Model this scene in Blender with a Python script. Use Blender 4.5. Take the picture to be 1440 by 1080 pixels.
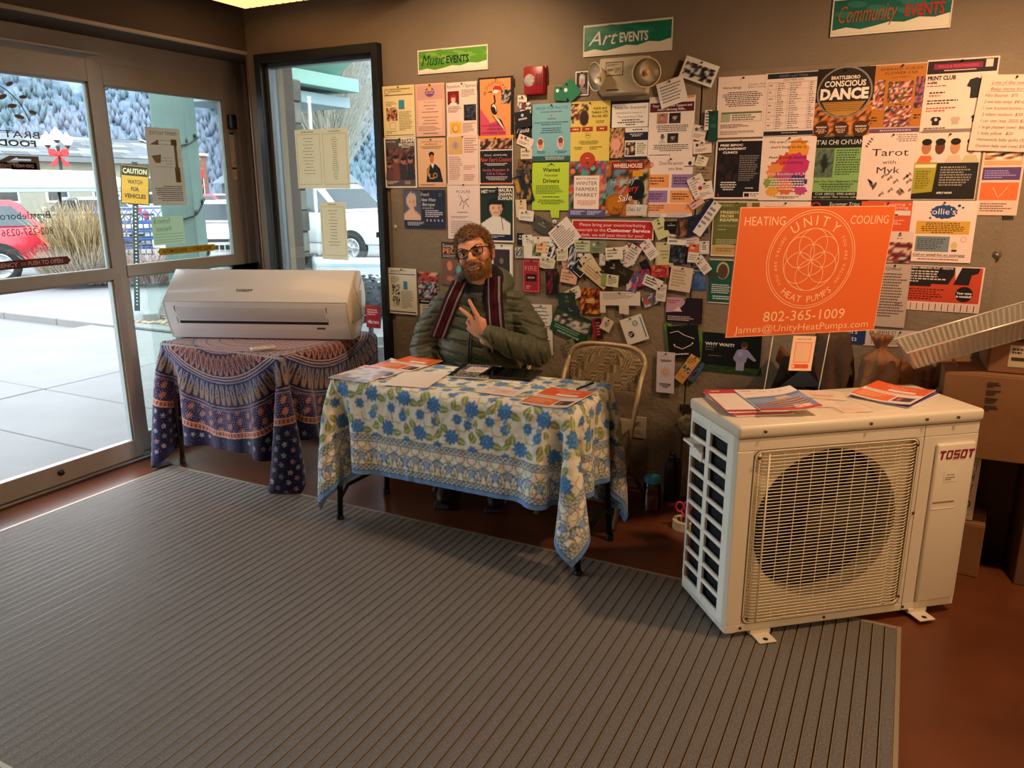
import bpy, bmesh, math, random
import numpy as np
from mathutils import Vector, Matrix, noise
R_ = math.radians
S = bpy.context.scene
for o in list(bpy.data.objects): bpy.data.objects.remove(o)
col = S.collection
random.seed(7); rng = np.random.default_rng(7)

# ---------------------------------------------------------------- camera
H = 1.6; FPX = 1080.0; YAW, PITCH, ROLL = 0.4676, 0.2520, -0.0027
fw = Vector((-math.sin(YAW)*math.cos(PITCH), math.cos(YAW)*math.cos(PITCH), -math.sin(PITCH)))
rt = Vector((math.cos(YAW), math.sin(YAW), 0)); up = rt.cross(fw)
rt2 = rt*math.cos(ROLL)+up*math.sin(ROLL); up2 = rt2.cross(fw)
cam_d = bpy.data.cameras.new('camera'); cam = bpy.data.objects.new('camera', cam_d); col.objects.link(cam)
cam_d.sensor_width = 36; cam_d.lens = FPX/1440*36; cam_d.clip_start = .05; cam_d.clip_end = 2000
cam.matrix_world = Matrix(((rt2.x, up2.x, -fw.x, 0), (rt2.y, up2.y, -fw.y, 0), (rt2.z, up2.z, -fw.z, H), (0, 0, 0, 1)))
S.camera = cam

# ---------------------------------------------------------------- colour
def lin(c): return c/12.92 if c <= .04045 else ((c+.055)/1.055)**2.4
_cc = {}
def C(h):
    if isinstance(h, tuple): return h
    if h not in _cc: _cc[h] = tuple(lin(int(h[i:i+2], 16)/255) for i in (0, 2, 4))
    return _cc[h]

# ---------------------------------------------------------------- world, sky, lights, exposure
w = bpy.data.worlds.new('overcast_sky'); S.world = w; w.use_nodes = True
nt = w.node_tree; nt.nodes.clear()
tc = nt.nodes.new('ShaderNodeTexCoord'); sp = nt.nodes.new('ShaderNodeSeparateXYZ'); cr = nt.nodes.new('ShaderNodeValToRGB')
bg = nt.nodes.new('ShaderNodeBackground'); wo = nt.nodes.new('ShaderNodeOutputWorld')
nt.links.new(tc.outputs['Generated'], sp.inputs[0]); nt.links.new(sp.outputs['Z'], cr.inputs[0])
cr.color_ramp.elements[0].position = 0; cr.color_ramp.elements[0].color = (.90, .93, .95, 1)
cr.color_ramp.elements[1].position = .8; cr.color_ramp.elements[1].color = (.76, .84, .95, 1)
nt.links.new(cr.outputs[0], bg.inputs[0]); bg.inputs[1].default_value = 5.5; nt.links.new(bg.outputs[0], wo.inputs[0])
S.view_settings.view_transform = 'Standard'; S.view_settings.look = 'None'
S.view_settings.gamma = 1; S.view_settings.use_curve_mapping = False
S.view_settings.exposure = .42
def area(name, loc, rot, sx, sy, power, color, portal=False, spread=180):
    d = bpy.data.lights.new(name, 'AREA'); d.shape = 'RECTANGLE'; d.size = sx; d.size_y = sy; d.energy = power; d.color = color
    d.spread = R_(spread)
    if portal: d.cycles.is_portal = True
    o = bpy.data.objects.new(name, d); o.location = loc; o.rotation_euler = rot; col.objects.link(o); return o
def spot(name, loc, target, power, color, size=60, blend=.5, rad=.05):
    d = bpy.data.lights.new(name, 'SPOT'); d.energy = power; d.color = color; d.spot_size = R_(size); d.spot_blend = blend; d.shadow_soft_size = rad
    o = bpy.data.objects.new(name, d); o.location = loc
    o.rotation_euler = (Vector(target)-Vector(loc)).to_track_quat('-Z', 'Y').to_euler(); col.objects.link(o); return o
WARM = (1, .68, .40)
area('sky_portal', (-4.2, 2.0, 1.2), (0, R_(-90), 0), 2.3, 4.2, 1, (1, 1, 1), portal=True)
area('sky_portal_window', (-3.25, 3.95, 1.2), (R_(-90), 0, 0), .9, 2.3, 1, (1, 1, 1), portal=True)
# recessed downlights of the lobby ceiling and the glow of the shop opening on the right
spot('ceiling_downlight', (-1.9, 2.9, 2.70), (-2.2, 3.8, 1.5), 50, WARM, 110, .8, .06)
spot('ceiling_downlight', (.75, 2.7, 2.70), (-.1, 3.2, .8), 125, (1, .62, .34), 120, .7, .06)
spot('ceiling_downlight', (-.9, .6, 2.70), (-.9, .7, 0), 24, WARM, 140, .8, .06)
area('shop_opening_glow', (2.55, .9, 1.5), (0, R_(90), 0), 1.8, 2.6, 38, (1, .60, .30))

# ---------------------------------------------------------------- materials
_mats = {}
def mat(name, color, rough=.6, metal=0, noise_amt=0, noise_scale=20, bump=0, bump_scale=60, spec=.5, coat=0, emit=0, trans=0, stretch=None):
    if name in _mats: return _mats[name]
    m = bpy.data.materials.new(name); m.use_nodes = True; nt = m.node_tree; b = nt.nodes['Principled BSDF']
    c = C(color); b.inputs['Base Color'].default_value = (*c, 1); b.inputs['Roughness'].default_value = rough
    b.inputs['Metallic'].default_value = metal; b.inputs['Specular IOR Level'].default_value = spec
    b.inputs['Coat Weight'].default_value = coat
    if trans: b.inputs['Transmission Weight'].default_value = trans
    if emit: b.inputs['Emission Color'].default_value = (*c, 1); b.inputs['Emission Strength'].default_value = emit
    if noise_amt or bump:
        t = nt.nodes.new('ShaderNodeTexCoord'); src = t.outputs['Object']
        if stretch:
            mp = nt.nodes.new('ShaderNodeMapping'); mp.inputs['Scale'].default_value = stretch; nt.links.new(src, mp.inputs[0]); src = mp.outputs[0]
    if noise_amt:
        n = nt.nodes.new('ShaderNodeTexNoise'); n.inputs['Scale'].default_value = noise_scale; n.inputs['Detail'].default_value = 6
        nt.links.new(src, n.inputs[0]); r = nt.nodes.new('ShaderNodeValToRGB')
        r.color_ramp.elements[0].position = .3; r.color_ramp.elements[1].position = .7
        r.color_ramp.elements[0].color = tuple(max(0, x*(1-noise_amt)) for x in c)+(1,)
        r.color_ramp.elements[1].color = tuple(min(1, x*(1+noise_amt)) for x in c)+(1,)
        nt.links.new(n.outputs[0], r.inputs[0]); nt.links.new(r.outputs[0], b.inputs['Base Color'])
    if bump:
        n = nt.nodes.new('ShaderNodeTexNoise'); n.inputs['Scale'].default_value = bump_scale; n.inputs['Detail'].default_value = 4
        nt.links.new(src, n.inputs[0]); bp = nt.nodes.new('ShaderNodeBump'); bp.inputs['Strength'].default_value = bump; bp.inputs['Distance'].default_value = .01
        nt.links.new(n.outputs[0], bp.inputs['Height']); nt.links.new(bp.outputs[0], b.inputs['Normal'])
    _mats[name] = m; return m
def attr_mat(name, rough=.6, spec=.3, bump=0, bump_scale=200, sheen=0):
    if name in _mats: return _mats[name]
    m = mat(name, 'ffffff', rough, spec=spec, bump=bump, bump_scale=bump_scale); nt = m.node_tree
    a = nt.nodes.new('ShaderNodeVertexColor'); a.layer_name = 'Col'; nt.links.new(a.outputs[0], nt.nodes['Principled BSDF'].inputs['Base Color'])
    if sheen: nt.nodes['Principled BSDF'].inputs['Sheen Weight'].default_value = sheen
    return m
def glass_mat(name, tint=(.93, .98, .96), ior=1.45):
    if name in _mats: return _mats[name]
    m = bpy.data.materials.new(name); m.use_nodes = True; nt = m.node_tree; nt.nodes.clear()
    o = nt.nodes.new('ShaderNodeOutputMaterial'); mx = nt.nodes.new('ShaderNodeMixShader'); fr = nt.nodes.new('ShaderNodeFresnel'); fr.inputs[0].default_value = ior
    t = nt.nodes.new('ShaderNodeBsdfTransparent'); t.inputs[0].default_value = (*tint, 1); g = nt.nodes.new('ShaderNodeBsdfGlossy'); g.inputs['Roughness'].default_value = .02
    nt.links.new(fr.outputs[0], mx.inputs[0]); nt.links.new(t.outputs[0], mx.inputs[1]); nt.links.new(g.outputs[0], mx.inputs[2]); nt.links.new(mx.outputs[0], o.inputs[0])
    _mats[name] = m; return m

# ---------------------------------------------------------------- mesh helpers
def box(bm, x0, x1, y0, y1, z0, z1, bev=0, seg=2, mi=0, M=None):
    t = bmesh.new()
    vs = [t.verts.new((x, y, z)) for z in (z0, z1) for y in (y0, y1) for x in (x0, x1)]
    for f in ((0, 2, 3, 1), (4, 5, 7, 6), (0, 1, 5, 4), (2, 6, 7, 3), (0, 4, 6, 2), (1, 3, 7, 5)): t.faces.new([vs[i] for i in f])
    if bev: bmesh.ops.bevel(t, geom=t.edges[:], offset=bev, segments=seg, affect='EDGES', profile=.5)
    merge(bm, t, mi, M); return bm
def merge(bm, t, mi=0, M=None):
    mp = {}
    for v in t.verts: mp[v] = bm.verts.new(M @ v.co if M else v.co)
    for f in t.faces:
        try: g = bm.faces.new([mp[v] for v in f.verts]); g.material_index = mi; g.smooth = f.smooth
        except ValueError: pass
    t.free()
def tube(bm, pts, r, n=8, mi=0, cap=True, closed=False):
    P = [Vector(p) for p in pts]; rs = r if isinstance(r, (list, tuple)) else [r]*len(P)
    rings = []; u = None
    for i, p in enumerate(P):
        if closed: t = P[(i+1) % len(P)]-P[i-1]
        else: t = P[min(i+1, len(P)-1)]-P[max(i-1, 0)]
        if t.length < 1e-9: t = Vector((0, 0, 1))
        t.normalize()
        if u is None: u = t.orthogonal().normalized()
        u = (u-t*u.dot(t)); u = u.normalized() if u.length > 1e-6 else t.orthogonal().normalized(); v = t.cross(u)
        rings.append([bm.verts.new(p+(u*math.cos(2*math.pi*k/n)+v*math.sin(2*math.pi*k/n))*rs[i]) for k in range(n)])
    m = len(rings)
    for i in range(m if closed else m-1):
        a, b = rings[i], rings[(i+1) % m]
        for k in range(n):
            f = bm.faces.new((a[k], a[(k+1) % n], b[(k+1) % n], b[k])); f.material_index = mi; f.smooth = True
    if cap and not closed:
        for rr, rev in ((rings[0], 1), (rings[-1], 0)):
            f = bm.faces.new(rr[::-1] if rev else rr); f.material_index = mi
    return bm
def lathe(bm, prof, n=24, c=(0, 0), mi=0, smooth=True):
    rings = []
    for r, z in prof:
        if r < 1e-6: rings.append([bm.verts.new((c[0], c[1], z))])
        else: rings.append([bm.verts.new((c[0]+r*math.cos(2*math.pi*k/n), c[1]+r*math.sin(2*math.pi*k/n), z)) for k in range(n)])
    for a, b in zip(rings[:-1], rings[1:]):
        for k in range(n):
            k2 = (k+1) % n
            q = [a[0] if len(a) == 1 else a[k], a[0] if len(a) == 1 else a[k2], b[0] if len(b) == 1 else b[k2], b[0] if len(b) == 1 else b[k]]
            qq = []
            for v in q:
                if v not in qq: qq.append(v)
            if len(qq) > 2:
                f = bm.faces.new(qq); f.material_index = mi; f.smooth = smooth
    return bm
def prism(bm, poly, y0, y1, axis='y', mi=0, bev=0):
    t = bmesh.new(); mk = {'y': lambda a, b, d: (a, d, b), 'z': lambda a, b, d: (a, b, d), 'x': lambda a, b, d: (d, a, b)}[axis]
    A = [t.verts.new(mk(a, b, y0)) for a, b in poly]; B = [t.verts.new(mk(a, b, y1)) for a, b in poly]; n = len(poly)
    t.faces.new(A[::-1]); t.faces.new(B)
    for i in range(n): t.faces.new((A[i], A[(i+1) % n], B[(i+1) % n], B[i]))
    bmesh.ops.recalc_face_normals(t, faces=t.faces[:])
    if bev: bmesh.ops.bevel(t, geom=t.edges[:], offset=bev, segments=2, affect='EDGES', profile=.5)
    merge(bm, t, mi); return bm
def setp(o, label=None, cat=None, group=None, kind=None):
    if label: o['label'] = label
    if cat: o['category'] = cat
    if group: o['group'] = group
    if kind: o['kind'] = kind
    return o
def obj(name, bm, m, parent=None, loc=None, rot=None, smooth=None, **k):
    if isinstance(bm, bmesh.types.BMesh):
        me = bpy.data.meshes.new(name); bm.normal_update(); bm.to_mesh(me); bm.free()
    else: me = bm
    if not me.materials:
        for x in (m if isinstance(m, (list, tuple)) else [m]): me.materials.append(x)
    if smooth:
        me.polygons.foreach_set('use_smooth', [True]*len(me.polygons)); me.set_sharp_from_angle(angle=R_(smooth))
    o = bpy.data.objects.new(name, me); col.objects.link(o)
    if parent: o.parent = parent
    if loc is not None: o.location = loc
    if rot is not None: o.rotation_euler = rot
    return setp(o, **k)
def thing(name, label, cat, loc=(0, 0, 0), rot=(0, 0, 0), group=None):
    o = bpy.data.objects.new(name, None); o.empty_display_size = .05; col.objects.link(o); o.location = loc; o.rotation_euler = rot
    return setp(o, label, cat, group)
def struct(name, bm, m, parent=None, **k):
    o = obj(name, bm, m, parent, **k)
    if not parent: o['kind'] = 'structure'
    return o
def copy_tree(o, parent=None):
    c = o.copy(); col.objects.link(c)
    if parent: c.parent = parent
    for ch in [x for x in o.children]: copy_tree(ch, c)
    return c
def B(): return bmesh.new()
def mesh_np(name, V, F, cols=None):
    me = bpy.data.meshes.new(name); V = np.asarray(V, np.float32)
    me.from_pydata(V.tolist() if len(V) < 5 else [], [], []) if False else None
    F = list(F) if not isinstance(F, np.ndarray) else F
    if isinstance(F, np.ndarray):
        n, k = F.shape
        me.vertices.add(len(V)); me.vertices.foreach_set('co', V.ravel())
        me.loops.add(n*k); me.loops.foreach_set('vertex_index', F.ravel().astype(np.int32))
        me.polygons.add(n); me.polygons.foreach_set('loop_start', np.arange(0, n*k, k, dtype=np.int32)); me.update(calc_edges=True); me.validate()
    else: me.from_pydata(V.tolist(), [], F); me.update()
    if cols is not None:
        a = me.color_attributes.new('Col', 'FLOAT_COLOR', 'POINT'); cc = np.ones((len(V), 4), np.float32); cc[:, :3] = cols; a.data.foreach_set('color', cc.ravel())
    return me
def ray(px, py): return fw+rt2*((px-720)/FPX)+up2*((540-py)/FPX)
def on_y(px, py, Y): d = ray(px, py); return Vector((0, 0, H))+d*(Y/d.y)
def on_x(px, py, X): d = ray(px, py); return Vector((0, 0, H))+d*(X/d.x)
def on_z(px, py, z=0): d = ray(px, py); return Vector((0, 0, H))+d*((z-H)/d.z)
# ================================================================ the room
WALLY = 3.80; DX = -4.08; CEIL = 2.75
wallm = mat('tan_wall_paint', '857563', .85, noise_amt=.10, noise_scale=2.2, bump=.25, bump_scale=90, spec=.2)
boardm = mat('tan_pin_board', '897965', .9, noise_amt=.12, noise_scale=5, bump=.5, bump_scale=45, spec=.15)
floorm = mat('red_stained_concrete', '62351f', .30, noise_amt=.28, noise_scale=2.6, bump=.06, bump_scale=30, spec=.45)
darkm = mat('dark_brown_soffit', '4c4036', .8)
bronzem = mat('bronze_anodised_frame', 'a0978e', .45, metal=.15, noise_amt=.05, noise_scale=8)
blackf = mat('black_window_frame', '1d1f21', .45, metal=.2)
gasket = mat('dark_gasket', '181512', .8)
alum = mat('bare_aluminium', 'a8a49c', .35, metal=.9)
glassm = glass_mat('door_glass')
b = B(); box(b, -4.35, 2.7, -2.6, 3.9, -.12, 0); struct('floor', b, floorm)
b = B(); box(b, -4.5, 2.8, -2.7, 4.2, CEIL, CEIL+.1); struct('ceiling', b, mat('ceiling_paint', '6a5e50', .9))
b = B()   # back wall with the tall window opening
WX0, WX1, WZ0, WZ1 = -3.60, -2.775, .10, 2.345
box(b, -3.74, WX0-.045, WALLY, WALLY+.2, 0, CEIL); box(b, WX0-.045, WX1+.045, WALLY, WALLY+.2, WZ1+.03, CEIL); box(b, WX0-.045, WX1+.045, WALLY, WALLY+.2, 0, WZ0-.05)
box(b, WX1+.045, 2.7, WALLY, WALLY+.2, 0, CEIL)
struct('wall_back', b, wallm)
b = B(); box(b, 2.6, 2.7, -2.6, WALLY, 0, CEIL); struct('wall_right', b, wallm)
b = B(); box(b, -4.2, 2.7, -2.7, -2.6, 0, CEIL); struct('wall_front', b, wallm)
b = B(); box(b, DX-.12, -3.74, -2.6, 4.2, 2.39, CEIL)
box(b, DX-.12, DX+.05, -2.6, .0, 0, 2.39)
box(b, DX-.12, DX+.0, 4.05, 4.25, 0, 2.39)
struct('wall_left', b, darkm)
b = B(); box(b, -3.755, -3.735, -2.6, WALLY, 2.385, 2.405, .004); struct('trim_1', b, bronzem)
# corner post of the entrance and the end of the back wall
b = B(); box(b, DX-.05, DX+.03, 3.99, 4.05, 0, 2.39, .004); box(b, DX-.05, DX+.06, 4.05, 4.10, 0, 2.39, .004); struct('trim_2', b, bronzem)
b = B(); box(b, -4.10, -3.745, 4.10, 4.2, 0, 2.39); struct('trim_3', b, darkm)
b = B(); box(b, -3.748, -3.738, WALLY-.004, 4.1, 0, 2.39); struct('trim_4', b, mat('wood_trim', '7a4c2a', .5, noise_amt=.2, noise_scale=6, stretch=(8, 8, .6)))
# two pin boards over the wall
b = B(); box(b, WX1+.075, -.925, WALLY-.012, WALLY, .01, 2.095, .002); struct('pin_board', b, boardm)
b = B(); box(b, -.917, .345, WALLY-.014, WALLY, .01, 2.105, .002); struct('pin_board', b, boardm)
# ---- window in the back wall
win = struct('window_1', (lambda b: (box(b, WX0-.045, WX0, 3.755, 3.90, WZ0-.05, WZ1+.03, .003), box(b, WX1, WX1+.042, 3.755, 3.90, WZ0-.05, WZ1+.03, .003),
    box(b, WX0, WX1, 3.755, 3.90, WZ1-.02, WZ1+.03, .003), box(b, WX0, WX1, 3.755, 3.90, WZ0-.05, WZ0, .003), b)[-1])(B()), blackf)
b = B()
for x in (WX0+.012, WX1-.012): box(b, x-.012, x+.012, 3.80, 3.86, WZ0, WZ1-.02, .002)
box(b, WX0, WX1, 3.80, 3.86, WZ1-.045, WZ1-.02, .002); obj('glazing_bead', b, mat('grey_glazing_bead', '5d6468', .4, metal=.4), win)
b = B(); box(b, WX0, WX1, 3.826, 3.832, WZ0, WZ1-.02); obj('pane', b, glassm, win)
# ---- sliding entrance doors
def panel(name, y0, y1, X, st0, st1, thick=.045, wheel=False):
    d = struct(name, (lambda b: (box(b, X-thick/2, X+thick/2, y0, y0+st0, .02, 2.265, .003), box(b, X-thick/2, X+thick/2, y1-st1, y1, .02, 2.265, .003),
        box(b, X-thick/2, X+thick/2, y0+st0, y1-st1, 2.15, 2.265, .003), box(b, X-thick/2, X+thick/2, y0+st0, y1-st1, .02, .13, .003), b)[-1])(B()), bronzem)
    b = B(); box(b, X-thick/2-.006, X+thick/2+.006, y0+st0, y1-st1, 1.09, 1.155, .003); obj('mid_rail', b, bronzem, d)
    b = B(); box(b, X-.004, X+.004, y0+st0, y1-st1, 1.155, 2.15); obj('pane', b, glassm, d)
    b = B(); box(b, X-.004, X+.004, y0+st0, y1-st1, .13, 1.09); obj('pane', b, glassm, d)
    b = B()
    for z0, z1 in ((1.155, 2.15), (.13, 1.09)):
        for a, c in ((y0+st0, y0+st0+.012), (y1-st1-.012, y1-st1)): box(b, X-.015, X+.015, a, c, z0, z1)
        box(b, X-.015, X+.015, y0+st0, y1-st1, z1-.01, z1)
    obj('gasket', b, mat('pale_glazing_strip', '8d9896', .5), d)
    return d
door1 = panel('door_1', 1.90, 2.945, DX+.055, .05, .05)
sidel = panel('door_2', 2.95, 3.985, DX-.01, .085, .10)
panel('door_3', .84, 1.885, DX+.055, .05, .05); panel('door_4', -.20, .835, DX-.01, .10, .085)
b = B(); lathe(b, [(0, .012), (.014, .012), (.018, 0)], 20); obj('lock_cover', b, mat('dark_bronze_plate', '2f2a27', .4, metal=.5), door1, (DX+.085, 2.42, .085), (0, R_(90), 0))
for v in door1.children[-1].data.vertices: v.co.y *= 1.6
b = B(); box(b, DX-.06, DX+.12, -.2, 2.955, 2.285, 2.30, .005); box(b, DX-.06, DX+.02, -.2, 3.99, 2.262, 2.304); struct('trim_5', b, bronzem)
b = B(); box(b, DX-.06, DX+.03, -.2, 3.99, 2.302, 2.39, .003); struct('trim_6', b, bronzem)
b = B(); box(b, DX-.07, DX+.10, -.2, 4.0, 0, .018, .006); struct('trim_7', b, alum)
b = B(); box(b, DX+.012, DX+.06, 3.905, 3.95, 1.97, 2.06, .006); box(b, DX+.06, DX+.068, 3.915, 3.94, 1.99, 2.04, .003)
obj('door_sensor', b, mat('black_plastic', '121212', .4), None, label='small black sensor box on the door jamb near the corner', cat='sensor')
# ---- floor mat: rigid tread strips in a frame
MX0, MX1, MY0, MY1 = -3.70, .13, 1.00, 2.895
mt = thing('entrance_mat', 'large grey brown ribbed entrance mat set flush in the red floor', 'mat', ((MX0+MX1)/2, (MY0+MY1)/2, 0))
def L(bm): 
    bmesh.ops.translate(bm, verts=bm.verts[:], vec=-Vector(mt.location)); return bm
b = B(); box(b, MX0, MX1, MY0, MY1, .0005, .003); obj('backing', L(b), gasket, mt)
b = B(); t_ = .016
box(b, MX0-t_, MX0, MY0-t_, MY1+t_, 0, .013, .002); box(b, MX1, MX1+t_, MY0-t_, MY1+t_, 0, .013, .002); box(b, MX0, MX1, MY1, MY1+t_, 0, .013, .002); box(b, MX0, MX1, MY0-t_, MY0, 0, .013, .002)
obj('frame', L(b), mat('worn_aluminium_edge', 'a89a86', .45, metal=.6), mt)
carp = mat('grey_brown_tread_carpet', '736c66', .48, noise_amt=.42, noise_scale=160, bump=.9, bump_scale=300, spec=1.0)
railm = mat('tread_rail', '9c8c78', .45, metal=.6)
NS = 93; pitch = (MX1-MX0)/NS; hw = pitch/2
b = B(); box(b, -hw+.0062, hw-.0024, -(MY1-MY0)/2, (MY1-MY0)/2, .003, .0125)
box(b, -hw+.0036, -hw+.0062, -(MY1-MY0)/2, (MY1-MY0)/2, .003, .0135, mi=1); box(b, hw-.0024, hw-.0008, -(MY1-MY0)/2, (MY1-MY0)/2, .003, .0135, mi=1)
me = bpy.data.meshes.new('tread_strip'); b.to_mesh(me); b.free(); me.materials.append(carp); me.materials.append(railm)
for i in range(NS):
    o = bpy.data.objects.new('tread_strip', me); col.objects.link(o); o.parent = mt; o.location = (MX0+hw+i*pitch-mt.location.x, 0, random.uniform(-.0006, .0003))
# ---- ceiling fixture
cl = thing('ceiling_light', 'square ceiling light with a ribbed warm diffuser by the corner', 'ceiling light', (-3.0, 3.33, CEIL))
b = B(); box(b, -.55, .6, -.3, .3, -.15, -.0, .006); obj('housing', b, mat('light_housing', '3a3028', .6), cl)
b = B()
for i in range(23): box(b, -.535+i*.0491, -.535+i*.0491+.038, -.28, .28, -.158, -.150, .003)
obj('diffuser', b, mat('warm_diffuser', 'ffc27a', .5, emit=1.4), cl)
# ================================================================ outside, seen through the glass
GZ = -.02
conc = mat('pale_sidewalk_concrete', '6c6c69', .85, noise_amt=.10, noise_scale=1.4, bump=.15, bump_scale=40)
asph = mat('pale_worn_asphalt', '6a6b6b', .9, noise_amt=.14, noise_scale=.6, bump=.2, bump_scale=30)
steel = mat('dark_galvanised_steel', '3f4446', .5, metal=.6)
whitep = mat('white_paint', 'e6e6e2', .4)
def ground():
    b = B(); box(b, -60, 30, -25, 90, GZ-.3, GZ-.075); struct('road', b, asph)
    s = struct('sidewalk', (lambda b: (box(b, -8.75, -4.21, -8, 5.96, GZ-.2, GZ-.03), box(b, -8.6, 2, 3.93, 11, GZ-.25, GZ-.035), b)[-1])(B()), mat('joint_dirt', '6b6b68', .95))
    xs = [-8.75, -6.25, -4.21]; ys = [-8, -5.6, -3.2, -1.1, .95, 2.93, 3.755, 5.95]
    n = 0
    for i in range(2):
        for j in range(7):
            b = B(); box(b, -(xs[i+1]-xs[i])/2+.007, (xs[i+1]-xs[i])/2-.007, -(ys[j+1]-ys[j])/2+.007, (ys[j+1]-ys[j])/2-.007, -.03, 0, .006, 1)
            obj('paving_slab', b, conc, s, ((xs[i]+xs[i+1])/2, (ys[j]+ys[j+1])/2, GZ+random.uniform(-.002, .002)))
    for i in range(5):
        b = B(); box(b, -1.1, 1.1, -.8, .8, -.03, 0, .006, 1); obj('paving_slab', b, conc, s, (-7.4+i*2.21, 6.9, GZ))
        if i > 1: b = B(); box(b, -1.1, 1.1, -.9, .9, -.03, 0, .006, 1); obj('paving_slab', b, conc, s, (-7.4+i*2.21, 5.0, GZ))
    b = B()
    for i in range(16): box(b, -26+i*1.1, -26+i*1.1+1.09, 6.0, 6.14, GZ-.2, GZ+.015, .01, 1)
    struct('curb', b, conc)
    b = B(); box(b, -.65, .65, -.09, .09, 0, .16, .015); k = obj('curb_block', b, conc, None, (-8.75, 6.85, GZ-.06), (0, 0, R_(-42)), label='low concrete curb block by the foot of the caution sign', cat='curb block')
    b = B()
    for i in range(900):
        x, y = random.uniform(-8.5, -6.6), random.uniform(6.3, 7.1); s_ = random.uniform(.01, .03); box(b, x-s_, x+s_, y-s_, y+s_, GZ-.01, GZ+s_*.8)
    obj('gravel', b, mat('brown_gravel', '8c7b68', .95, noise_amt=.4, noise_scale=9), None, label='patch of brown gravel behind the curb block', cat='gravel', kind='stuff')
ground()
def hillside():
    na, nr = 150, 44; A = np.radians(np.linspace(-12, 100, na)); Rr = np.linspace(105, 380, nr)
    V = []; Cc = []
    for i in range(nr):
        t = i/(nr-1); s_ = t*t*(3-2*t)
        for j in range(na):
            x, y = -Rr[i]*math.sin(A[j]), Rr[i]*math.cos(A[j])
            n = noise.fractal(Vector((x*.012, y*.012, 3)), 1, 2, 4)
            V.append((x, y, -1+s_*(125+28*n)+3*noise.noise(Vector((x*.05, y*.05, 0)))*min(1, t*4)))
            m = noise.fractal(Vector((x*.04, y*.04, 9)), 1, 2, 4); c = np.array([.12, .16, .215])*(1+.35*m)  # pale blue-grey base carries the aerial haze in its colour
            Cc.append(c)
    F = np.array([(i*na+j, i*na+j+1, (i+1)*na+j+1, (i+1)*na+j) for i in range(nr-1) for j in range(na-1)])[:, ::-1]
    h = obj('hillside', mesh_np('hillside', V, F, np.clip(Cc, 0, 1)), attr_mat('haze_tinted_slope', .95)); h['kind'] = 'structure'; n_ = h.data.materials[0].node_tree; nz = n_.nodes.new('ShaderNodeTexNoise'); nz.inputs['Scale'].default_value = .35; nz.inputs['Detail'].default_value = 8; mp = n_.nodes.new('ShaderNodeMapping'); mp.inputs['Scale'].default_value = (1, 1, .45); tc_ = n_.nodes.new('ShaderNodeTexCoord'); n_.links.new(tc_.outputs['Object'], mp.inputs[0]); n_.links.new(mp.outputs[0], nz.inputs[0]); rp = n_.nodes.new('ShaderNodeValToRGB'); rp.color_ramp.elements[0].position = .38; rp.color_ramp.elements[0].color = (.45, .55, .6, 1); rp.color_ramp.elements[1].position = .62; rp.color_ramp.elements[1].color = (1.25, 1.15, 1.2, 1); n_.links.new(nz.outputs[0], rp.inputs[0]); mm = n_.nodes.new('ShaderNodeMix'); mm.data_type = 'RGBA'; mm.blend_type = 'MULTIPLY'; mm.inputs[0].default_value = 1; n_.links.new([q for q in n_.nodes if q.type == 'VERTEX_COLOR'][0].outputs[0], mm.inputs[6]); n_.links.new(rp.outputs[0], mm.inputs[7]); n_.links.new(mm.outputs[2], n_.nodes['Principled BSDF'].inputs['Base Color'])
    V = np.array(V).reshape(nr, na, 3); tv = []; tf = []; tcx = []
    for k in range(30000):
        i = int(nr*.85*random.random()**1.5); i = min(i, nr-2); j = random.randrange(na-1); fr, fa = random.random(), random.random()
        p = V[i, j]*(1-fr)*(1-fa)+V[i+1, j]*fr*(1-fa)+V[i, j+1]*(1-fr)*fa+V[i+1, j+1]*fr*fa
        hgt = random.uniform(1.4, 2.8); r = random.uniform(.35, .8); con = noise.noise(Vector((p[0]*.03, p[1]*.03, 5))) > .12; b0 = len(tv)
        c = (np.array([.085, .125, .155]) if con else np.array([.125, .15, .20]))*random.uniform(.85, 1.18)  # distance haze is mixed into the tree colours too
        for q in range(4):
            a = q*1.571+k; tv.append((p[0]+r*math.cos(a), p[1]+r*math.sin(a), p[2]+hgt*.4))
        tv.append((p[0], p[1], p[2]+hgt)); tv.append((p[0], p[1], p[2]-1))
        for q in range(4): tf.append((b0+q, b0+(q+1) % 4, b0+4)); tf.append((b0+(q+1) % 4, b0+q, b0+5))
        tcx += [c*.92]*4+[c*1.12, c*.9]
    o = obj('hillside_trees', mesh_np('hillside_trees', tv, np.array(tf), np.clip(tcx, 0, 1)), attr_mat('haze_tinted_trees', .95), None, label='hazy blue grey woods covering the hill beyond the street', cat='trees', kind='stuff')
hillside()
def strips(name, parent, n, fn, m):
    for i in range(n): fn(i)
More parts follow.
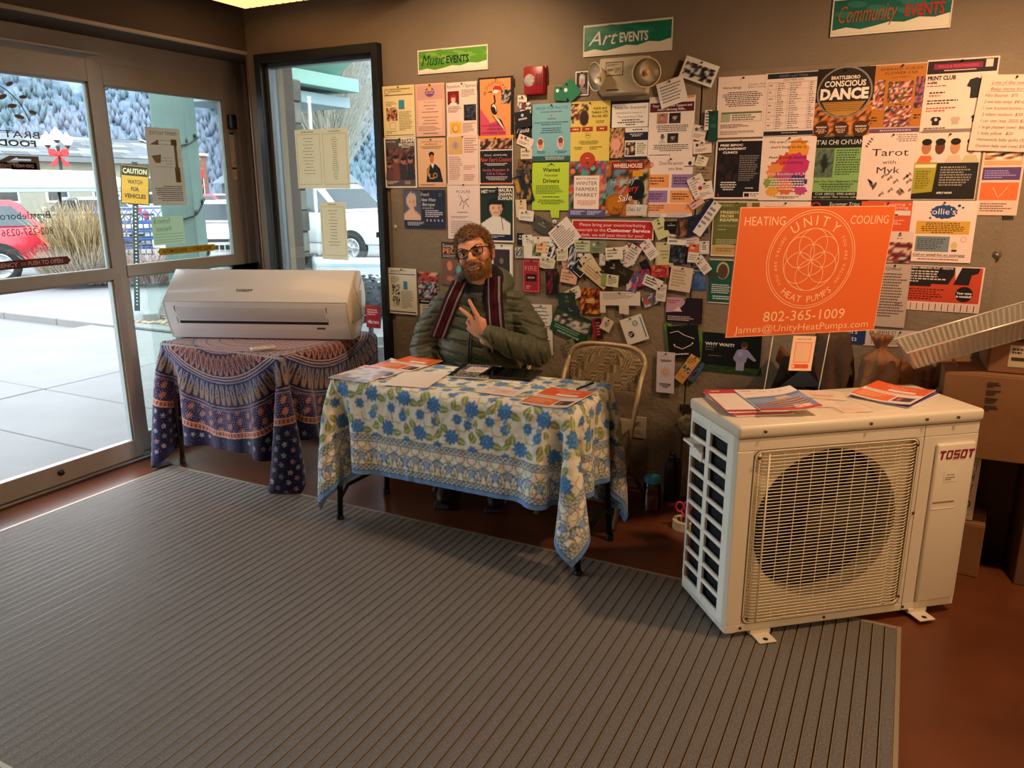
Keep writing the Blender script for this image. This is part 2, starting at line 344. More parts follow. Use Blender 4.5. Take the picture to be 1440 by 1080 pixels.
def shingle_building():
    t = thing('shop_building', 'long low pale building with a grey shingled hip roof across the street', 'building', (-39, 29.5, GZ))
    b = B(); box(b, -4, 1, -14, 3.6, 0, 2.9); obj('wall', b, mat('cream_wall', '8f8b7e', .9), t)
    b = B(); box(b, -4.4, 1.5, -14.5, 4.1, 2.85, 3.12); obj('fascia', b, mat('grey_fascia', '6d7072', .8), t)
    cols = [mat('grey_shingle', '5f6268', .95), mat('pale_shingle', '777a80', .95), mat('dark_shingle', '4c4f55', .95)]
    row = 7
    for r in range(row):
        z0 = 3.1+r*.15; x1 = 1.5-r*.30; y = -14.4; y1 = 4.1-r*.32
        while y < y1-.1:
            L_ = random.uniform(.8, 1.6); e = min(y+L_, y1); b = B()
            prism(b, [(x1, z0), (x1-.34, z0+.17), (x1-.34, z0+.20), (x1, z0+.04)], y+.01, e-.01, 'y'); obj('shingle', b, random.choice(cols), t); y = e
    for r in range(row):
        z0 = 3.1+r*.15; y1 = 4.1-r*.32; b = B(); prism(b, [(y1, z0), (y1-.34, z0+.17), (y1-.34, z0+.20), (y1, z0+.04)], -4.4+r*.3, 1.5-r*.3, 'x'); obj('shingle', b, cols[r % 3], t)
    b = B(); tube(b, [(1.55, 4.15, 3.16), (-.6, 1.9, 4.2)], .09, 6); obj('hip_cap', b, mat('pinkish_ridge', 'b9a3a3', .8), t)
    b = B(); box(b, -4, -1.1, -14.3, 1.6, 4.12, 4.25); obj('roof_ridge', b, cols[2], t)
    for i in range(6):
        f = B(); y = -12+i*2.5; box(f, .98, 1.06, y-.6, y+.6, .9, 2.2, .01); o = obj('window', f, whitep, t); g = B(); box(g, 1.05, 1.075, y-.5, y+.5, 1, 2.1); obj('pane', g, mat('dark_window', '2d3236', .2), o)
shingle_building()
def brick_building():
    t = thing('brick_building', 'small red brick building far behind the porch column', 'building', (-46, 41, GZ), (0, 0, R_(14)))
    b = B(); box(b, -4, 0, -6, 1.2, 0, 3.9); obj('wall', b, mat('red_brick', '80584a', .9, noise_amt=.2, noise_scale=6), t)
    b = B(); box(b, -4.1, .15, -6.1, 1.3, 3.8, 4.0); obj('parapet', b, mat('pale_coping', 'b9a79c', .9), t)
    for y in (-4, -1.6, .1):
        f = B(); box(f, -.02, .08, y-.45, y+.45, .9, 2.9); o = obj('window', f, whitep, t); g = B(); box(g, .07, .1, y-.33, y+.33, 1.05, 2.75); obj('pane', g, mat('dark_window', '2d3236'), o)
    t = thing('house', 'pale house with a grey gable roof at the far right behind the door glass', 'house', (-44, 48, GZ))
    b = B(); box(b, -4, 4, -3, 3, 0, 2.0); obj('wall', b, mat('pale_siding', '84888b', .9), t)
    b = B(); prism(b, [(-3.6, 1.9), (3.6, 1.9), (0, 3.8)], -4.4, 4.4, 'x'); obj('roof', b, mat('slate_roof', '7c858c', .9), t)
brick_building()
# ---- canopy tent roof over the lot
t = thing('white_canopy', 'wide white canopy roof above the parked cars', 'canopy', (-22, 12.4, GZ))
b = B(); prism(b, [(-6, 1.60), (3.3, 1.60), (3.3, 1.84), (2.3, 2.06), (-6, 2.12)], -1.5, 1.5, 'x', bev=.05)
for v in b.verts: v.co = Vector((v.co.x, v.co.y, v.co.z))
obj('canopy_roof', b, mat('bright_white_vinyl', 'c9c3c3', .6), t)
b = B(); box(b, -1.45, 1.48, -6, 3.25, 1.50, 1.60, .02); obj('valance_beam', b, mat('green_grey_beam', '93a09a', .7), t)
for x, y in ((-1.3, 3.0), (1.3, 3.0), (-1.3, -3), (1.3, -3)):
    b = B(); tube(b, [(x, y, 0), (x, y, 1.55)], .05, 10); obj('post', b, steel, t)
# ---- cars
def car(label, loc, rz, paint, L_=4.6, W=1.8, Hh=1.5, kind='suv', group=None, name='parked_car'):
    t = thing(name, label, 'car', loc, (0, 0, rz), group); pm = mat('car_paint_'+paint, paint, .35, coat=.6)
    h = L_/2
    if kind == 'suv': low = [(-h, .45), (-h+.02, .95), (-h+.25, 1.02), (h-1.3, 1.0), (h-.15, .85), (h, .6), (h, .35), (-h+.05, .3)]; top = [(-h+.08, .98), (-h+.45, Hh), (h-2.0, Hh), (h-1.15, .98)]
    elif kind == 'truck': low = [(-h, .55), (-h, 1.12), (h-1.2, 1.12), (h-.1, 1.0), (h, .7), (h, .42), (-h+.05, .42)]; top = [(-h+1.9, 1.1), (-h+2.05, Hh), (h-1.9, Hh), (h-1.2, 1.1)]
    else: low = [(-h, .4), (-h+.05, .85), (-h+.7, .95), (h-1.2, .9), (h-.1, .75), (h, .5), (h, .3), (-h+.05, .28)]; top = [(-h+.6, .92), (-h+1.3, Hh), (h-2.0, Hh), (h-1.15, .9)]
    ws = [(-h+.85, .34), (h-.9, .34)]
    b = B()
    prism(b, low, -W/2, W/2, 'y', bev=.06); obj('body', b, pm, t, smooth=40)
    def cab(s, zt, m, nm, inset=0):
        b = B(); A = []; Bv = []
        for (x, z), k in zip(top, (0, 1, 1, 0)):
            yy = W/2-.06-(.16 if k else 0)+s; A.append(b.verts.new((x+inset*(1 if x < 0 else -1)*0, -yy, z+zt*k))); Bv.append(b.verts.new((x, yy, z+zt*k)))
        b.faces.new(A[::-1]); b.faces.new(Bv)
        for i in range(4): b.faces.new((A[i], A[(i+1) % 4], Bv[(i+1) % 4], Bv[i]))
        bmesh.ops.recalc_face_normals(b, faces=b.faces[:]); bmesh.ops.bevel(b, geom=b.edges[:], offset=.05, segments=2, affect='EDGES'); obj(nm, b, m, t, smooth=40)
    cab(0, 0, pm, 'cabin')
    wm = mat('car_window', '39434a', .12); cx = sum(p[0] for p in top)/4
    def q(p, c, s_): return (c[0]+(p[0]-c[0])*s_, c[1]+(p[1]-c[1])*s_)
    cz = (top[0][1]+top[1][1])/2
    for sd in (-1, 1):
        for a0, a1 in ((.04, .46), (.52, .95)):
            b = B(); vs = []
            lo = lambda u: (top[0][0]+(top[3][0]-top[0][0])*u, top[0][1]+.05); hi = lambda u: (top[1][0]+(top[2][0]-top[1][0])*u, top[1][1]-.09)
            for (x, z), k in ((lo(a0), 0), (lo(a1), 0), (hi(a1), 1), (hi(a0), 1)):
                f_ = (z-top[0][1])/(top[1][1]-top[0][1]); vs.append((x, sd*(W/2-.06-.16*f_+.004), z))
            A = [b.verts.new(v) for v in vs]; Bv = [b.verts.new((v[0], v[1]+sd*.012, v[2])) for v in vs]
            b.faces.new(A); b.faces.new(Bv[::-1])
            for i in range(4): b.faces.new((A[i], Bv[i], Bv[(i+1) % 4], A[(i+1) % 4]))
            bmesh.ops.recalc_face_normals(b, faces=b.faces[:]); obj('side_window', b, wm, t)
    b = B()
    for e0, e1, sg in ((top[0], top[1], -1), (top[3], top[2], 1)):
        vs = []
        for u, k in ((.15, 0), (.85, 1)):
            x = e0[0]+(e1[0]-e0[0])*u+sg*.012; z = e0[1]+(e1[1]-e0[1])*u; yy = W/2-.14-.14*u
            vs += [(x, -yy, z), (x, yy, z)] if k == 0 else [(x, yy, z), (x, -yy, z)]
        b.faces.new([b.verts.new(v) for v in vs])
    bmesh.ops.solidify(b, geom=b.faces[:], thickness=.01); obj('windscreen', b, wm, t)
    for x, z in ws:
        for sd in (-1, 1):
            b = B(); lathe(b, [(0, -.1), (.33, -.1), (.35, -.06), (.35, .06), (.33, .1), (.24, .1), (.22, .085), (0, .085)], 24); o = obj('wheel', b, mat('tyre_rubber', '1b1b1c', .8), t, (x, sd*(W/2-.08), z), (R_(-90*sd), 0, 0))
            b = B(); lathe(b, [(0, .11), (.05, .11), (.06, .09), (.2, .095), (.215, .105), (.225, .09)], 20)
            for k in range(5): a = k*1.2566; box(b, .03, .2, -.02, .02, .09, .115, .004, 1, 0, Matrix.Rotation(a, 4, 'Z'))
            obj('hub', b, mat('wheel_alloy', 'b5b8ba', .3, metal=.7), o)
            b = B(); prism(b, [(.41*math.cos(a), .41*math.sin(a)) for a in np.linspace(-.1, math.pi+.1, 14)], sd*(W/2-.03), sd*(W/2+.006), 'y'); obj('wheel_arch', b, mat('arch_black', '232323', .8), t, (x, 0, z))
    for sd in (-1, 1):
        b = B(); box(b, -h-.015, -h+.16, sd*W/2-.12*(sd > 0)-.0, sd*W/2+.12*(sd < 0)+0, .68, .98, .02); 
        for v in b.verts: v.co.y += sd*.012
        obj('tail_light', b, mat('tail_light_red', 'd32a22', .25), t)
        b = B(); box(b, h-.22, h+.012, sd*W/2-.16*(sd > 0), sd*W/2+.16*(sd < 0), .58, .74, .02); obj('headlight', b, mat('headlight_clear', 'd9dde0', .1, metal=.3), t)
    b = B(); box(b, -h-.12, -h+.1, -W/2+.03, W/2-.03, .30, .58, .05); box(b, h-.1, h+.06, -W/2+.03, W/2-.03, .28, .5, .04); obj('bumper', b, pm, t)
    b = B(); box(b, h-.02, h+.02, -.55, .55, .55, .75, .01); obj('grille', b, mat('grille_black', '1a1a1a', .5), t)
    b = B(); box(b, -.1, .12, -W/2-.14, -W/2, .98, 1.1, .03); box(b, -.1, .12, W/2, W/2+.14, .98, 1.1, .03)
    for v in b.verts: v.co.x += top[3][0]-.35
    obj('mirror', b, pm, t)
    return t
G0 = GZ-.075
PI = math.pi
rx = on_y(50, 320, 8.3).x
car('bright red car cut off by the left edge, its tail light towards the street', (-15.85, 7.38, G0), R_(-120), 'c81f38', 4.6, 1.8, 1.47)
car('white sedan parked behind the brown bush', (-23.5, 16.4, G0), PI*.92, 'b4b5b3', 4.6, 1.8, 1.4, 'sedan')
car('distant crimson sedan parked beside the brick building', (-30.6, 27.8, G0), PI, 'b8304c', 4.6, 1.8, 1.38, 'sedan')
car('white car facing the entrance, right of the green porch column', (-12.9, 12.5, G0), R_(-62), 'b9b9b6', 4.6, 1.85, 1.42, 'suv')
car('white pickup truck parked beyond the tall window', (-13.2, 15.1, G0), 0, 'b9bdbf', 5.8, 1.95, 1.75, 'truck', name='pickup_truck')
car('red hatchback behind the white pickup truck', (-17.6, 20.4, G0), 0, 'a83c46', 4.4, 1.8, 1.62, 'suv')
car('white van parked far left under the canopy', (-29.5, 22.5, G0), PI*.95, 'aeb2b1', 4.8, 1.8, 1.5, 'suv')
# ---- caution sign on a perforated post
base = on_z(193, 437, GZ)
t = thing('caution_sign', 'yellow caution watch for vehicles sign on a dark perforated post', 'road sign', base, (0, R_(5.5), R_(52)))
b = B(); box(b, -.035, .035, -.02, .0, 0, 1.95, .003)
for i in range(40): box(b, -.009, .009, -.0215, -.0195, .08+i*.046, .095+i*.046, mi=1)
obj('post', b, [mat('dark_green_steel', '2c3431', .5, metal=.5), mat('post_hole', 'b6bcb8', .6)], t)
CAUTION = t
# ---- bushes, brush, lamp post, fence, column
def twigs(name, label, cat, base, n, hgt, spread, cols, rad=.006, seg=3, kind=None, lean=.5, parent=None):
    b = B(); mi = 0
    for i in range(n):
        a = random.uniform(0, 2*PI); r = random.random()**.5*spread; p = Vector((r*math.cos(a), r*math.sin(a), 0)); pts = [p.copy()]
        d = Vector((math.cos(a)*lean*random.random(), math.sin(a)*lean*random.random(), 1)).normalized(); l = hgt*random.uniform(.5, 1)/seg
        for s in range(seg):
            p = p+d*l; pts.append(p.copy()); d = (d+Vector((random.gauss(0, .18), random.gauss(0, .18), -.05))).normalized()
        tube(b, pts, [rad*(1-.8*k/seg) for k in range(seg+1)], 3, random.randrange(len(cols)), False)
    return obj(name, b, [mat('twig_'+c, c, .9) for c in cols], parent, base, label=label, cat=cat, kind=kind)
twigs('dry_bush', 'tall dry tan bush between the parked cars', 'bush', (-13.2, 9.05, GZ), 1100, 1.5, .34, ['a58a63', '8b7250', 'bba47c', '6f5b45'], .010, lean=.38)
twigs('brush_pile', 'low tangled grey brown brush at the edge of the lot', 'bush', (-12.9, 8.75, GZ), 1100, .72, .55, ['8a8079', '70665f', 'a39a92', '9a7f60'], .009, lean=.9)
twigs('dry_bush', 'reddish bare shrub behind the caution sign', 'bush', (-11.9, 9.35, GZ), 600, .7, .4, ['8d6e66', '74574f', 'a9958c'], .010, lean=1.2)
def lamp():
    x, y = -28.5, 19.05
    t = thing('street_lamp', 'old style street lamp with three white globes and a red bow', 'street lamp', (x, y, GZ+.62), (0, 0, R_(56)))
    b = B(); lathe(b, [(0, -.7), (.16, -.7), (.16, -.45), (.1, -.35), (.06, -.3), (.055, 2.45), (.08, 2.5), (0, 2.52)], 16); obj('post', b, mat('lamp_black', '24282c', .5), t)
    b = B()
    for s in (-1, 1): tube(b, [(0, 0, 2.2), (s*.15, 0, 2.15), (s*.30, 0, 2.25), (s*.32, 0, 2.45)], .03, 8)
    obj('arm', b, mat('lamp_black', '24282c', .5), t)
    for X, Z in ((-.32, 2.5), (.32, 2.5), (0, 2.68)):
        b = B(); lathe(b, [(.07, 0), (.13, .05), (.19, .15), (.2, .24), (.15, .34), (.07, .40), (.05, .45), (.02, .49), (0, .5)], 18); o = obj('globe', b, mat('white_globe', 'f2f1ee', .3), t, (X, 0, Z))
        b = B(); lathe(b, [(0, -.08), (.05, -.07), (.1, 0), (.1, .02), (0, .02)], 14); obj('globe_cup', b, mat('lamp_black', '24282c', .5), o)
    b = B()
    for s in (-1, 1):
        prism(b, [(0, 0), (s*.12, .16), (s*.32, .18), (s*.34, .02), (s*.28, -.12), (s*.1, -.08)], -.20, -.09, 'y', bev=.02)
        prism(b, [(0, -.03), (s*.34, -.42), (s*.18, -.46), (s*.12, -.40)], -.17, -.10, 'y', bev=.01)
    box(b, -.07, .07, -.24, -.08, -.08, .08, .03); obj('bow', b, mat('red_ribbon', 'e01520', .5), t, (0, 0, 2.22))
lamp()
# second bow behind the column
t = thing('street_lamp', 'far street lamp with a red bow half hidden by the green column', 'street lamp', tuple(on_x(283, 330, -24).xy)+(GZ,), (0, 0, R_(45)))
b = B(); lathe(b, [(0, 0), (.14, 0), (.14, .25), (.06, .4), (.05, 2.5), (0, 2.5)], 12); obj('post', b, mat('lamp_black', '24282c', .5), t)
b = B(); lathe(b, [(.07, 2.5), (.2, 2.65), (.2, 2.78), (.07, 2.92), (0, 3.0)], 16); obj('globe', b, mat('white_globe', 'f2f1ee', .3), t)
b = B(); box(b, -.25, .3, -.2, -.08, 1.9, 2.3, .05); prism(b, [(0, 2.1), (.3, 1.6), (.1, 1.55)], -.17, -.1, 'y'); obj('bow', b, mat('red_ribbon', 'e01520', .5), t)
def rail_fence(label, x0, y0, x1, y1, n, h, cap):
    p0 = Vector((x0, y0)); p1 = Vector((x1, y1)); L_ = (p1-p0).length; t = thing('metal_fence', label, 'fence', (x0, y0, GZ), (0, 0, math.atan2(y1-y0, x1-x0)))
    b = B(); box(b, 0, L_, -.02, .02, h-.05, h, .005); obj('top_rail', b, cap, t); b = B(); box(b, 0, L_, -.02, .02, .12, .16, .005); obj('bottom_rail', b, cap, t)
    bb = B(); box(bb, -.01, .01, -.01, .01, .12, h-.04); me = bpy.data.meshes.new('baluster'); bb.to_mesh(me); bb.free(); me.materials.append(cap)
    for i in range(n+1): o = bpy.data.objects.new('baluster', me); col.objects.link(o); o.parent = t; o.location = (L_*i/n, 0, 0)
rail_fence('dark metal railing across the street behind the bushes', -18.2, 10.5, -15.2, 12.2, 26, 1.05, mat('rail_black', '2b2f33', .5))
# blue rack by the bushes
t = thing('cart_corral', 'blue and white slatted rack standing behind the caution sign', 'rack', (-13.6, 10.6, GZ), (0, 0, R_(42)))
bl = mat('blue_plastic', '35548f', .5)
for k, z in enumerate((1.24, .98, .82, .66, .5)):
    b = B(); box(b, -.75, .75, -.3, .3, z-.06 if k else z-.03, z, .01); obj('shelf', b, bl, t)
b = B()
for i in range(10): tube(b, [(-.75+i*.15, -.31, 1.0), (-.6+i*.15, -.31, 1.2)], .012, 5); tube(b, [(-.6+i*.15, -.31, 1.0), (-.75+i*.15, -.31, 1.2)], .012, 5)
obj('lattice', b, bl, t)
for sx in (-.73, .73):
    for sy in (-.28, .28): b = B(); box(b, sx-.02, sx+.02, sy-.02, sy+.02, 0, 1.2); obj('upright', b, bl, t)
rail_fence('pale wire fence below the blue slatted rack', -11.9, 10.0, -10.4, 11.6, 22, .62, mat('pale_wire', 'b9bdb6', .6))
# porch column with a string of lights
colm = mat('weathered_green_paint', '5c726b', .7, noise_amt=.16, noise_scale=3, bump=.15, bump_scale=12)
t = thing('porch_column', 'weathered green porch column standing outside the door glass', 'column', (-5.44, 4.66, GZ), (0, 0, R_(30)))
b = B(); box(b, -.135, .135, -.135, .135, 0, 2.95, .012); obj('shaft', b, colm, t)
b = B(); box(b, -.16, .16, -.16, .16, 0, .22, .012); obj('base', b, colm, t)
ls = thing('light_string', 'dark string of small lights wound round the green column', 'light string', (-5.44, 4.66, GZ), (0, 0, R_(30)))
pts = []
for i in range(90):
    a = i*.17; q = .146/max(abs(math.cos(a)), abs(math.sin(a))); pts.append((q*math.cos(a), q*math.sin(a), 1.0+i*.0135+.05*math.sin(i*.13)))
b = B(); tube(b, pts, .006, 5); obj('wire', b, mat('wire_green', '17201c', .6), ls)
for i in range(3, 90, 6): b = B(); lathe(b, [(0, -.03), (.012, -.02), (.012, 0), (.006, .012), (0, .012)], 8); obj('bulb', b, mat('dark_bulb', '26302c', .4), ls, Vector(pts[i])*1.02+Vector((0, 0, 0)))
# porch roof corner and stone pillar outside the tall window
t = thing('stone_pillar', 'dark stone pillar just outside the tall window', 'pillar', (-4.33, 4.66, GZ))
sm = [mat('pillar_stone', '4f4d46', .9, noise_amt=.25, noise_scale=9, bump=.4), mat('pillar_stone_light', '6a6960', .9, noise_amt=.25, noise_scale=9, bump=.4)]
for i in range(15): b = B(); box(b, -.13+random.uniform(-.006, .006), .13+random.uniform(-.008, .008), -.13, .13, i*.16+.004, i*.16+.156, .008, 1); obj('stone', b, sm[i % 2], t)
b = B(); box(b, -.12, .12, -.12, .12, 0, 2.4); obj('core', b, gasket, t)
t = thing('porch_roof', 'pale green corner of the porch roof above the tall window', 'roof', (-5.0, 5.5, GZ))
gm = mat('pale_green_fascia', '7ba398', .6)
b = B(); prism(b, [(-1.2, 2.62), (.12, 2.62), (.12, 2.50), (-1.2, 2.50)], -.3, .9, 'y', bev=.008); obj('fascia', b, gm, t)
b = B(); prism(b, [(-.35, 2.64), (-.2, 2.62), (.5, 3.05), (.42, 3.13)], -.32, .9, 'y', bev=.008); obj('rake_board', b, gm, t)
b = B(); box(b, -1.2, .0, -.25, .9, 2.36, 2.46, .006); obj('soffit_beam', b, mat('pale_blue_beam', '7d949d', .6), t)
b = B(); box(b, -.13, -.03, -.22, -.1, 2.22, 2.36, .015); obj('lamp_housing', b, mat('grey_box', '8b9299', .5), t)
# fastigiate bare tree
def bare_tree(label, base, n, hgt, spreadf, colr, trunk, name='bare_tree'):
    t = thing(name, label, 'tree', base); b = B()
    for i in range(5):
        a = i*1.26; tube(b, [(0, 0, 0), (.08*math.cos(a), .08*math.sin(a), hgt*.25), (.35*math.cos(a)*spreadf, .35*math.sin(a)*spreadf, hgt*.7), (.6*math.cos(a)*spreadf, .6*math.sin(a)*spreadf, hgt)], [trunk, trunk*.7, trunk*.4, .01], 7)
    obj('trunk', b, mat('bark_'+colr, colr, .9), t); b = B()
    for i in range(n):
        a = random.uniform(0, 2*PI); z = hgt*random.uniform(.12, .6); r = z/hgt*.45*spreadf; p = Vector((r*math.cos(a), r*math.sin(a), z)); pts = [p.copy()]; d = Vector((math.cos(a)*.55*spreadf, math.sin(a)*.55*spreadf, 1)).normalized()
        for s in range(4): p = p+d*hgt*random.uniform(.07, .15); pts.append(p.copy()); d = (d+Vector((random.gauss(0, .1), random.gauss(0, .1), .06))).normalized()
        tube(b, pts, [.022, .017, .012, .008, .004], 3, 0, False)
    obj('branches', b, mat('twigs_'+colr, colr, .9), t, kind='stuff'); return t
bare_tree('tall bare many stemmed tree seen at the top of the tall window', (-23.4, 28.2, GZ), 1000, 12.5, 1.5, 'a09d90', .16)
def branch():
    t = thing('bare_tree', 'thin dark bare tree close outside the tall window', 'tree', (-3.15, 6.6, GZ)); b = B()
    tube(b, [(0, 0, 0), (.03, 0, .8), (-.02, .05, 1.5), (.15, 0, 2.4), (.1, 0, 3.2)], [.035, .03, .025, .018, .01], 7); obj('trunk', b, mat('dark_bark', '3a3a3c', .9), t)
    for i in range(26):
        z = random.uniform(.9, 2.9); a = random.uniform(0, 2*PI); p = Vector((0.02, 0, z)); pts = [p.copy()]; d = Vector((math.cos(a), math.sin(a), random.uniform(.1, .9))).normalized()
        for s in range(5): p = p+d*random.uniform(.10, .2); pts.append(p.copy()); d = (d+Vector((random.gauss(0, .22), random.gauss(0, .22), random.gauss(.05, .15)))).normalized()
        b = B(); tube(b, pts, [.009, .008, .006, .004, .003, .0015], 4, 0, False); obj('branch', b, mat('dark_bark', '3a3a3c', .9), t)
branch()
# planter, bench and signs low outside the tall window
t = thing('planter', 'round stone planter with a dark clipped ball shrub outside the tall window', 'planter', (-3.62, 4.75, GZ))
b = B(); lathe(b, [(0, 0), (.16, 0), (.2, .1), (.22, .42), (.24, .45), (.2, .45), (.18, .40), (0, .40)], 24); obj('pot', b, mat('stone_pot', '6d6a68', .9, noise_amt=.2, noise_scale=10), t)
b = B(); tube(b, [(0, 0, .4), (0, 0, .62)], .02, 6); obj('stem', b, mat('dark_bark', '3a3a3c', .9), t)
b = B()
for i in range(900):
    d = Vector((random.gauss(0, 1), random.gauss(0, 1), random.gauss(0, 1))).normalized(); p = Vector((0, 0, .78))+d*random.uniform(.08, .19); u = d.orthogonal().normalized(); v = d.cross(u); s = .02
    b.faces.new([b.verts.new(p+u*s), b.verts.new(p+v*s+d*.012), b.verts.new(p-u*s), b.verts.new(p-v*s+d*.01)])
obj('foliage', b, mat('dark_foliage', '3b3d44', .9), t, kind='stuff')
t = thing('picnic_table', 'pale blue wooden picnic table outside the tall window', 'table', (-6.2, 7.6, GZ), (0, 0, R_(20)))
pb = mat('pale_blue_wood', '8a9da5', .7)
for i in range(5): b = B(); box(b, -.8, .8, -.38+i*.155, -.38+i*.155+.145, .70, .74, .005); obj('plank', b, pb, t)
for s in (-1, 1):
    b = B(); box(b, -.8, .8, s*.7-.13, s*.7+.13, .42, .46, .006); obj('bench_plank', b, pb, t)
    b = B(); tube(b, [(s*.6, -.7, .42), (s*.6, .7, .42)], .025, 6); tube(b, [(s*.6, -.55, 0), (s*.6, -.2, .7)], .03, 6); tube(b, [(s*.6, .55, 0), (s*.6, .2, .7)], .03, 6); obj('leg_frame', b, steel, t)
# ================================================================ flat print (lettering, posters, labels)
_tx = {}
def text_geo(s, bold=0, shear=0):
    k = (s, bold, shear)
    if k not in _tx:
        c = bpy.data.curves.new('t', 'FONT'); c.body = s; c.resolution_u = 2; c.offset = bold; c.shear = shear
        o = bpy.data.objects.new('t', c); m = bpy.data.meshes.new_from_object(o)
        v = np.zeros(len(m.vertices)*3); m.vertices.foreach_get('co', v); v = v.reshape(-1, 3)[:, :2].copy()
        f = [tuple(p.vertices) for p in m.polygons]
        bpy.data.objects.remove(o); bpy.data.curves.remove(c); bpy.data.meshes.remove(m)
        if len(v): v[:, 0] -= v[:, 0].min()
        _tx[k] = (v, f, v[:, 0].max() if len(v) else 1, .72)
    return _tx[k]
class Pr:
    """flat printed sheet; u to the right 0..1, v downwards 0..1"""
    def __init__(s, w, h, bg='f0ebe0', t=.0007, torn=None):
        s.w, s.h = w, h; s.V = []; s.F = []; s.K = []; s.z = t; c = C(bg)
        x, y = w/2, h/2; b = 0
        for z in (0, t): s.V += [(-x, -y, z), (x, -y, z), (x, y, z), (-x, y, z)]
        s.F += [(3, 2, 1, 0), (4, 5, 6, 7)]+[(i, (i+1) % 4, (i+1) % 4+4, i+4) for i in range(4)]; s.K += [c]*8
    hold = False; cs = 1
    def up(s):
        if not s.hold: s.z += .00006
        return s.z
    def P(s, u, v): return ((u-.5)*s.w, (.5-v)*s.h)
    def poly(s, pts, c, raw=False):
        z = s.up(); b = len(s.V); c = C(c); q = pts if raw else [s.P(*p) for p in pts]
        a = sum(q[i][0]*q[(i+1) % len(q)][1]-q[(i+1) % len(q)][0]*q[i][1] for i in range(len(q)))
        if a < 0: q = q[::-1]
        s.V += [(x, y, z) for x, y in q]; s.K += [c]*len(q); s.F.append(tuple(range(b, b+len(q)))); return s
    def r(s, u0, v0, u1, v1, c): return s.poly([(u0, v0), (u1, v0), (u1, v1), (u0, v1)], c)
    def frame(s, u0, v0, u1, v1, t, c):
        tu = t/s.w; tv = t/s.h
        s.r(u0, v0, u1, v0+tv, c); s.r(u0, v1-tv, u1, v1, c); s.r(u0, v0, u0+tu, v1, c); return s.r(u1-tu, v0, u1, v1, c)
    def c(s, u, v, rad, c, ry=None, n=20, rot=0, wob=0):
        x, y = s.P(u, v); ry = ry or rad; k_ = s.cs if rad < .05 else 1; rad *= k_; ry *= k_; cr, sr = math.cos(rot), math.sin(rot); q = []
        for k in range(n):
            a = 2*PI*k/n; m = 1+wob*math.sin(k*2.7+u*9); X, Y = rad*m*math.cos(a), ry*m*math.sin(a); q.append((x+X*cr-Y*sr, y+X*sr+Y*cr))
        return s.poly(q, c, True)
    def line(s, pts, wd, c, raw=False):
        q = pts if raw else [s.P(*p) for p in pts]; z = s.up(); c = C(c)
        for (x0, y0), (x1, y1) in zip(q[:-1], q[1:]):
            l = math.hypot(x1-x0, y1-y0) or 1; nx, ny = -(y1-y0)/l*wd/2, (x1-x0)/l*wd/2; ex, ey = (x1-x0)/l*wd*.3, (y1-y0)/l*wd*.3; b = len(s.V)
            s.V += [(x0-ex-nx, y0-ey-ny, z), (x1+ex-nx, y1+ey-ny, z), (x1+ex+nx, y1+ey+ny, z), (x0-ex+nx, y0-ey+ny, z)]; s.K += [c]*4; s.F.append((b, b+1, b+2, b+3))
        return s
    def ring(s, u, v, rad, wd, c, n=48, a0=0, a1=2*PI):
        x, y = s.P(u, v); return s.line([(x+rad*math.cos(a0+(a1-a0)*k/n), y+rad*math.sin(a0+(a1-a0)*k/n)) for k in range(n+1)], wd, c, True)
    def t(s, txt, u, v, hh, c, al='c', fit=None, bold=0, shear=0, rot=0, mirror=False):
        """v is the baseline; hh the cap height as a share of the sheet height; fit = text width as share of sheet width"""
        g, f, gw, gh = text_geo(txt, bold, shear); 
        if not len(g): return s
        sy = hh*s.h/gh; sx = sy if fit is None else fit*s.w/gw; W_ = gw*sx; x0 = {'c': -W_/2, 'l': 0, 'r': -W_}[al]; X, Y = s.P(u, v); z = s.up(); b = len(s.V); cr, sr = math.cos(rot), math.sin(rot); cc = C(c)
        for px, py in g:
            a, d = x0+px*sx, py*sy; s.V.append((X+a*cr-d*sr, Y+a*sr+d*cr, z)); s.K.append(cc)
        s.F += [tuple(i+b for i in q) for q in f]; return s
    def arc(s, txt, u, v, rad, hh, c, mid, inside=False, gap=1.25, bold=0):
        """letters round a circle; mid = angle of the middle letter (deg, 90 = top)"""
        x, y = s.P(u, v); sy = hh*s.h/.72; ws = [text_geo(ch, bold)[2]*sy+.0 if ch != ' ' else .45*sy for ch in txt]; tot = sum(ws)+(len(txt)-1)*sy*.13*gap; d = -1 if not inside else 1
        a = R_(mid)-d*tot/2/rad; z = s.up(); cc = C(c)
        for ch, wd in zip(txt, ws):
            am = a+d*wd/2/rad
            if ch != ' ':
                g, f, gw, gh = text_geo(ch, bold); b = len(s.V); ro = am-PI/2 if not inside else am+PI/2; cr, sr = math.cos(ro), math.sin(ro); bx, by = x+rad*math.cos(am), y+rad*math.sin(am)
                for px, py in g: q, e = (px-gw/2)*sy, py*sy; s.V.append((bx+q*cr-e*sr, by+q*sr+e*cr, z)); s.K.append(cc)
                s.F += [tuple(i+b for i in q) for q in f]
            a += d*(wd+sy*.13*gap)/rad
        return s
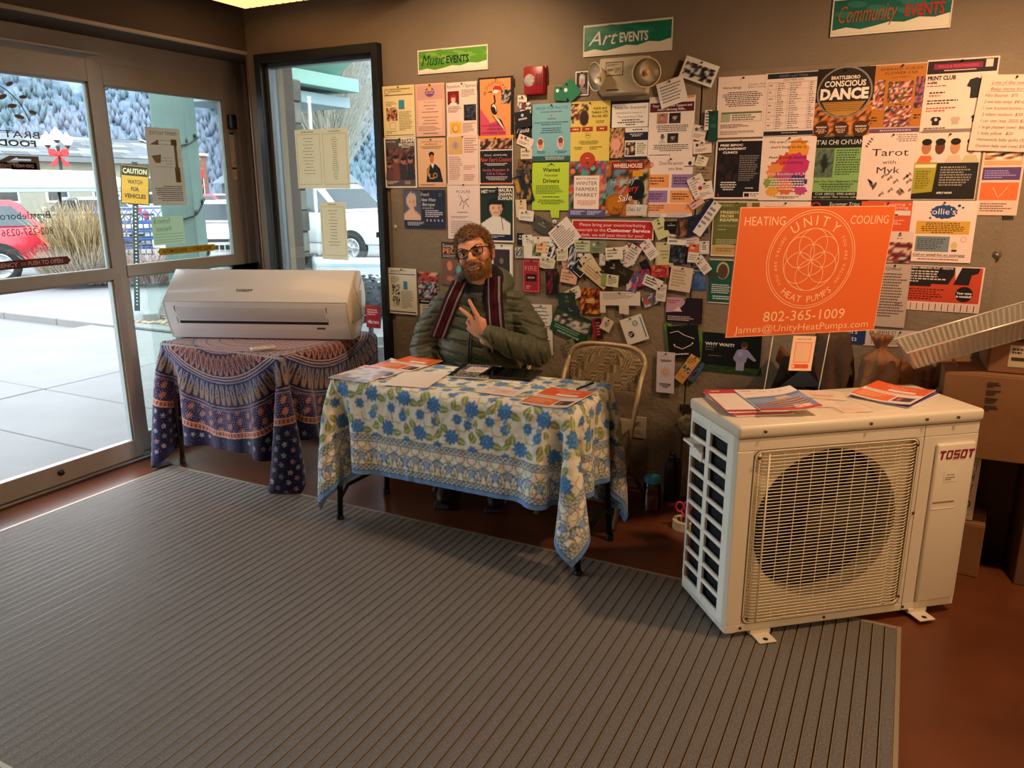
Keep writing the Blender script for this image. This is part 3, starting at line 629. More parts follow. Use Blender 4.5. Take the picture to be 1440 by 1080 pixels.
    def g(s, u0, v0, u1, v1, n, c, al='l', wt=.5, hand=False, fill=1):
        """n lines of text too small to read"""
        z = s.up(); cc = C(c); dv = (v1-v0)/n
        for i in range(n):
            L_ = (u1-u0)*(random.uniform(.65, 1) if i < n-1 else random.uniform(.35, .8))*fill; a = u0 if al == 'l' else (u0+u1-L_)/2; e = a+L_; v = v0+i*dv; x = a
            while x < e-1e-3:
                wd = min(random.uniform(.018, .06)*(.22/max(s.w, .05))**.5, e-x); dy = random.uniform(-.15, .15)*dv if hand else 0
                p0 = s.P(x, v+dv*.2+dy); p1 = s.P(x+wd, v+dv*(.2+wt)+dy); b = len(s.V)
                s.V += [(p0[0], p1[1], z), (p1[0], p1[1], z), (p1[0], p0[1], z), (p0[0], p0[1], z)]; s.K += [cc]*4; s.F.append((b, b+1, b+2, b+3)); x += wd+.012
        return s
    def pic(s, u0, v0, u1, v1, fn, n=14, m=None):
        """small printed photograph: a grid whose corner colours come from fn(a, b)"""
        m = m or n; z = s.up(); b = len(s.V)
        for j in range(m+1):
            for i in range(n+1):
                x, y = s.P(u0+(u1-u0)*i/n, v0+(v1-v0)*j/m); s.V.append((x, y, z)); s.K.append(tuple(min(1, max(0, q)) for q in fn(i/n, j/m)))
        for j in range(m):
            for i in range(n): p = b+j*(n+1)+i; s.F.append((p+n+1, p+n+2, p+1, p))
        return s
    def mesh(s, name='paper'):
        me = bpy.data.meshes.new(name); me.from_pydata(s.V, [], s.F); a = me.color_attributes.new('Col', 'FLOAT_COLOR', 'POINT')
        k = np.ones((len(s.V), 4), np.float32); k[:, :3] = np.array(s.K); a.data.foreach_set('color', k.ravel()); return me
paperm = attr_mat('printed_paper', .55, .3, bump=.04, bump_scale=60)
gloss = attr_mat('glossy_print', .28, .5)
def blotch(cols, sc=4, seed=None, base=None):
    seed = random.uniform(0, 99) if seed is None else seed; cs = [C(c) for c in cols]
    def f(a, b):
        v = (noise.noise(Vector((a*sc, b*sc, seed)))+.5)*len(cs)*.999+random.uniform(-.35, .35); return cs[int(min(max(v, 0), len(cs)-1))]
    return f
def portrait(bgc, skin, hair, shirt, cx=.5, cy=.42, r=.2, asp=1.0):
    B_, S_, H_, T_ = C(bgc), C(skin), C(hair), C(shirt)
    def f(a, b):
        x, y = (a-cx)*asp, b-cy
        if (x/r)**2+(y/(r*1.25))**2 < 1:
            if y < -r*.6: return H_
            if (abs(abs(x)-r*.42) < r*.17 and abs(y+r*.08) < r*.13) or (abs(x) < r*.38 and abs(y-r*.62) < r*.12): return tuple(q*.45 for q in S_)
            return tuple(q*(.82 if x > r*.35 else 1) for q in S_)
        if (x/(r*1.35))**2+((y+r*.3)/(r*1.4))**2 < 1 and y < r*.5: return H_
        if y > r*1.1 and abs(x) < r*.5+(y-r*1.1)*1.6 and abs(x) < r*2.3: return T_
        if abs(x) < r*.4 and 0 < y: return S_
        return tuple(q*random.uniform(.8, 1.15) for q in B_)
    return f
def on_wall(name, pr, label, cat, x, z, ang=0, group=None, off=0, m=None, pins=1, Y=None):
    Y = (WALLY-.0145 if Y is None else Y)-off
    o = obj(name, pr.mesh(name), m or paperm, None, label=label, cat=cat, group=group)
    o.matrix_world = Matrix.Translation((x, Y, z)) @ Matrix.Rotation(R_(-ang), 4, 'Y') @ Matrix.Rotation(R_(90), 4, 'X')
    if pins:
        for s in ((0,) if pins == 1 else (-1, 1)):
            pn = bpy.data.objects.new('push_pin', PIN); col.objects.link(pn); pn.parent = o; pn.location = (s*(pr.w/2-.008)+random.uniform(-.003, .003), pr.h/2-.008, pr.z)
    return o
b = B(); lathe(b, [(.0045, 0), (.0045, .002), (.002, .004), (.003, .009), (0, .0095)], 8)
PIN = bpy.data.meshes.new('push_pin'); b.to_mesh(PIN); b.free(); PIN.materials.append(mat('dark_pin', '2a2220', .4))
# ================================================================ outdoor heat pump unit
UO = Vector((-.426, 2.539, 0)); UA = R_(39.2)
unit = thing('outdoor_unit', 'large beige white outdoor heat pump unit with a round fan behind a wire grille', 'heat pump', UO+Vector((0, 0, .0135)), (0, 0, UA))
um = mat('beige_white_enamel', 'ddd3c0', .38, coat=.15, spec=.5); UW, UD, UZ0, UZ1 = .96, .365, .018, .805
umd = mat('enamel_seam', '6f6455', .6)
b = B()   # front frame with the round-cornered grille opening, sides, back, bottom
FX0, FX1, FZ0, FZ1 = .062, .712, .05, .712
box(b, 0, UW, 0, .012, UZ0, FZ0, .003, 1); box(b, 0, UW, 0, .012, FZ1, UZ1-.04, .003, 1); box(b, .0, FX0, 0, .012, FZ0, FZ1, .002, 1); box(b, FX1, UW, 0, .012, FZ0, FZ1, .002, 1)
for cx, cz, sx, sz in ((FX0, FZ0, 1, 1), (FX1, FZ0, -1, 1), (FX0, FZ1, 1, -1), (FX1, FZ1, -1, -1)):
    q = [(cx, cz)]+[(cx+sx*.03*(1-math.sin(a)), cz+sz*.03*(1-math.cos(a))) for a in np.linspace(0, PI/2, 6)]; prism(b, q, .001, .011, 'y')
box(b, UW-.014, UW, .01, UD, UZ0, UZ1-.04, .003, 1); box(b, 0, UW, .01, UD, UZ0, UZ0+.02)
lathe(b, [(.03, UZ0), (.03, UZ1-.04)], 20, (.03, .03))
obj('casing', b, um, unit, smooth=35)
# side with two columns of openings
b = B(); ys = [(.075, .205), (.235, .352)]
box(b, 0, .012, .03, ys[0][0], UZ0, UZ1-.04, .002, 1); box(b, 0, .012, ys[0][1], ys[1][0], UZ0, UZ1-.04, .002, 1); box(b, 0, .012, ys[1][1], UD, UZ0, UZ1-.04, .002, 1)
NR = 10; zt, zb = .725, .06; ph = (zt-zb)/NR
for y0, y1 in ys:
    for k in range(NR+1): z = zb+k*ph; box(b, 0, .012, y0-.002, y1+.002, z-.0075, z+.0075, .002, 1)
    box(b, 0, .012, y0, y1, zt, UZ1-.04); box(b, 0, .012, y0, y1, UZ0, zb)
obj('side_grille', b, mat('daylit_side_enamel', 'f2f0ea', .35), unit, smooth=35)  # side enamel paler than the casing: daylight from the doors is in the colour
b = B(); box(b, .022, .04, .04, UD-.01, .03, UZ1-.05); obj('coil', b, mat('dark_blue_coil_fins', '10202b', .5, metal=.3, bump=.8, bump_scale=8, stretch=(1, 90, 1)), unit)
b = B(); box(b, .04, .3, UD-.03, UD-.012, .03, UZ1-.05); box(b, .3, UW-.02, UD-.014, UD, .03, UZ1-.05); obj('back_panel', b, mat('dark_back', '24211d', .7), unit)
b = B(); prism(b, [(-.038, .655), (.004, .655), (.004, .60), (-.004, .60), (-.004, .645), (-.038, .645)], .255, .345, 'y', bev=.002)
for y in (.255, .337): prism(b, [(-.038, .655), (.0, .655), (.0, .61)], y, y+.008, 'y')
box(b, -.006, .004, .25, .35, .585, .625, .003); obj('side_handle', b, mat('daylit_side_enamel', 'e6e4dc'), unit)
# lid with rolled edge and embossed ribs
b = B(); box(b, -.007, UW+.007, -.008, UD+.008, UZ1-.045, UZ1, .012, 3)
for i in range(5): box(b, .12+i*.15, .18+i*.15, .05, UD-.05, UZ1-.002, UZ1+.0015, .0012, 1)
obj('lid', b, um, unit, smooth=40)
b = B()
for x, z in ((.09, .783), (.495, .783), (.72, .783), (.85, .782)): lathe(b, [(.006, 0), (.005, .003), (0, .004)], 10, (x, -z))
for v in b.verts: v.co = Vector((v.co.x, -.0125-v.co.z, -v.co.y))
SC = [(x, -.0125, z) for x, z in ((.09, .783), (.495, .783), (.72, .783), (.85, .782))]
for x, z in ((.725, .42), (.735, .035), (.40, .035), (.06, .035), (.075, .08), (.70, .09), (.075, .69), (.695, .69)):
    t = B(); lathe(t, [(.006, 0), (.005, .003), (0, .004)], 10, (x, -z))
    for v in t.verts: v.co = Vector((v.co.x, -.0005-v.co.z-(.012 if (.06 < x < .71 and z not in (.035,)) else 0), -v.co.y))
    t.free(); SC.append((x, -.0005-(.012 if (.06 < x < .71 and z not in (.035,)) else 0), z))
b.free()
b = B(); lathe(b, [(.006, 0), (.005, .003), (0, .004)], 10); sm_ = bpy.data.meshes.new('screw'); b.to_mesh(sm_); b.free(); sm_.materials.append(mat('brown_screw', '5d4a38', .35, metal=.8))
for q_ in SC: o = bpy.data.objects.new('screw', sm_); col.objects.link(o); o.parent = unit; o.location = q_; o.rotation_euler = (R_(90), 0, 0)
b = B(); box(b, .7285, .7305, -.0008, .002, UZ0, UZ1-.045); box(b, 0, UW, -.0008, .002, UZ1-.049, UZ1-.045); obj('seam', b, umd, unit)
# fan: shroud, blades, hub
FC = (.390, .396); FR = .288
b = B(); t = bmesh.new(); N = 48; ri = [t.verts.new((FC[0]+FR*math.cos(2*PI*k/N), .035, FC[1]+FR*math.sin(2*PI*k/N))) for k in range(N)]
def rect_hit(a):
    c, s = math.cos(a), math.sin(a); hx, hz = (FX1-FX0)/2+.01, (FZ1-FZ0)/2+.01; m = min(hx/abs(c) if abs(c) > 1e-6 else 9, hz/abs(s) if abs(s) > 1e-6 else 9); return ((FX0+FX1)/2+c*m, (FZ0+FZ1)/2+s*m)
ro = [t.verts.new((rect_hit(2*PI*k/N)[0], .018, rect_hit(2*PI*k/N)[1])) for k in range(N)]; rb = [t.verts.new((v.co.x, .12, v.co.z)) for v in ri]
for k in range(N):
    k2 = (k+1) % N; t.faces.new((ro[k], ro[k2], ri[k2], ri[k])); t.faces.new((ri[k], ri[k2], rb[k2], rb[k]))
merge(b, t); obj('fan_shroud', b, mat('shroud_enamel', 'c9bda6', .5), unit, smooth=30)
b = B(); box(b, FX0, FX1, .13, .135, FZ0, FZ1); obj('motor_wall', b, mat('dark_inside', '1a1815', .8), unit)
fan = obj('fan', (lambda b: (lathe(b, [(0, -.03), (.05, -.028), (.06, -.01), (.06, .03), (0, .03)], 24), b)[-1])(B()), mat('fan_grey', '3f3b36', .5), unit, (FC[0], .085, FC[1]), (R_(90), 0, R_(0)))
for k in range(3):
    b = B(); t = bmesh.new(); g = []
    for i in range(7):
        rr = .055+i*.034; row = []
        for j in range(7): a = -.55+j*.19+i*.05; row.append(t.verts.new((rr*math.cos(a), rr*math.sin(a), .03-(j/6)*.06+.0*i)))
        g.append(row)
    for i in range(6):
        for j in range(6): t.faces.new((g[i][j], g[i+1][j], g[i+1][j+1], g[i][j+1]))
    bmesh.ops.solidify(t, geom=t.faces[:], thickness=.004); merge(b, t)
    obj('fan_blade', b, mat('fan_grey', '3f3b36'), fan, None, (0, 0, k*2*PI/3), smooth=40)
# wire grille
gm_ = mat('grille_wire_enamel', 'e8dcc2', .4)
t = B(); NW = 52
for k in range(NW):
    z = FZ0+.018+k*(FZ1-FZ0-.036)/(NW-1)
    tube(t, [(FX0+.012, .002, z), (FX0+.03, -.010, z), (FX0+.06, -.013, z), (FX1-.085, -.013, z), (FX1-.075, -.006, z), (FX1-.062, -.013, z), (FX1-.03, -.010, z), (FX1-.012, .002, z)], .0015, 5, 0, False)
o = obj('wire_grille', t, gm_, unit); o['kind'] = 'stuff'
b = B()
for x in np.linspace(FX0+.055, FX1-.1, 10): tube(b, [(x, -.008, FZ0+.008), (x, -.010, FZ1-.008)], .0017, 5, 0, False)
tube(b, [(FX0+.022, .0, FZ0+.01), (FX0+.022, .0, FZ1-.01)], .003, 5); tube(b, [(FX0+.05, -.013, FZ0+.012), (FX0+.05, -.013, FZ1-.012)], .003, 5)
rr_ = []
for cx, cz, a0 in ((FX1-.03, FZ1-.03, 0), (FX0+.03, FZ1-.03, 90), (FX0+.03, FZ0+.03, 180), (FX1-.03, FZ0+.03, 270)):
    for a in np.linspace(a0, a0+90, 5): rr_.append((cx+.026*math.cos(R_(a)), -.0, cz+.026*math.sin(R_(a))))
tube(b, rr_, .003, 6, 0, False, True); obj('grille_frame_wire', b, gm_, unit)
b = B(); rr2 = [(x+(-.004 if x < .4 else .004), -.0005, z+(-.004 if z < .4 else .004)) for x, _, z in rr_]; tube(b, rr2, .0016, 4, 0, False, True); obj('opening_edge', b, umd, unit)
# raised service panel with its marks
b = B(); box(b, .782, .948, -.012, .004, .05, .685, .010, 3); obj('service_panel', b, um, unit, smooth=40)
b = B(); box(b, .79, .885, -.0125, -.008, .452, .462, .002, 1); obj('grip_recess', b, mat('recess_enamel', '8b7c66', .6), unit); b = B(); box(b, .788, .888, -.0135, -.009, .43, .436, .003, 1); obj('grip_lip', b, um, unit); b = B(); box(b, .82, .872, -.0115, -.009, .598, .609, .001, 1); obj('name_slot', b, mat('recess_enamel', '8b7c66'), unit)
def tosot(w, h, c='8e1430', bg=None, t_=.0004):
    """the maker's word mark drawn from bars: T O S O T"""
    p = Pr(w, h, bg or 'ddd3c0', t_)
    if bg is None: p.V = []; p.F = []; p.K = []
    n = 5; g = .035; lw = (1-g*4)/5; th = .24; tw = .052
    for i, ch in enumerate('TOSOT'):
        a = i*(lw+g); e = a+lw
        def sl(u, v): return (u+.03*(.5-v), v)
        def R(u0, v0, u1, v1): p.poly([sl(u0, v0), sl(u1, v0), sl(u1, v1), sl(u0, v1)], c)
        if ch == 'T': R(a, 0, e, th); R((a+e)/2-tw/2, th, (a+e)/2+tw/2, 1)
        if ch == 'O': R(a, 0, e, th*.8); R(a, 1-th*.8, e, 1); R(a, th*.8, a+tw*.8, 1-th*.8); R(e-tw*.8, th*.8, e, 1-th*.8)
        if ch == 'S': R(a, 0, e, th*.8); R(a, th*.8, a+tw*.8, .42); R(a, .40, e, .60); R(e-tw*.8, .60, e, 1-th*.8); R(a, 1-th*.8, e, 1)
    return p
o = obj('logo', tosot(.146, .033).mesh('logo'), gloss, unit, (.863, -.0105, .668), (R_(90), 0, 0)); o.location = (.866, -.0128, .642)
p = Pr(.055, .042, 'e9dfcc', .0004); p.t('Inverter', .5, .45, .22, '3a3028', shear=.3, fit=.6); p.g(.1, .55, .9, .9, 2, '6a5a48'); obj('rating_label', p.mesh('rating_label'), paperm, unit, (.852, -.0126, .558), (R_(90), 0, 0))
# feet
b = B()
for x in (.14, .80):
    box(b, x-.034, x+.034, -.062, UD+.04, .002, .006, .001, 1); box(b, x-.04, x+.04, -.004, UD, .004, UZ0+.003)
obj('mounting_feet', b, mat('feet_enamel', 'd9cfbd', .45), unit)
for x in (.14, .80): b = B(); lathe(b, [(0, .0066), (.009, .0066), (.010, .006)], 12, (x, -.042)); obj('bolt_hole', b, gasket, unit)

# ================================================================ indoor unit lying on the cloth-covered table
iu_a = math.atan2(.369, .934); TZ = .742
iu = thing('indoor_unit', 'long white indoor heat pump unit lying on the patterned purple cloth', 'heat pump', (-3.778, 3.065, TZ+.006), (0, 0, iu_a))
prof = [(0, 0), (-.03, .06), (-.062, .15), (-.076, .218), (.118, .382), (.2, .375), (.27, .29), (.29, .2), (.25, .09), (.14, 0)]
white = mat('white_plastic_gloss', 'dad8d8', .18, coat=.3); endm = mat('cream_end_cap', 'cdbfa6', .35); ILN = 1.085
def loft(prof, x0, x1, m, name, par, capm=True, bev=.004):
    b = B(); prism(b, prof, x0, x1, 'x', bev=bev); return obj(name, b, m, par, smooth=35)
loft(prof, .012, ILN-.012, white, 'body', iu)
for x0, x1 in ((0, .0125), (ILN-.0125, ILN)): loft([(a*1.0, z) for a, z in prof], x0, x1, endm if x0 > 0 else white, 'end_cap', iu, bev=.003)
A_, B2 = Vector((-.076, .218)), Vector((.118, .382)); nv = Vector((-(B2-A_).y, (B2-A_).x)).normalized()
def onf(t, off): q = A_+(B2-A_)*t+nv*off; return (q.x, q.y)
loft([onf(.01, .001), onf(.01, .007), onf(.99, .007), onf(.99, .001)], .004, ILN-.004, white, 'front_panel', iu, bev=.002)
# lower face: louvre, slot, label
P0, P1 = Vector((-.03, .06)), Vector((-.074, .205)); nl = Vector((-(P1-P0).y, (P1-P0).x)).normalized()
def onl(t, off): q = P0+(P1-P0)*t+nl*off; return (q.x, q.y)
loft([onl(.38, .001), onl(.38, .005), onl(.90, .004), onl(.90, .001)], .075, ILN-.135, mat('louvre_plastic', 'c4c3c6', .3), 'louvre', iu, bev=.0015)
loft([onl(.22, .0005), onl(.22, .0024), onl(.385, .0024), onl(.385, .0005)], .08, ILN-.13, mat('slot_black', '0d0d0e', .6), 'air_slot', iu, bev=0)
b = B()
for x in (.066, ILN-.128): prism(b, [onl(.22, .0), onl(.22, .0035), onl(.94, .0035), onl(.94, .0)], x, x+.003, 'x')
obj('louvre_edge', b, mat('slot_black', '0d0d0e'), iu)
b = B(); prism(b, [onl(.02, .0), onl(.02, .0012), onl(.1, .0012), onl(.1, 0)], ILN-.2, ILN-.15, 'x'); obj('badge', b, mat('badge_grey', '4c4648', .4), iu)
fa = math.atan2((B2-A_).y, (B2-A_).x)
q = onf(.34, .0075); obj('logo', tosot(.1, .018, '2a2a2c').mesh('logo'), gloss, iu, (.465, q[0], q[1]), (fa, 0, 0))
# end cap relief
b = B()
for k in range(7): tube(b, [(ILN+.001, .0+k*.028, .09+k*.0), (ILN+.001, .03+k*.028, .26)], .0022, 4)
tube(b, [(ILN+.001, -.02, .10), (ILN+.001, .22, .33)], .003, 4); tube(b, [(ILN+.001, .2, .1), (ILN+.001, .05, .33)], .0025, 4); obj('relief', b, mat('relief_tan', 'b3a284', .5), iu)
# remote control on the cloth
rc = thing('remote_control', 'small cream remote control on the purple cloth in front of the indoor unit', 'remote control', (-3.05, 3.04, TZ+.004), (0, 0, R_(62)))
b = B(); box(b, -.065, .065, -.022, .022, 0, .016, .005, 2); obj('shell', b, mat('cream_plastic', 'd8cfbb', .4), rc, smooth=40)
b = B(); box(b, .015, .055, -.016, .016, .0155, .0168, .001, 1); obj('screen', b, mat('lcd_grey', '8d9484', .3), rc)
b = B()
for i in range(4):
    for j in range(2): box(b, -.055+i*.016, -.045+i*.016, -.012+j*.014, -.002+j*.014, .0155, .0175, .001, 1)
obj('buttons', b, mat('button_grey', '9b968a', .5), rc)
# ================================================================ tables and draped cloths
def drape(nx, ny, W_, D_, cx, cy, box_, steps=330, floor=.004, clamp=None, seed=1, iters=14, fric=.6, noise_amp=.002, lap=None):
    """falling sheet over a table top: position based dynamics on a grid"""
    r = np.random.default_rng(seed); u = np.linspace(-W_/2, W_/2, nx); v = np.linspace(-D_/2, D_/2, ny)
    X, Y = np.meshgrid(u, v, indexing='ij'); x0, x1, y0, y1, zt = box_
    P = np.stack([X+cx, Y+cy, np.full_like(X, zt+.004)], -1)+r.normal(0, noise_amp, (nx, ny, 3)); P[..., 2] = zt+.004+abs(r.normal(0, .001, (nx, ny)))
    V = np.zeros_like(P); dx, dy = W_/(nx-1), D_/(ny-1); dd = math.hypot(dx, dy); dt = 1/90
    sl = []
    def add(a, b, rest, k): sl.append((a, b, rest, k))
    for s in (0, 1):
        ni = (nx-1-s+1)//2; add((slice(s, s+2*ni, 2), slice(None)), (slice(s+1, s+1+2*ni, 2), slice(None)), dx, 1.)
        nj = (ny-1-s+1)//2; add((slice(None), slice(s, s+2*nj, 2)), (slice(None), slice(s+1, s+1+2*nj, 2)), dy, 1.)
        add((slice(s, s+2*ni, 2), slice(0, ny-1)), (slice(s+1, s+1+2*ni, 2), slice(1, ny)), dd, .35)
        add((slice(s, s+2*ni, 2), slice(1, ny)), (slice(s+1, s+1+2*ni, 2), slice(0, ny-1)), dd, .35)
    for s in (0, 1, 2, 3):
        n4 = len(range(s, nx-2, 4)); add((slice(s, s+4*n4, 4), slice(None)), (slice(s+2, s+2+4*n4, 4), slice(None)), 2*dx, .06)
        m4 = len(range(s, ny-2, 4)); add((slice(None), slice(s, s+4*m4, 4)), (slice(None), slice(s+2, s+2+4*m4, 4)), 2*dy, .06)
    def fit(a, b):
        A, Bb = P[a], P[b]; i = min(A.shape[0], Bb.shape[0]); j = min(A.shape[1], Bb.shape[1]); return A[:i, :j], Bb[:i, :j]
    zr = zt+.003
    for st in range(steps):
        V[..., 2] -= 9.8*dt; V *= .985 if st < steps*.7 else .93; O = P.copy(); P += np.clip(V*dt, -.03, .03)
        wasin = (O[..., 0] > x0-.004) & (O[..., 0] < x1+.004) & (O[..., 1] > y0-.004) & (O[..., 1] < y1+.004) & (O[..., 2] > zt-.004)
        for it in range(iters):
            for a, b, rest, k in sl:
                A, Bb = fit(a, b); d = Bb-A; l = np.linalg.norm(d, axis=-1, keepdims=True)+1e-9; c = d*((l-rest)/l*.5*k); A += c; Bb -= c
            if it % 2 == 0 and it < iters-1: continue
            x, y, z = P[..., 0], P[..., 1], P[..., 2]
            ins = (x > x0-.012) & (x < x1+.012) & (y > y0-.012) & (y < y1+.012) & (z < zr) & ((z > zt-.06) | wasin)
            core = ins & (x > x0-.003) & (x < x1+.003) & (y > y0-.003) & (y < y1+.003)
            top = core & (wasin | (z > zt-.015)); P[top, 2] = zr
            if it == iters-1: P[top, :2] = O[top, :2]*fric+P[top, :2]*(1-fric)
            sd = ins & ~top & (z < zt-.004)
            dxm, dxp, dym, dyp = x-(x0-.012), (x1+.012)-x, y-(y0-.012), (y1+.012)-y
            m = np.minimum(np.minimum(dxm, dxp), np.minimum(dym, dyp))
            q = sd & (dxm == m); P[q, 0] = x0-.012
            q = sd & (dxp == m); P[q, 0] = x1+.012
            q = sd & (dym == m); P[q, 1] = y0-.012
            q = sd & (dyp == m); P[q, 1] = y1+.012
            P[..., 2] = np.maximum(P[..., 2], floor)
            if lap is not None:
                q = (P[..., 0] > lap[0]) & (P[..., 0] < lap[1]) & (P[..., 1] > lap[2]) & (P[..., 2] < lap[3]); P[q, 2] = lap[3]
            if clamp and st > 70: P[..., 0] = np.clip(P[..., 0], clamp[0], clamp[1]); P[..., 1] = np.clip(P[..., 1], clamp[2], clamp[3])
        fl = P[..., 2] <= floor+1e-5; P[fl, :2] = O[fl, :2]*.8+P[fl, :2]*.2
        V = (P-O)/dt
    return P
def upsample(P, k):
    def one(A):
        n = A.shape[0]; t = np.linspace(0, n-1, (n-1)*k+1); i = np.clip(t.astype(int), 0, n-2); f = (t-i)[:, None, None]
        p0, p1, p2, p3 = A[np.clip(i-1, 0, n-1)], A[i], A[i+1], A[np.clip(i+2, 0, n-1)]
        return .5*(2*p1+(p2-p0)*f+(2*p0-5*p1+4*p2-p3)*f*f+(3*p1-p0-3*p2+p3)*f**3)
    return one(one(P).transpose(1, 0, 2)).transpose(1, 0, 2)
def sheet(name, P, Cc, m, **k):
    nx, ny = P.shape[:2]; i = np.arange(nx-1)[:, None]*ny+np.arange(ny-1)[None]; F = np.stack([i, i+ny, i+ny+1, i+1], -1).reshape(-1, 4)
    me = mesh_np(name, P.reshape(-1, 3), F, Cc.reshape(-1, 3)); me.polygons.foreach_set('use_smooth', [True]*len(me.polygons)); return obj(name, me, m, **k)
def table(name, label, x0, x1, y0, y1, z, legm, splay=True, inset=.03):
    t = thing(name, label, 'table', ((x0+x1)/2, (y0+y1)/2, 0)); hx, hy = (x1-x0)/2, (y1-y0)/2
    b = B(); box(b, -hx, hx, -hy, hy, z-.03, z, .008, 2); obj('table_top', b, mat('grey_plastic_top', '8c8a85', .6), t)
    for sx in (-1, 1):
        for sy in (-1, 1):
            X, Y = sx*(hx-inset), sy*(hy-.03 if not splay else hy-.05); b = B(); XF = X+(sx*.045 if splay else 0); tube(b, [(XF, Y, .0), (X, Y, z-.03)], .014, 10); lathe(b, [(.018, 0), (.019, .02), (.016, .03)], 12, (XF, Y)); obj('leg', b, legm, t)
        if splay:
            b = B(); X = sx*(hx-inset+.037); tube(b, [(X, -hy+.05, .12), (X, -hy+.11, .17), (X, hy-.11, .17), (X, hy-.05, .12)], .011, 8); obj('leg_brace', b, legm, t)
    b = B(); box(b, -hx+.02, hx-.02, -hy+.02, -hy+.045, z-.06, z-.03); box(b, -hx+.02, hx-.02, hy-.045, hy-.02, z-.06, z-.03); obj('apron', b, legm, t)
    return t
T1 = (-2.315, -1.105, 2.70, 3.19); T2 = (-3.765, -2.845, 2.955, 3.765)
table('folding_table', 'folding table with black metal legs under the blue floral cloth', *T1, .735, mat('black_leg', '15181a', .4, metal=.4), inset=-.012+.03)
table('card_table', 'square table with brown legs under the purple patterned cloth', *T2, .735, mat('brown_leg', '4a3a2e', .5), splay=False, inset=.05)
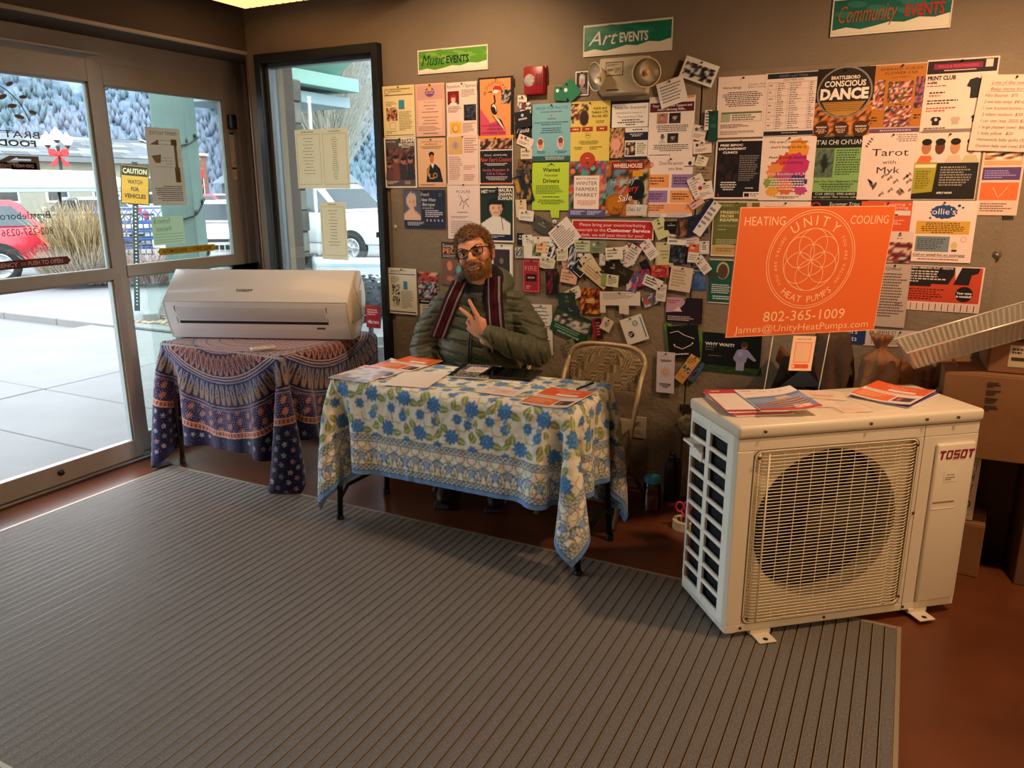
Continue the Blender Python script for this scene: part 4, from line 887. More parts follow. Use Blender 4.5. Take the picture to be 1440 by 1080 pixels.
# ---- floral cloth
CW, CD = 2.01, 1.36; cxm, cym = (T1[0]+T1[1])/2-.012, T1[2]-.415+CD/2
P = drape(70, 46, CW, CD, cxm, cym, (*T1, .735), seed=3, clamp=(-9, 9, -9, 3.40), lap=(-2.14, -1.70, 3.16, .585))
K = 8; Pu = upsample(P, K); nx, ny = Pu.shape[:2]
U, V_ = np.meshgrid(np.linspace(-CW/2, CW/2, nx), np.linspace(-CD/2, CD/2, ny), indexing='ij')
def floral():
    G = np.random.default_rng(5); cream = np.array(C('e5e0d2')); Cc = np.ones((nx, ny, 3))*cream; du = U[1, 0]-U[0, 0]; dv = V_[0, 1]-V_[0, 0]
    wv = .96+.05*np.sin(U*900)*np.sin(V_*900)
    def win(u, v, r):
        i0, i1 = max(0, int((u-r+CW/2)/du)), min(nx, int((u+r+CW/2)/du)+2); j0, j1 = max(0, int((v-r+CD/2)/dv)), min(ny, int((v+r+CD/2)/dv)+2); return slice(i0, i1), slice(j0, j1)
    def blend(s, mk, c): Cc[s] = np.where(mk[..., None], np.array(c), Cc[s])
    def leaf(u, v, l, wd, a, c):
        s = win(u, v, l); x, y = U[s]-u, V_[s]-v; p = x*math.cos(a)+y*math.sin(a); q = -x*math.sin(a)+y*math.cos(a); hw_ = wd*(1-(p/l*2-0)**2)*(1-.3*p/l)
        m = (abs(p) < l/2) & (abs(q) < hw_); blend(s, m, C(c)); blend(s, m & (abs(q) < .0022), C('c9cc9c')); blend(s, m & (abs(q) > hw_-.0024), C('6d7a3e'))
    def flower(u, v, r, c, c2, np_=9):
        s = win(u, v, r*1.3); x, y = U[s]-u, V_[s]-v; d = np.hypot(x, y); a = np.arctan2(y, x); ph = G.uniform(0, 6); R = r*(.80+.34*np.abs(np.sin(a*np_/2+ph))*(1+.25*np.sin(a*2+ph*3))); m = d < R
        sh = np.where(np.sin(a*np_*2+ph)*.5+np.sin(d*420)*.5 > .25, 1, 0); blend(s, m, C(c)); blend(s, m & (sh > 0), C(c2)); blend(s, (d < R) & (d > R-.003), C('3b6698'))
    def stem(pts, c='96935a', wd=.0026):
        for (a, b_), (c_, d_) in zip(pts[:-1], pts[1:]):
            mu, mv = (a+c_)/2, (b_+d_)/2; l = math.hypot(c_-a, d_-b_)/2+.006; s = win(mu, mv, l); x, y = U[s]-a, V_[s]-b_; L2 = (c_-a)**2+(d_-b_)**2; t = np.clip((x*(c_-a)+y*(d_-b_))/L2, 0, 1)
            blend(s, np.hypot(x-t*(c_-a), y-t*(d_-b_)) < wd/1.4, C(c))
    hem = np.minimum(np.minimum(U+CW/2, CW/2-U), np.minimum(V_+CD/2, CD/2-V_))
    px, py = .165, .150
    for i in range(-8, 9):
        for j in range(-6, 7):
            u = i*px+(.5*px if j % 2 else 0)+G.uniform(-.012, .012); v = j*py+G.uniform(-.012, .012)
            if abs(u) > CW/2-.16 or abs(v) > CD/2-.16: continue
            sw = [(u, v), (u+.03, v+.035), (u+.065, v+.03), (u+.09, v+.055)]; stem(sw); stem([(u, v), (u-.025, v-.035), (u-.06, v-.045)]); stem([(u+.03, v+.035), (u+.02, v+.07)])
            for a in np.linspace(.4, 5.6, 7): s_ = .052; stem([(u+s_*math.cos(a)*.9, v+s_*math.sin(a)), (u+s_*math.cos(a+.7)*.9, v+s_*math.sin(a+.7))], 'd8b98c', .0022)
            leaf(u+.048, v-.014, .058, .017, G.uniform(-.4, .6), '8a9a52'); leaf(u-.036, v+.036, .052, .016, G.uniform(1.6, 2.6), '8f9d58'); leaf(u+.10, v+.015, .050, .014, G.uniform(1, 2), '7f9150'); leaf(u-.066, v-.0, .046, .014, G.uniform(.2, 1), '93a05e'); leaf(u+.018, v-.062, .038, .011, G.uniform(.9, 1.8), '8a9a52')
            flower(u, v, .033, '3f74b0', '6a9ace'); flower(u+.083, v+.062, .021, '4a7fbc', '7da8d6', 7); flower(u+.088, v+.092, .012, '5a8cc4', '8db4dc', 6); flower(u-.07, v-.05, .022, '4074ae', '6d9aca', 7)
    # borders
    def band(lo, hi, c): Cc[(hem >= lo) & (hem < hi)] = np.array(C(c))
    tang = np.where(np.minimum(U+CW/2, CW/2-U) < np.minimum(V_+CD/2, CD/2-V_), V_, U)
    band(0, .19, 'e6e0d0'); 
    band(.0, .020, '6f97cf'); Cc[(hem < .020) & (np.sin(tang*600+hem*200) > .5)] = np.array(C('4f7bb8'))
    for lo, hi in ((.022, .050), (.160, .190)):
        m = (hem >= lo) & (hem < hi); mid = (lo+hi)/2; band(lo, hi, 'cfd3ce'); ft = (tang/.024) % 1-.5; rr = np.hypot(ft*.024, hem-mid)
        Cc[m & (abs(rr-.008) < .0024)] = np.array(C('5c6c82')); Cc[m & (np.hypot((((tang/.024)+.5) % 1-.5)*.024, (hem-mid)) < .0035)] = np.array(C('5c6c82'))
        Cc[(abs(hem-lo) < .0022) | (abs(hem-hi) < .0022)] = np.array(C('3d4f68'))
    m = (hem >= .052) & (hem < .158); ft = ((tang/.115) % 1-.5)*.115; f2 = ((tang/.115+.5) % 1-.5)*.115
    for f, z0, r0, c in ((ft, .075, .045, '4e5c4e'), (f2, .075, .045, '4e5c4e'), (ft, .075, .030, '8a8f6a'), (f2, .15, .022, '9a7a5c'), (ft, .15, .022, '9a7a5c')):
        rr = np.hypot(f, hem-z0); Cc[m & (abs(rr-r0) < .0023)] = np.array(C(c))
    for f, z0, c in ((ft, .085, '5487c4'), (f2, .10, '6b87ad')):
        for ox, oy, r0 in ((0, 0, .014), (-.016, .012, .010), (.016, .012, .010), (0, .022, .010), (-.012, -.014, .008), (.012, -.014, .008)): Cc[m & (np.hypot(f-ox, hem-z0-oy) < r0) & (np.sin(U*500+V_*350) < .6)] = np.array(C(c))
    for f in (ft, f2): Cc[m & (np.hypot(f-.03, (hem-.066)*1.6) < .010)] = np.array(C('c9a27a')); Cc[m & (np.hypot(f+.03, (hem-.066)*1.6) < .010)] = np.array(C('8a9a6a'))
    # blurred one step like a block print, woven tone
    Cc2 = Cc.copy(); Cc2[1:-1, 1:-1] = (Cc[1:-1, 1:-1]*4+Cc[:-2, 1:-1]+Cc[2:, 1:-1]+Cc[1:-1, :-2]+Cc[1:-1, 2:])/8
    return Cc2*wv[..., None]
cr_ = np.zeros((nx, ny)); G = np.random.default_rng(11)
for k in range(60):
    a = G.uniform(0, PI); f = G.uniform(8, 60); ph = G.uniform(0, 6.28); cr_ += np.abs(np.sin((U*math.cos(a)+V_*math.sin(a))*f+ph+2*np.sin(U*7+k)+2*np.sin(V_*6-k)))**6*.00016*G.choice([-1, 1])
Pn = Pu.copy(); Pn[..., 2] += cr_*1.6; Pn[..., 1] -= cr_*3.0; Pn[..., 0] += cr_*1.4
clothm = attr_mat('printed_cotton', .92, .15, bump=.55, bump_scale=34, sheen=.2)
sheet('tablecloth', Pn, floral(), clothm, label='cream tablecloth with blue flowers and green leaves draped over the front table', cat='tablecloth')
# ---- purple mandala tapestry
TW = 1.84; tcx, tcy = (T2[0]+T2[1])/2-.0, (T2[2]+T2[3])/2+.0
TD = 1.37; tcy = T2[2]-.545+TD/2; P = drape(62, 46, TW, TD, tcx, tcy, (*T2, .735), seed=9, clamp=(-3.90, 9, -9, 3.79), iters=16, fric=.985)
Pu = upsample(P, 8); nx, ny = Pu.shape[:2]; U, V_ = np.meshgrid(np.linspace(-TW/2, TW/2, nx), np.linspace(-TD/2, TD/2, ny), indexing='ij'); V0 = V_; V_ = V_+tcy-(T2[2]+T2[3])/2
def mandala():
    r = np.hypot(U, V_); th = np.arctan2(V_, U); Cc = np.ones((nx, ny, 3))*np.array(C('1c1c46')); G = np.random.default_rng(2)
    def put(m, c): Cc[m] = np.array(C(c))
    def ringdots(lo, hi, n, c, rad, off=0):
        mid = (lo+hi)/2; f = (((th+PI)/(2*PI)*n+off) % 1-.5)*2*PI*mid/n; put(np.hypot(f, r-mid) < rad, c)
    def petals(lo, hi, n, c, edge, core=None, off=0, wd=.8):
        f = np.abs(((th+PI)/(2*PI)*n+off) % 1-.5)*2; t = (r-lo)/(hi-lo); w_ = wd*np.sqrt(np.clip(1-(2*t-1)**2, 0, 1)); ins = (t > 0) & (t < 1); put(ins & (f < w_), edge); put(ins & (f < w_*.78), c)
        if core: put(ins & (f < w_*.3) & (t > .15) & (t < .8), core)
    put(r < .52, 'b98083'); put((r < .52) & (np.sin(r*260) > .3), '8c5f7c'); 
    for lo, n in ((.0, 10), (.04, 16), (.08, 24), (.13, 34), (.18, 46), (.23, 56), (.28, 68), (.33, 80)): petals(lo, lo+.047, n, 'b8877c', '3a3260', 'd0a894')
    for q in (.06, .13, .2, .27, .34, .405): put(abs(r-q) < .004, '26245a')
    put((r > .405) & (r < .53), '1f1d44'); petals(.41, .525, 72, 'b0705f', 'c8957f', '3a2044'); petals(.42, .5, 72, '7a3a4a', '2f2650', 'c89a84', off=.5, wd=.5)
    for q, c in ((.53, 'c99f8e'), (.538, '20204e'), (.546, 'b59aa0'), (.554, '1c1c46'), (.562, '8d86a8')): put(abs(r-q) < .004, c)
    put((r > .566) & (r < .70), '20204e'); m = (r > .566) & (r < .695)
    f = np.abs(((th+PI)/(2*PI)*96) % 1-.5)*2; t = (r-.575)/(.11); put(m & (t > 0) & (t < 1) & (np.abs(f-.5*np.sin(t*3)) < .16+.25*t), '94806f'); put(m & (t > .5) & (t < 1) & (f < .45) & (np.sin(r*300+th*40) > 0), 'a87862'); put(m & (t > 0) & (t < .45) & (np.sin(th*148) > .8), '7f86b4')
    for q, c in ((.700, '9a8084'), (.709, '2a2a60'), (.717, '8c7888')): put(abs(r-q) < .0035, c)
    m = (r > .722) & (r < .842); put(m, '25254f'); w1 = np.sin(th*66)+np.sin(r*110+th*33)*.7; put(m & (w1 > .55), '9a4a44'); put(m & (w1 > 1.0), 'b0705a'); put(m & (np.sin(th*300)*np.sin(r*240) > .72), 'a9a9cc'); put(m & (w1 < -1.1), '5a3058')
    m = (r > .842) & (r < .872); put(m, 'c8806a'); put(m & (np.sin(th*230) > .3), '8e3b46'); put(abs(r-.842) < .003, 'e0b090'); put(abs(r-.872) < .003, 'e0b090')
    # field of small white flowers outside the rings
    out = r > .875; px = .052
    for i in range(-20, 21):
        for j in range(-22, 23):
            u, v = i*px+(px/2 if j % 2 else 0)+G.uniform(-.006, .006), j*px+G.uniform(-.006, .006)
            if u*u+v*v < .893**2 or abs(u) > TW/2-.01 or v < V_.min()+.02 or v > V_.max()-.02: continue
            du = U[1, 0]-U[0, 0]; i0, j0 = int((u+TW/2-.02)/du), int((v-V_.min()-.02)/(V_[0, 1]-V_[0, 0])); s = (slice(max(0, i0), i0+12), slice(max(0, j0), j0+12)); x, y = U[s]-u, V_[s]-v; d = np.hypot(x, y); a = np.arctan2(y, x); R = .012*(1+.25*np.cos(a*5+i)); mk = (d < R) & (d > R*.5); Cc[s] = np.where(mk[..., None], np.array(C(['b9b4c4', '9f7a86', '8f96b8'][(i+j) % 3])), Cc[s]); Cc[s] = np.where((d < R*.3)[..., None], np.array(C('d8c8b8')), Cc[s])
    Cc[out & (np.sin(U*160+3*np.sin(V_*60))*np.sin(V_*170) > .93)] = np.array(C('6f6fa4'))
    put((abs(U) > TW/2-.012) | (abs(V0) > TD/2-.012), '15153a')
    return Cc*.78
sheet('tapestry_cloth', Pu, mandala(), attr_mat('printed_cotton_dark', .9, .2, bump=.15, bump_scale=50, sheen=.3), label='purple and peach mandala cloth draped to the floor over the card table', cat='tablecloth')
# ================================================================ everything pinned or fixed to the walls
def rectpx(tl, br, Y=None):
    Y = Y or WALLY-.014; a, b_ = on_y(*tl, Y), on_y(*br, Y); return (a.x+b_.x)/2, (a.z+b_.z)/2, b_.x-a.x, a.z-b_.z
_ord = [0]
def poster(label, tl, br, bg, fn, ang=0, cat='poster', group='event posters pinned in rows', m=None, name='poster', pins=1, off=None):
    x, z, w_, h_ = rectpx(tl, br); p = Pr(w_, h_, bg); p.cs = 1.5; fn(p); _ord[0] += 1
    return on_wall(name, p, label, cat, x, z, ang, group, (.0012+.0010*(_ord[0] % 5)) if off is None else off, m, pins)
K_ = '1c1a1e'; W_ = 'f2ece2'
def head(p, txt, v, hh, c=K_, fit=.8, u=.5, **k): p.t(txt, u, v, hh, c, fit=fit, **k); return p
faces = lambda *n: None
def f_news1(p): p.r(.04, .03, .97, .16, 'e9cf96').ring(.13, .11, .013, .003, '5a5030', 16).g(.22, .05, .95, .13, 2, '6b5f3a').r(.05, .17, .95, .19, '6b5f3a').r(.05, .955, .95, .97, '6b5f3a').pic(.1, .42, .45, .68, blotch(['8c2f28', 'd8a070', '3a1c18', 'e8c8a0']), 10).r(.5, .28, .68, .46, '3a93a8').g(.1, .30, .46, .40, 3, '8a7a50').g(.5, .5, .93, .88, 12, '8a7a50').frame(.2, .71, .38, .84, .002, '8a7a50').g(.08, .87, .46, .93, 2, '8a7a50')
poster('cream newsletter poster with a small teal square, top left of the left rows', (538, 122), (585, 192), 'f2dca6', f_news1)
def f_crest(p):
    p.r(0, 0, 1, 1, 'e6b6a2').r(.06, .03, .98, .30, 'd9a395').c(.5, .16, .021, '7d4a86', .017, 12).c(.5, .09, .009, 'e8a83c').t('RHYTHM', .5, .15, .028, 'f0d4e8', fit=.28).t('BLUES', .5, .19, .028, 'f0d4e8', fit=.24).r(.1, .32, .9, .92, 'efc2a8').g(.15, .34, .85, .36, 1, '9a6a5c', 'c')
    for v in (.40, .46, .52, .62, .68, .74): p.g(.14, v, .86, v+.035, 1, '9a6a5c', 'c')
    p.g(.1, .80, .9, .9, 4, '9a6a5c').g(.15, .93, .85, .96, 1, '4a3028', 'c')
poster('pink poster with a purple crest at its top', (584, 119), (627, 191), 'e6b6a2', f_crest)
def f_eps(p): p.t('Epsilon', .03, .10, .06, '3a3434', 'l', fit=.42).t('Spires', .97, .10, .06, '3a3434', 'r', fit=.34).line([(.50, .1), (.54, .03), (.58, .1)], .001, '3a3434').line([(.56, .1), (.60, .02), (.64, .1)], .001, '3a3434').g(.5, .14, .97, .28, 5, '8a6a62').pic(.04, .16, .42, .42, portrait('7a1c1c', 'e8c8b0', 'b3241c', 'f0e8e0', .5, .55, .2), 14).pic(.57, .42, .97, .72, blotch(['15151a', '2a2c38', '4a4a58', '15151a']), 12).g(.05, .44, .53, .56, 4, '8a6a62').r(.1, .74, .48, .96, 'f0b848').c(.28, .86, .014, 'd98420').c(.29, .855, .010, 'f3d07c').g(.52, .76, .97, .95, 7, 'a07a70')
poster('pale event poster reading Epsilon Spires with a red photograph', (628, 117), (672, 190), 'f3d6cc', f_eps)
def f_wood(p):
    p.r(0, 0, 1, .95, '1f1a1c').r(.05, .03, .92, .95, 'f0965c').r(0, .95, 1, 1, 'f0a040').poly([(.05, .5), (.3, .7), (.45, .95), (.05, .95)], 'd9506a').poly([(.3, .75), (.6, .7), (.8, .95), (.3, .95)], 'c9486e')
    p.arc('WOODPECKERS', .5, .30, .047*p.h/.25, .052, '2a1a1c', 90)
    p.line([(.46, .30), (.48, .40), (.44, .46)], .009, '1c181c').c(.45, .52, .012, '1c181c', .020, 20, .35).c(.50, .22, .013, 'f0e8dc', .009).poly([(.40, .20), (.48, .14), (.64, .15), (.70, .23), (.56, .21)], 'c42a20').poly([(.40, .225), (.22, .245), (.42, .25)], '2a2422').c(.44, .215, .0022, '1c181c').c(.46, .51, .008, 'f4e4d0', .015, 20, .3).c(.45, .54, .007, '1c181c', .014, 20, .35).poly([(.44, .60), (.60, .66), (.74, .86), (.58, .74)], 'f4e4d0').poly([(.48, .62), (.60, .70), (.80, .90), (.66, .70)], '1c181c').line([(.40, .62), (.62, .80)], .003, '1c181c').pic(.66, .22, .93, .44, blotch(['15151a', '4a4248', 'b8a898', '15151a']), 8)
    p.t('THE ROVING QUARTET', .10, .80, .03, '7a2a5a', 'l', fit=.5).t('SATURDAY JAN 6', .24, .86, .035, '5a1f3a', 'l', fit=.45).t('DOWNSTAIRS  7:30 PM', .10, .92, .03, '7a1f4a', 'l', fit=.7)
poster('orange poster of a red crested woodpecker in a black border', (673, 110), (723, 194), 'f4ece0', f_wood)
def f_steam(p): p.r(.05, .03, .96, .97, '584a4c').t('NEXT STAGE', .08, .10, .035, 'e8dccc', 'l', fit=.28).t('STEAM', .95, .10, .07, 'f0e4d0', 'r', fit=.42, bold=.03).t('BROTHERS', .95, .17, .055, 'f0e4d0', 'r', fit=.48, bold=.02).g(.55, .18, .95, .21, 1, 'f0e4d0').pic(.05, .22, .96, .84, blotch(['3a2a2c', '6a4438', '8a5a48', '2a2430', '4a3840'], 5), 14, 14).g(.08, .86, .6, .93, 3, 'e8dccc', fill=.8).r(.62, .86, .8, .93, '9a8078')
[f_steam]
def f_band(p):
    f_steam(p)
    for u, v, s in ((.14, .55, .8), (.36, .42, 1.1), (.60, .46, 1), (.82, .44, 1.05)):
        p.c(u, v, .011*s, 'a9705c', .014*s).c(u, v-.035, .012*s, '2a1c1a', .007*s).poly([(u-.12, .84), (u-.09, v+.08), (u+.09, v+.08), (u+.12, .84)], ['6a4a44', '7d4438', '3a3038', '2c2a34'][int(u*4) % 4])
poster('brown band poster of four musicians reading Steam Brothers', (540, 194), (587, 264), 'f0e6d8', f_band)
def f_sax(p):
    p.t('Jamming Orchestra', .5, .09, .045, 'b8482c', fit=.72, shear=.3).g(.2, .11, .8, .14, 1, '6a4a3a', 'c').g(.08, .16, .92, .22, 2, '6a4a3a', 'c').c(.5, .34, .011, '1c1616', .012).c(.5, .32, .012, '1c1616', .007).c(.51, .42, .0085, 'd9733c', .016).poly([(.30, .90), (.34, .62), (.46, .52), (.62, .52), (.80, .62), (.90, .90)], '1d1d26').poly([(.46, .52), (.54, .62), (.60, .52)], 'e8dccc').line([(.42, .54), (.36, .72), (.44, .82), (.56, .82), (.64, .76)], .007, 'd9a65c').c(.62, .76, .010, 'b88440').c(.62, .76, .006, '2a1c16').c(.40, .75, .006, 'd98a5c').r(.03, .93, .97, .97, 'e2a78c').g(.1, .94, .9, .97, 1, '4a2c24')
poster('tan poster of a saxophone player in a dark suit', (587, 195), (628, 263), 'e8bc94', f_sax)
def f_eps2(p): p.r(.04, .03, .5, .38, 'e0b070').c(.27, .20, .017, 'c9b084').c(.27, .20, .013, 'a9a4b8').c(.27, .2, .005, 'c08a58', .012).g(.55, .05, .97, .36, 7, 'a07a70').g(.05, .42, .5, .9, 12, 'b08a80').g(.52, .60, .97, .7, 3, 'b08a80').g(.52, .78, .97, .92, 4, 'a07a70')
poster('pale notice with a golden disc, under the Epsilon Spires poster', (629, 191), (674, 260), 'f1d2c8', f_eps2)
def f_ny(p):
    p.r(.03, 0, .98, .97, '1b1b22').pic(.03, .02, .98, .27, blotch(['c9886a', '5a2a28', '15151a', 'e0b094', '2a2228'], 7), 16, 6).r(.03, .27, .98, .29, 'f0e0d0').t('22nd  ANNUAL', .5, .40, .035, 'e8e0e0', fit=.68).t("New Year's Concert", .5, .52, .09, 'e2574a', fit=.92, shear=.3).g(.1, .55, .9, .61, 2, 'e0d4d4', 'c').t('Sunday December 31', .5, .72, .05, 'd9707a', fit=.78).t('5:00 & 7:30pm', .5, .80, .05, 'd9707a', fit=.55).g(.15, .83, .9, .92, 3, 'd0c4c4', 'c').r(.05, .965, .98, .99, 'd9542c')
    p.up(); p.hold = True
    for i in range(14): p.c(random.uniform(.06, .94), random.uniform(.3, .94), .0007, 'f0f0f0', n=6)
poster("black poster reading 22nd Annual New Year's Concert", (674, 193), (722, 259), 'f0e4d8', f_ny)
def f_french(p):
    p.r(0, 0, 1, 1, '262c46').pic(.0, .02, .42, .80, portrait('5a5a70', 'e0b49c', 'd0bcb0', 'e6bca4', .45, .4, .2, .9), 16).t('French', .52, .16, .09, 'e8e4e8', fit=.2, shear=.3).t('New Wave', .60, .30, .09, 'e8e4e8', fit=.34, shear=.3).t('Baroque', .60, .42, .09, 'e8e4e8', fit=.30, shear=.3).ring(.88, .13, .008, .001, 'e8e4e8', 16).g(.45, .46, .96, .5, 1, 'c8c8d8').g(.52, .52, .95, .72, 4, 'd8d8e4').g(.08, .84, .5, .95, 3, 'd8d8e4')
    for i in range(5): p.c(.56+i*.09, .80, .0032, 'c8b8b0', .0045)
poster('dark blue landscape poster with a pale portrait, above the bare patch of board', (568, 267), (628, 321), '262c46', f_french)
def f_horse(p):
    p.t('PLUCKE', .5, .17, .05, '4a4648', fit=.42).ring(.35, .22, .003, .001, '4a4648', 12).ring(.65, .22, .003, .001, '4a4648', 12)
    for a in ((.42, .26, .5, .34), (.5, .34, .6, .28), (.45, .3, .38, .40), (.52, .36, .48, .45), (.56, .33, .66, .42), (.6, .3, .66, .26), (.44, .27, .40, .22)): p.line([(a[0], a[1]), (a[2], a[3])], .0035, '3a3638')
    p.g(.3, .5, .75, .53, 1, '6a6264').g(.1, .58, .9, .63, 2, '9a8c8a').g(.1, .66, .9, .9, 7, 'a89a98').g(.1, .93, .6, .96, 1, '9a8c8a')
poster('pale pink flyer with a small ink drawing, right above the man', (629, 258), (676, 337), 'f0d8d2', f_horse)
def f_maura(p): p.r(.0, .03, .97, .97, '1a241f').r(0, .03, .97, .12, '15171c').t('HST', .03, .12, .06, 'f0ece8', 'l', fit=.2, bold=.03).g(.25, .06, .5, .11, 3, 'c8c8c8').pic(.0, .16, .97, .86, portrait('1c3424', 'e2b49c', '1c1616', 'e6e2de', .48, .34, .17, .86), 34, 36).t('MAURA', .95, .10, .06, 'f4ece4', 'r', fit=.4, bold=.02).t('SHAWN', .95, .17, .06, 'f4ece4', 'r', fit=.4, bold=.02).t('SCANLIN', .95, .24, .06, 'f4ece4', 'r', fit=.42, bold=.02).line([(.68, .78), (.60, .42)], .004, '5a2a1c').r(.0, .86, .97, .97, '1c2038').g(.3, .88, .75, .93, 2, 'e0e0e8')
poster('green framed poster of a smiling dark haired violinist', (676, 262), (723, 341), 'f2e8de', f_maura)
def f_songs(p):
    p.r(0, 0, 1, .38, '3a2e34').t('Songs for', .05, .12, .08, 'f0e0d0', 'l', fit=.8).t('PEOPLE', .05, .26, .12, 'e89058', 'l', fit=.95, bold=.03).g(.05, .29, .95, .36, 2, 'c8b8b0').r(0, .38, 1, 1, '7d5a50').c(.3, .55, .012, 'd9885a', .018).c(.65, .65, .013, '5aa4c0', .02).c(.65, .63, .006, '6ab86a', .01).c(.3, .85, .014, 'c97a58', .01).c(.5, .75, .009, '6a3a6a', .012)
poster('brown and orange poster reading Songs for People beside the man', (621, 340), (660, 402), '7d5a50', f_songs)
def f_framed(p): p.frame(.02, .02, .98, .98, .004, 'cfc6ba').r(.14, .12, .86, .88, '3a3034').c(.5, .4, .008, '8a6a58', .011)
poster("small dark picture in a white frame behind the man's head", (690, 343), (722, 402), 'f2ece4', f_framed)
def f_news2(p): p.r(.04, .03, .96, .10, 'e2e0d0').r(.04, .12, .96, .14, '4a5a7a').g(.1, .04, .9, .1, 2, '5a5a58').pic(.12, .36, .42, .58, blotch(['1c1c1c', 'e0e0d8', '6a6a68']), 9).pic(.14, .60, .40, .84, blotch(['1c1c1c', 'e0e0d8', '6a6a68']), 9).r(.54, .28, .68, .46, '3a90c4').g(.45, .48, .92, .88, 12, '8a9078').g(.1, .18, .45, .34, 5, '7a7a70').r(.03, .94, .96, .965, '3f5080')
poster('white newsletter sheet with two black and white photos, low by the window', (546, 376), (588, 443), 'ebe7d2', f_news2)
def f_group(p): p.pic(0, 0, 1, .32, blotch(['e8b090', 'c4401c', '2a1c22', 'b8504a'], 3), 8, 4).pic(0, .3, 1, .9, blotch(['2a1c26', '8a2434', '14141c', 'd8c0c0', '5aa0c4', '3a2a3a'], 6), 12, 10).r(0, .88, 1, 1, '17171d').g(.1, .9, .8, .97, 1, 'e0e0e0')
poster('dark poster of a crowd with red and blue highlights', (588, 382), (617, 428), '2a1c26', f_group)
def f_hand(p): p.g(.1, .05, .95, .95, 9, '3a3a40', hand=True, wt=.3)
poster("handwritten white sheet partly hidden by the man's right shoulder", (591, 427), (625, 462), 'ded6c8', f_hand)
poster("long handwritten white sheet beside the man's left elbow", (748, 427), (777, 500), 'ddd2c4', lambda p: p.g(.1, .04, .95, .98, 13, '2a2830', hand=True, wt=.3), ang=2)
# ---- middle block
def f_blue(p): p.t('HIDDEN YOUR PRACTICE', .5, .10, .05, '2a5a78', fit=.8).g(.08, .13, .92, .16, 1, '2a5a78', 'c').c(.5, .21, .004, 'c86a5a').g(.25, .25, .75, .28, 1, '2a5a78', 'c').g(.06, .31, .94, .38, 2, '2f5468', 'c').g(.15, .41, .85, .52, 3, '2a5a78', 'c').c(.22, .70, .013, 'e6dcd4', .021).c(.22, .70, .010, 'd98f78', .018).c(.22, .66, .010, '8a4a38', .010).c(.74, .68, .012, 'e6dcd4', .021).c(.74, .68, .0095, 'd98a84', .018).c(.74, .64, .009, '7a4438', .010).g(.1, .82, .4, .87, 2, '2a5a78', 'c').g(.6, .82, .92, .87, 2, '2a5a78', 'c').r(0, .91, 1, 1, '2f5c58').g(.3, .92, .9, .98, 2, 'c8dcdc', 'c')
poster('light blue poster with two small oval portraits', (749, 147), (803, 226), '7db3c4', f_blue)
def f_cpr(p):
    p.pic(.0, .03, .45, .36, blotch(['4a1c1c', 'e0c080', '2a1814', '9a3a2c'], 4), 9).c(.34, .27, .017, '6a4434', .026).c(.34, .27, .014, '2f241e', .022)
    for i, tx in enumerate(('Adult and', 'Pediatric CPR', 'First Aid, AED')): p.t(tx, .74, .14+i*.065, .045, '3a4a1c', fit=.34+.06*(i > 0), bold=.02)
    p.g(.6, .32, .9, .37, 2, '5a4a1c', 'c')
    for u in (.12, .43, .80): p.r(u-.14, .42, u+.14, .50, 'a83c2c').g(u-.09, .44, u+.1, .48, 1, 'f0d8a0', 'c')
    p.ring(.45, .57, .014, .0012, '5a5a2c', 24).g(.36, .55, .54, .58, 1, '4a4a20', 'c').g(.2, .65, .75, .72, 3, '7a7230', 'c').g(.1, .75, .4, .81, 2, '7a7230').g(.5, .75, .9, .81, 2, '7a7230').c(.45, .985, .028, 'b23f2a', .026).g(.33, .94, .57, .96, 1, 'f0d890', 'c')
poster('yellow poster for adult and pediatric CPR and first aid', (804, 144), (857, 226), 'dcc460', f_cpr)
def f_tarot1(p):
    p.r(0, 0, 1, 1, '1d2030').r(.06, .05, .94, .45, 'ece6e2').t('Tarot for Everyone!', .5, .14, .055, '2a262c', fit=.78).t('WEDNESDAYS & Tuesdays 12 - 3', .5, .22, .03, '2a262c', fit=.7).t("'The Heart Rose' Club", .5, .29, .035, '2a262c', fit=.62).g(.2, .31, .85, .43, 3, '3a363c', 'c').pic(0, .46, .38, .98, blotch(['1c241c', 'c8866a', 'e0a088', '2a3424', 'b0884a'], 4), 12, 14).c(.18, .74, .017, 'e0a48c', .019).r(.40, .46, .95, .54, 'e6e0dc').g(.5, .48, .9, .52, 1, '3a363c', 'c').g(.45, .56, .9, .62, 2, 'd8d4dc', 'c').r(.40, .68, .95, .96, 'e2dcd4').pic(.42, .71, .66, .94, blotch(['2a2420', '6a4a38', 'd8c8a8']), 8).g(.7, .72, .93, .92, 6, '6a6460')
poster('navy poster with white cards reading Tarot for Everyone!', (858, 143), (913, 223), '1d2030', f_tarot1)
def f_skills(p): p.r(.52, .0, .98, .04, 'e0a060').r(.02, .10, .98, .25, '5a1c24').t('Youth Need Your Support and', .5, .165, .035, 'f0e4e0', fit=.86, bold=.02).t('Learn Life-Long Skills...', .5, .225, .04, 'f0e4e0', fit=.62, bold=.02).pic(.18, .27, .42, .44, portrait('b88a7c', 'c89484', '8a5a50', 'a87868'), 8).pic(.45, .27, .7, .44, portrait('2a2428', 'c89c8c', '1c1618', '3a3a44'), 8).g(.1, .46, .95, .58, 4, '4a4448', 'c').pic(.24, .60, .40, .76, portrait('e6e0e0', '6a5a58', '3a3436', 'c8c0c0'), 8).pic(.43, .60, .67, .76, portrait('2a2a30', 'b08a80', '1c1618', '3a3a44'), 8).g(.08, .78, .95, .90, 4, '4a4448', 'c').t('www.reachupnow.org', .03, .965, .03, '2a262c', 'l', fit=.48)
poster('white poster with a maroon band and four small portraits', (914, 137), (974, 221), 'eee0da', f_skills)
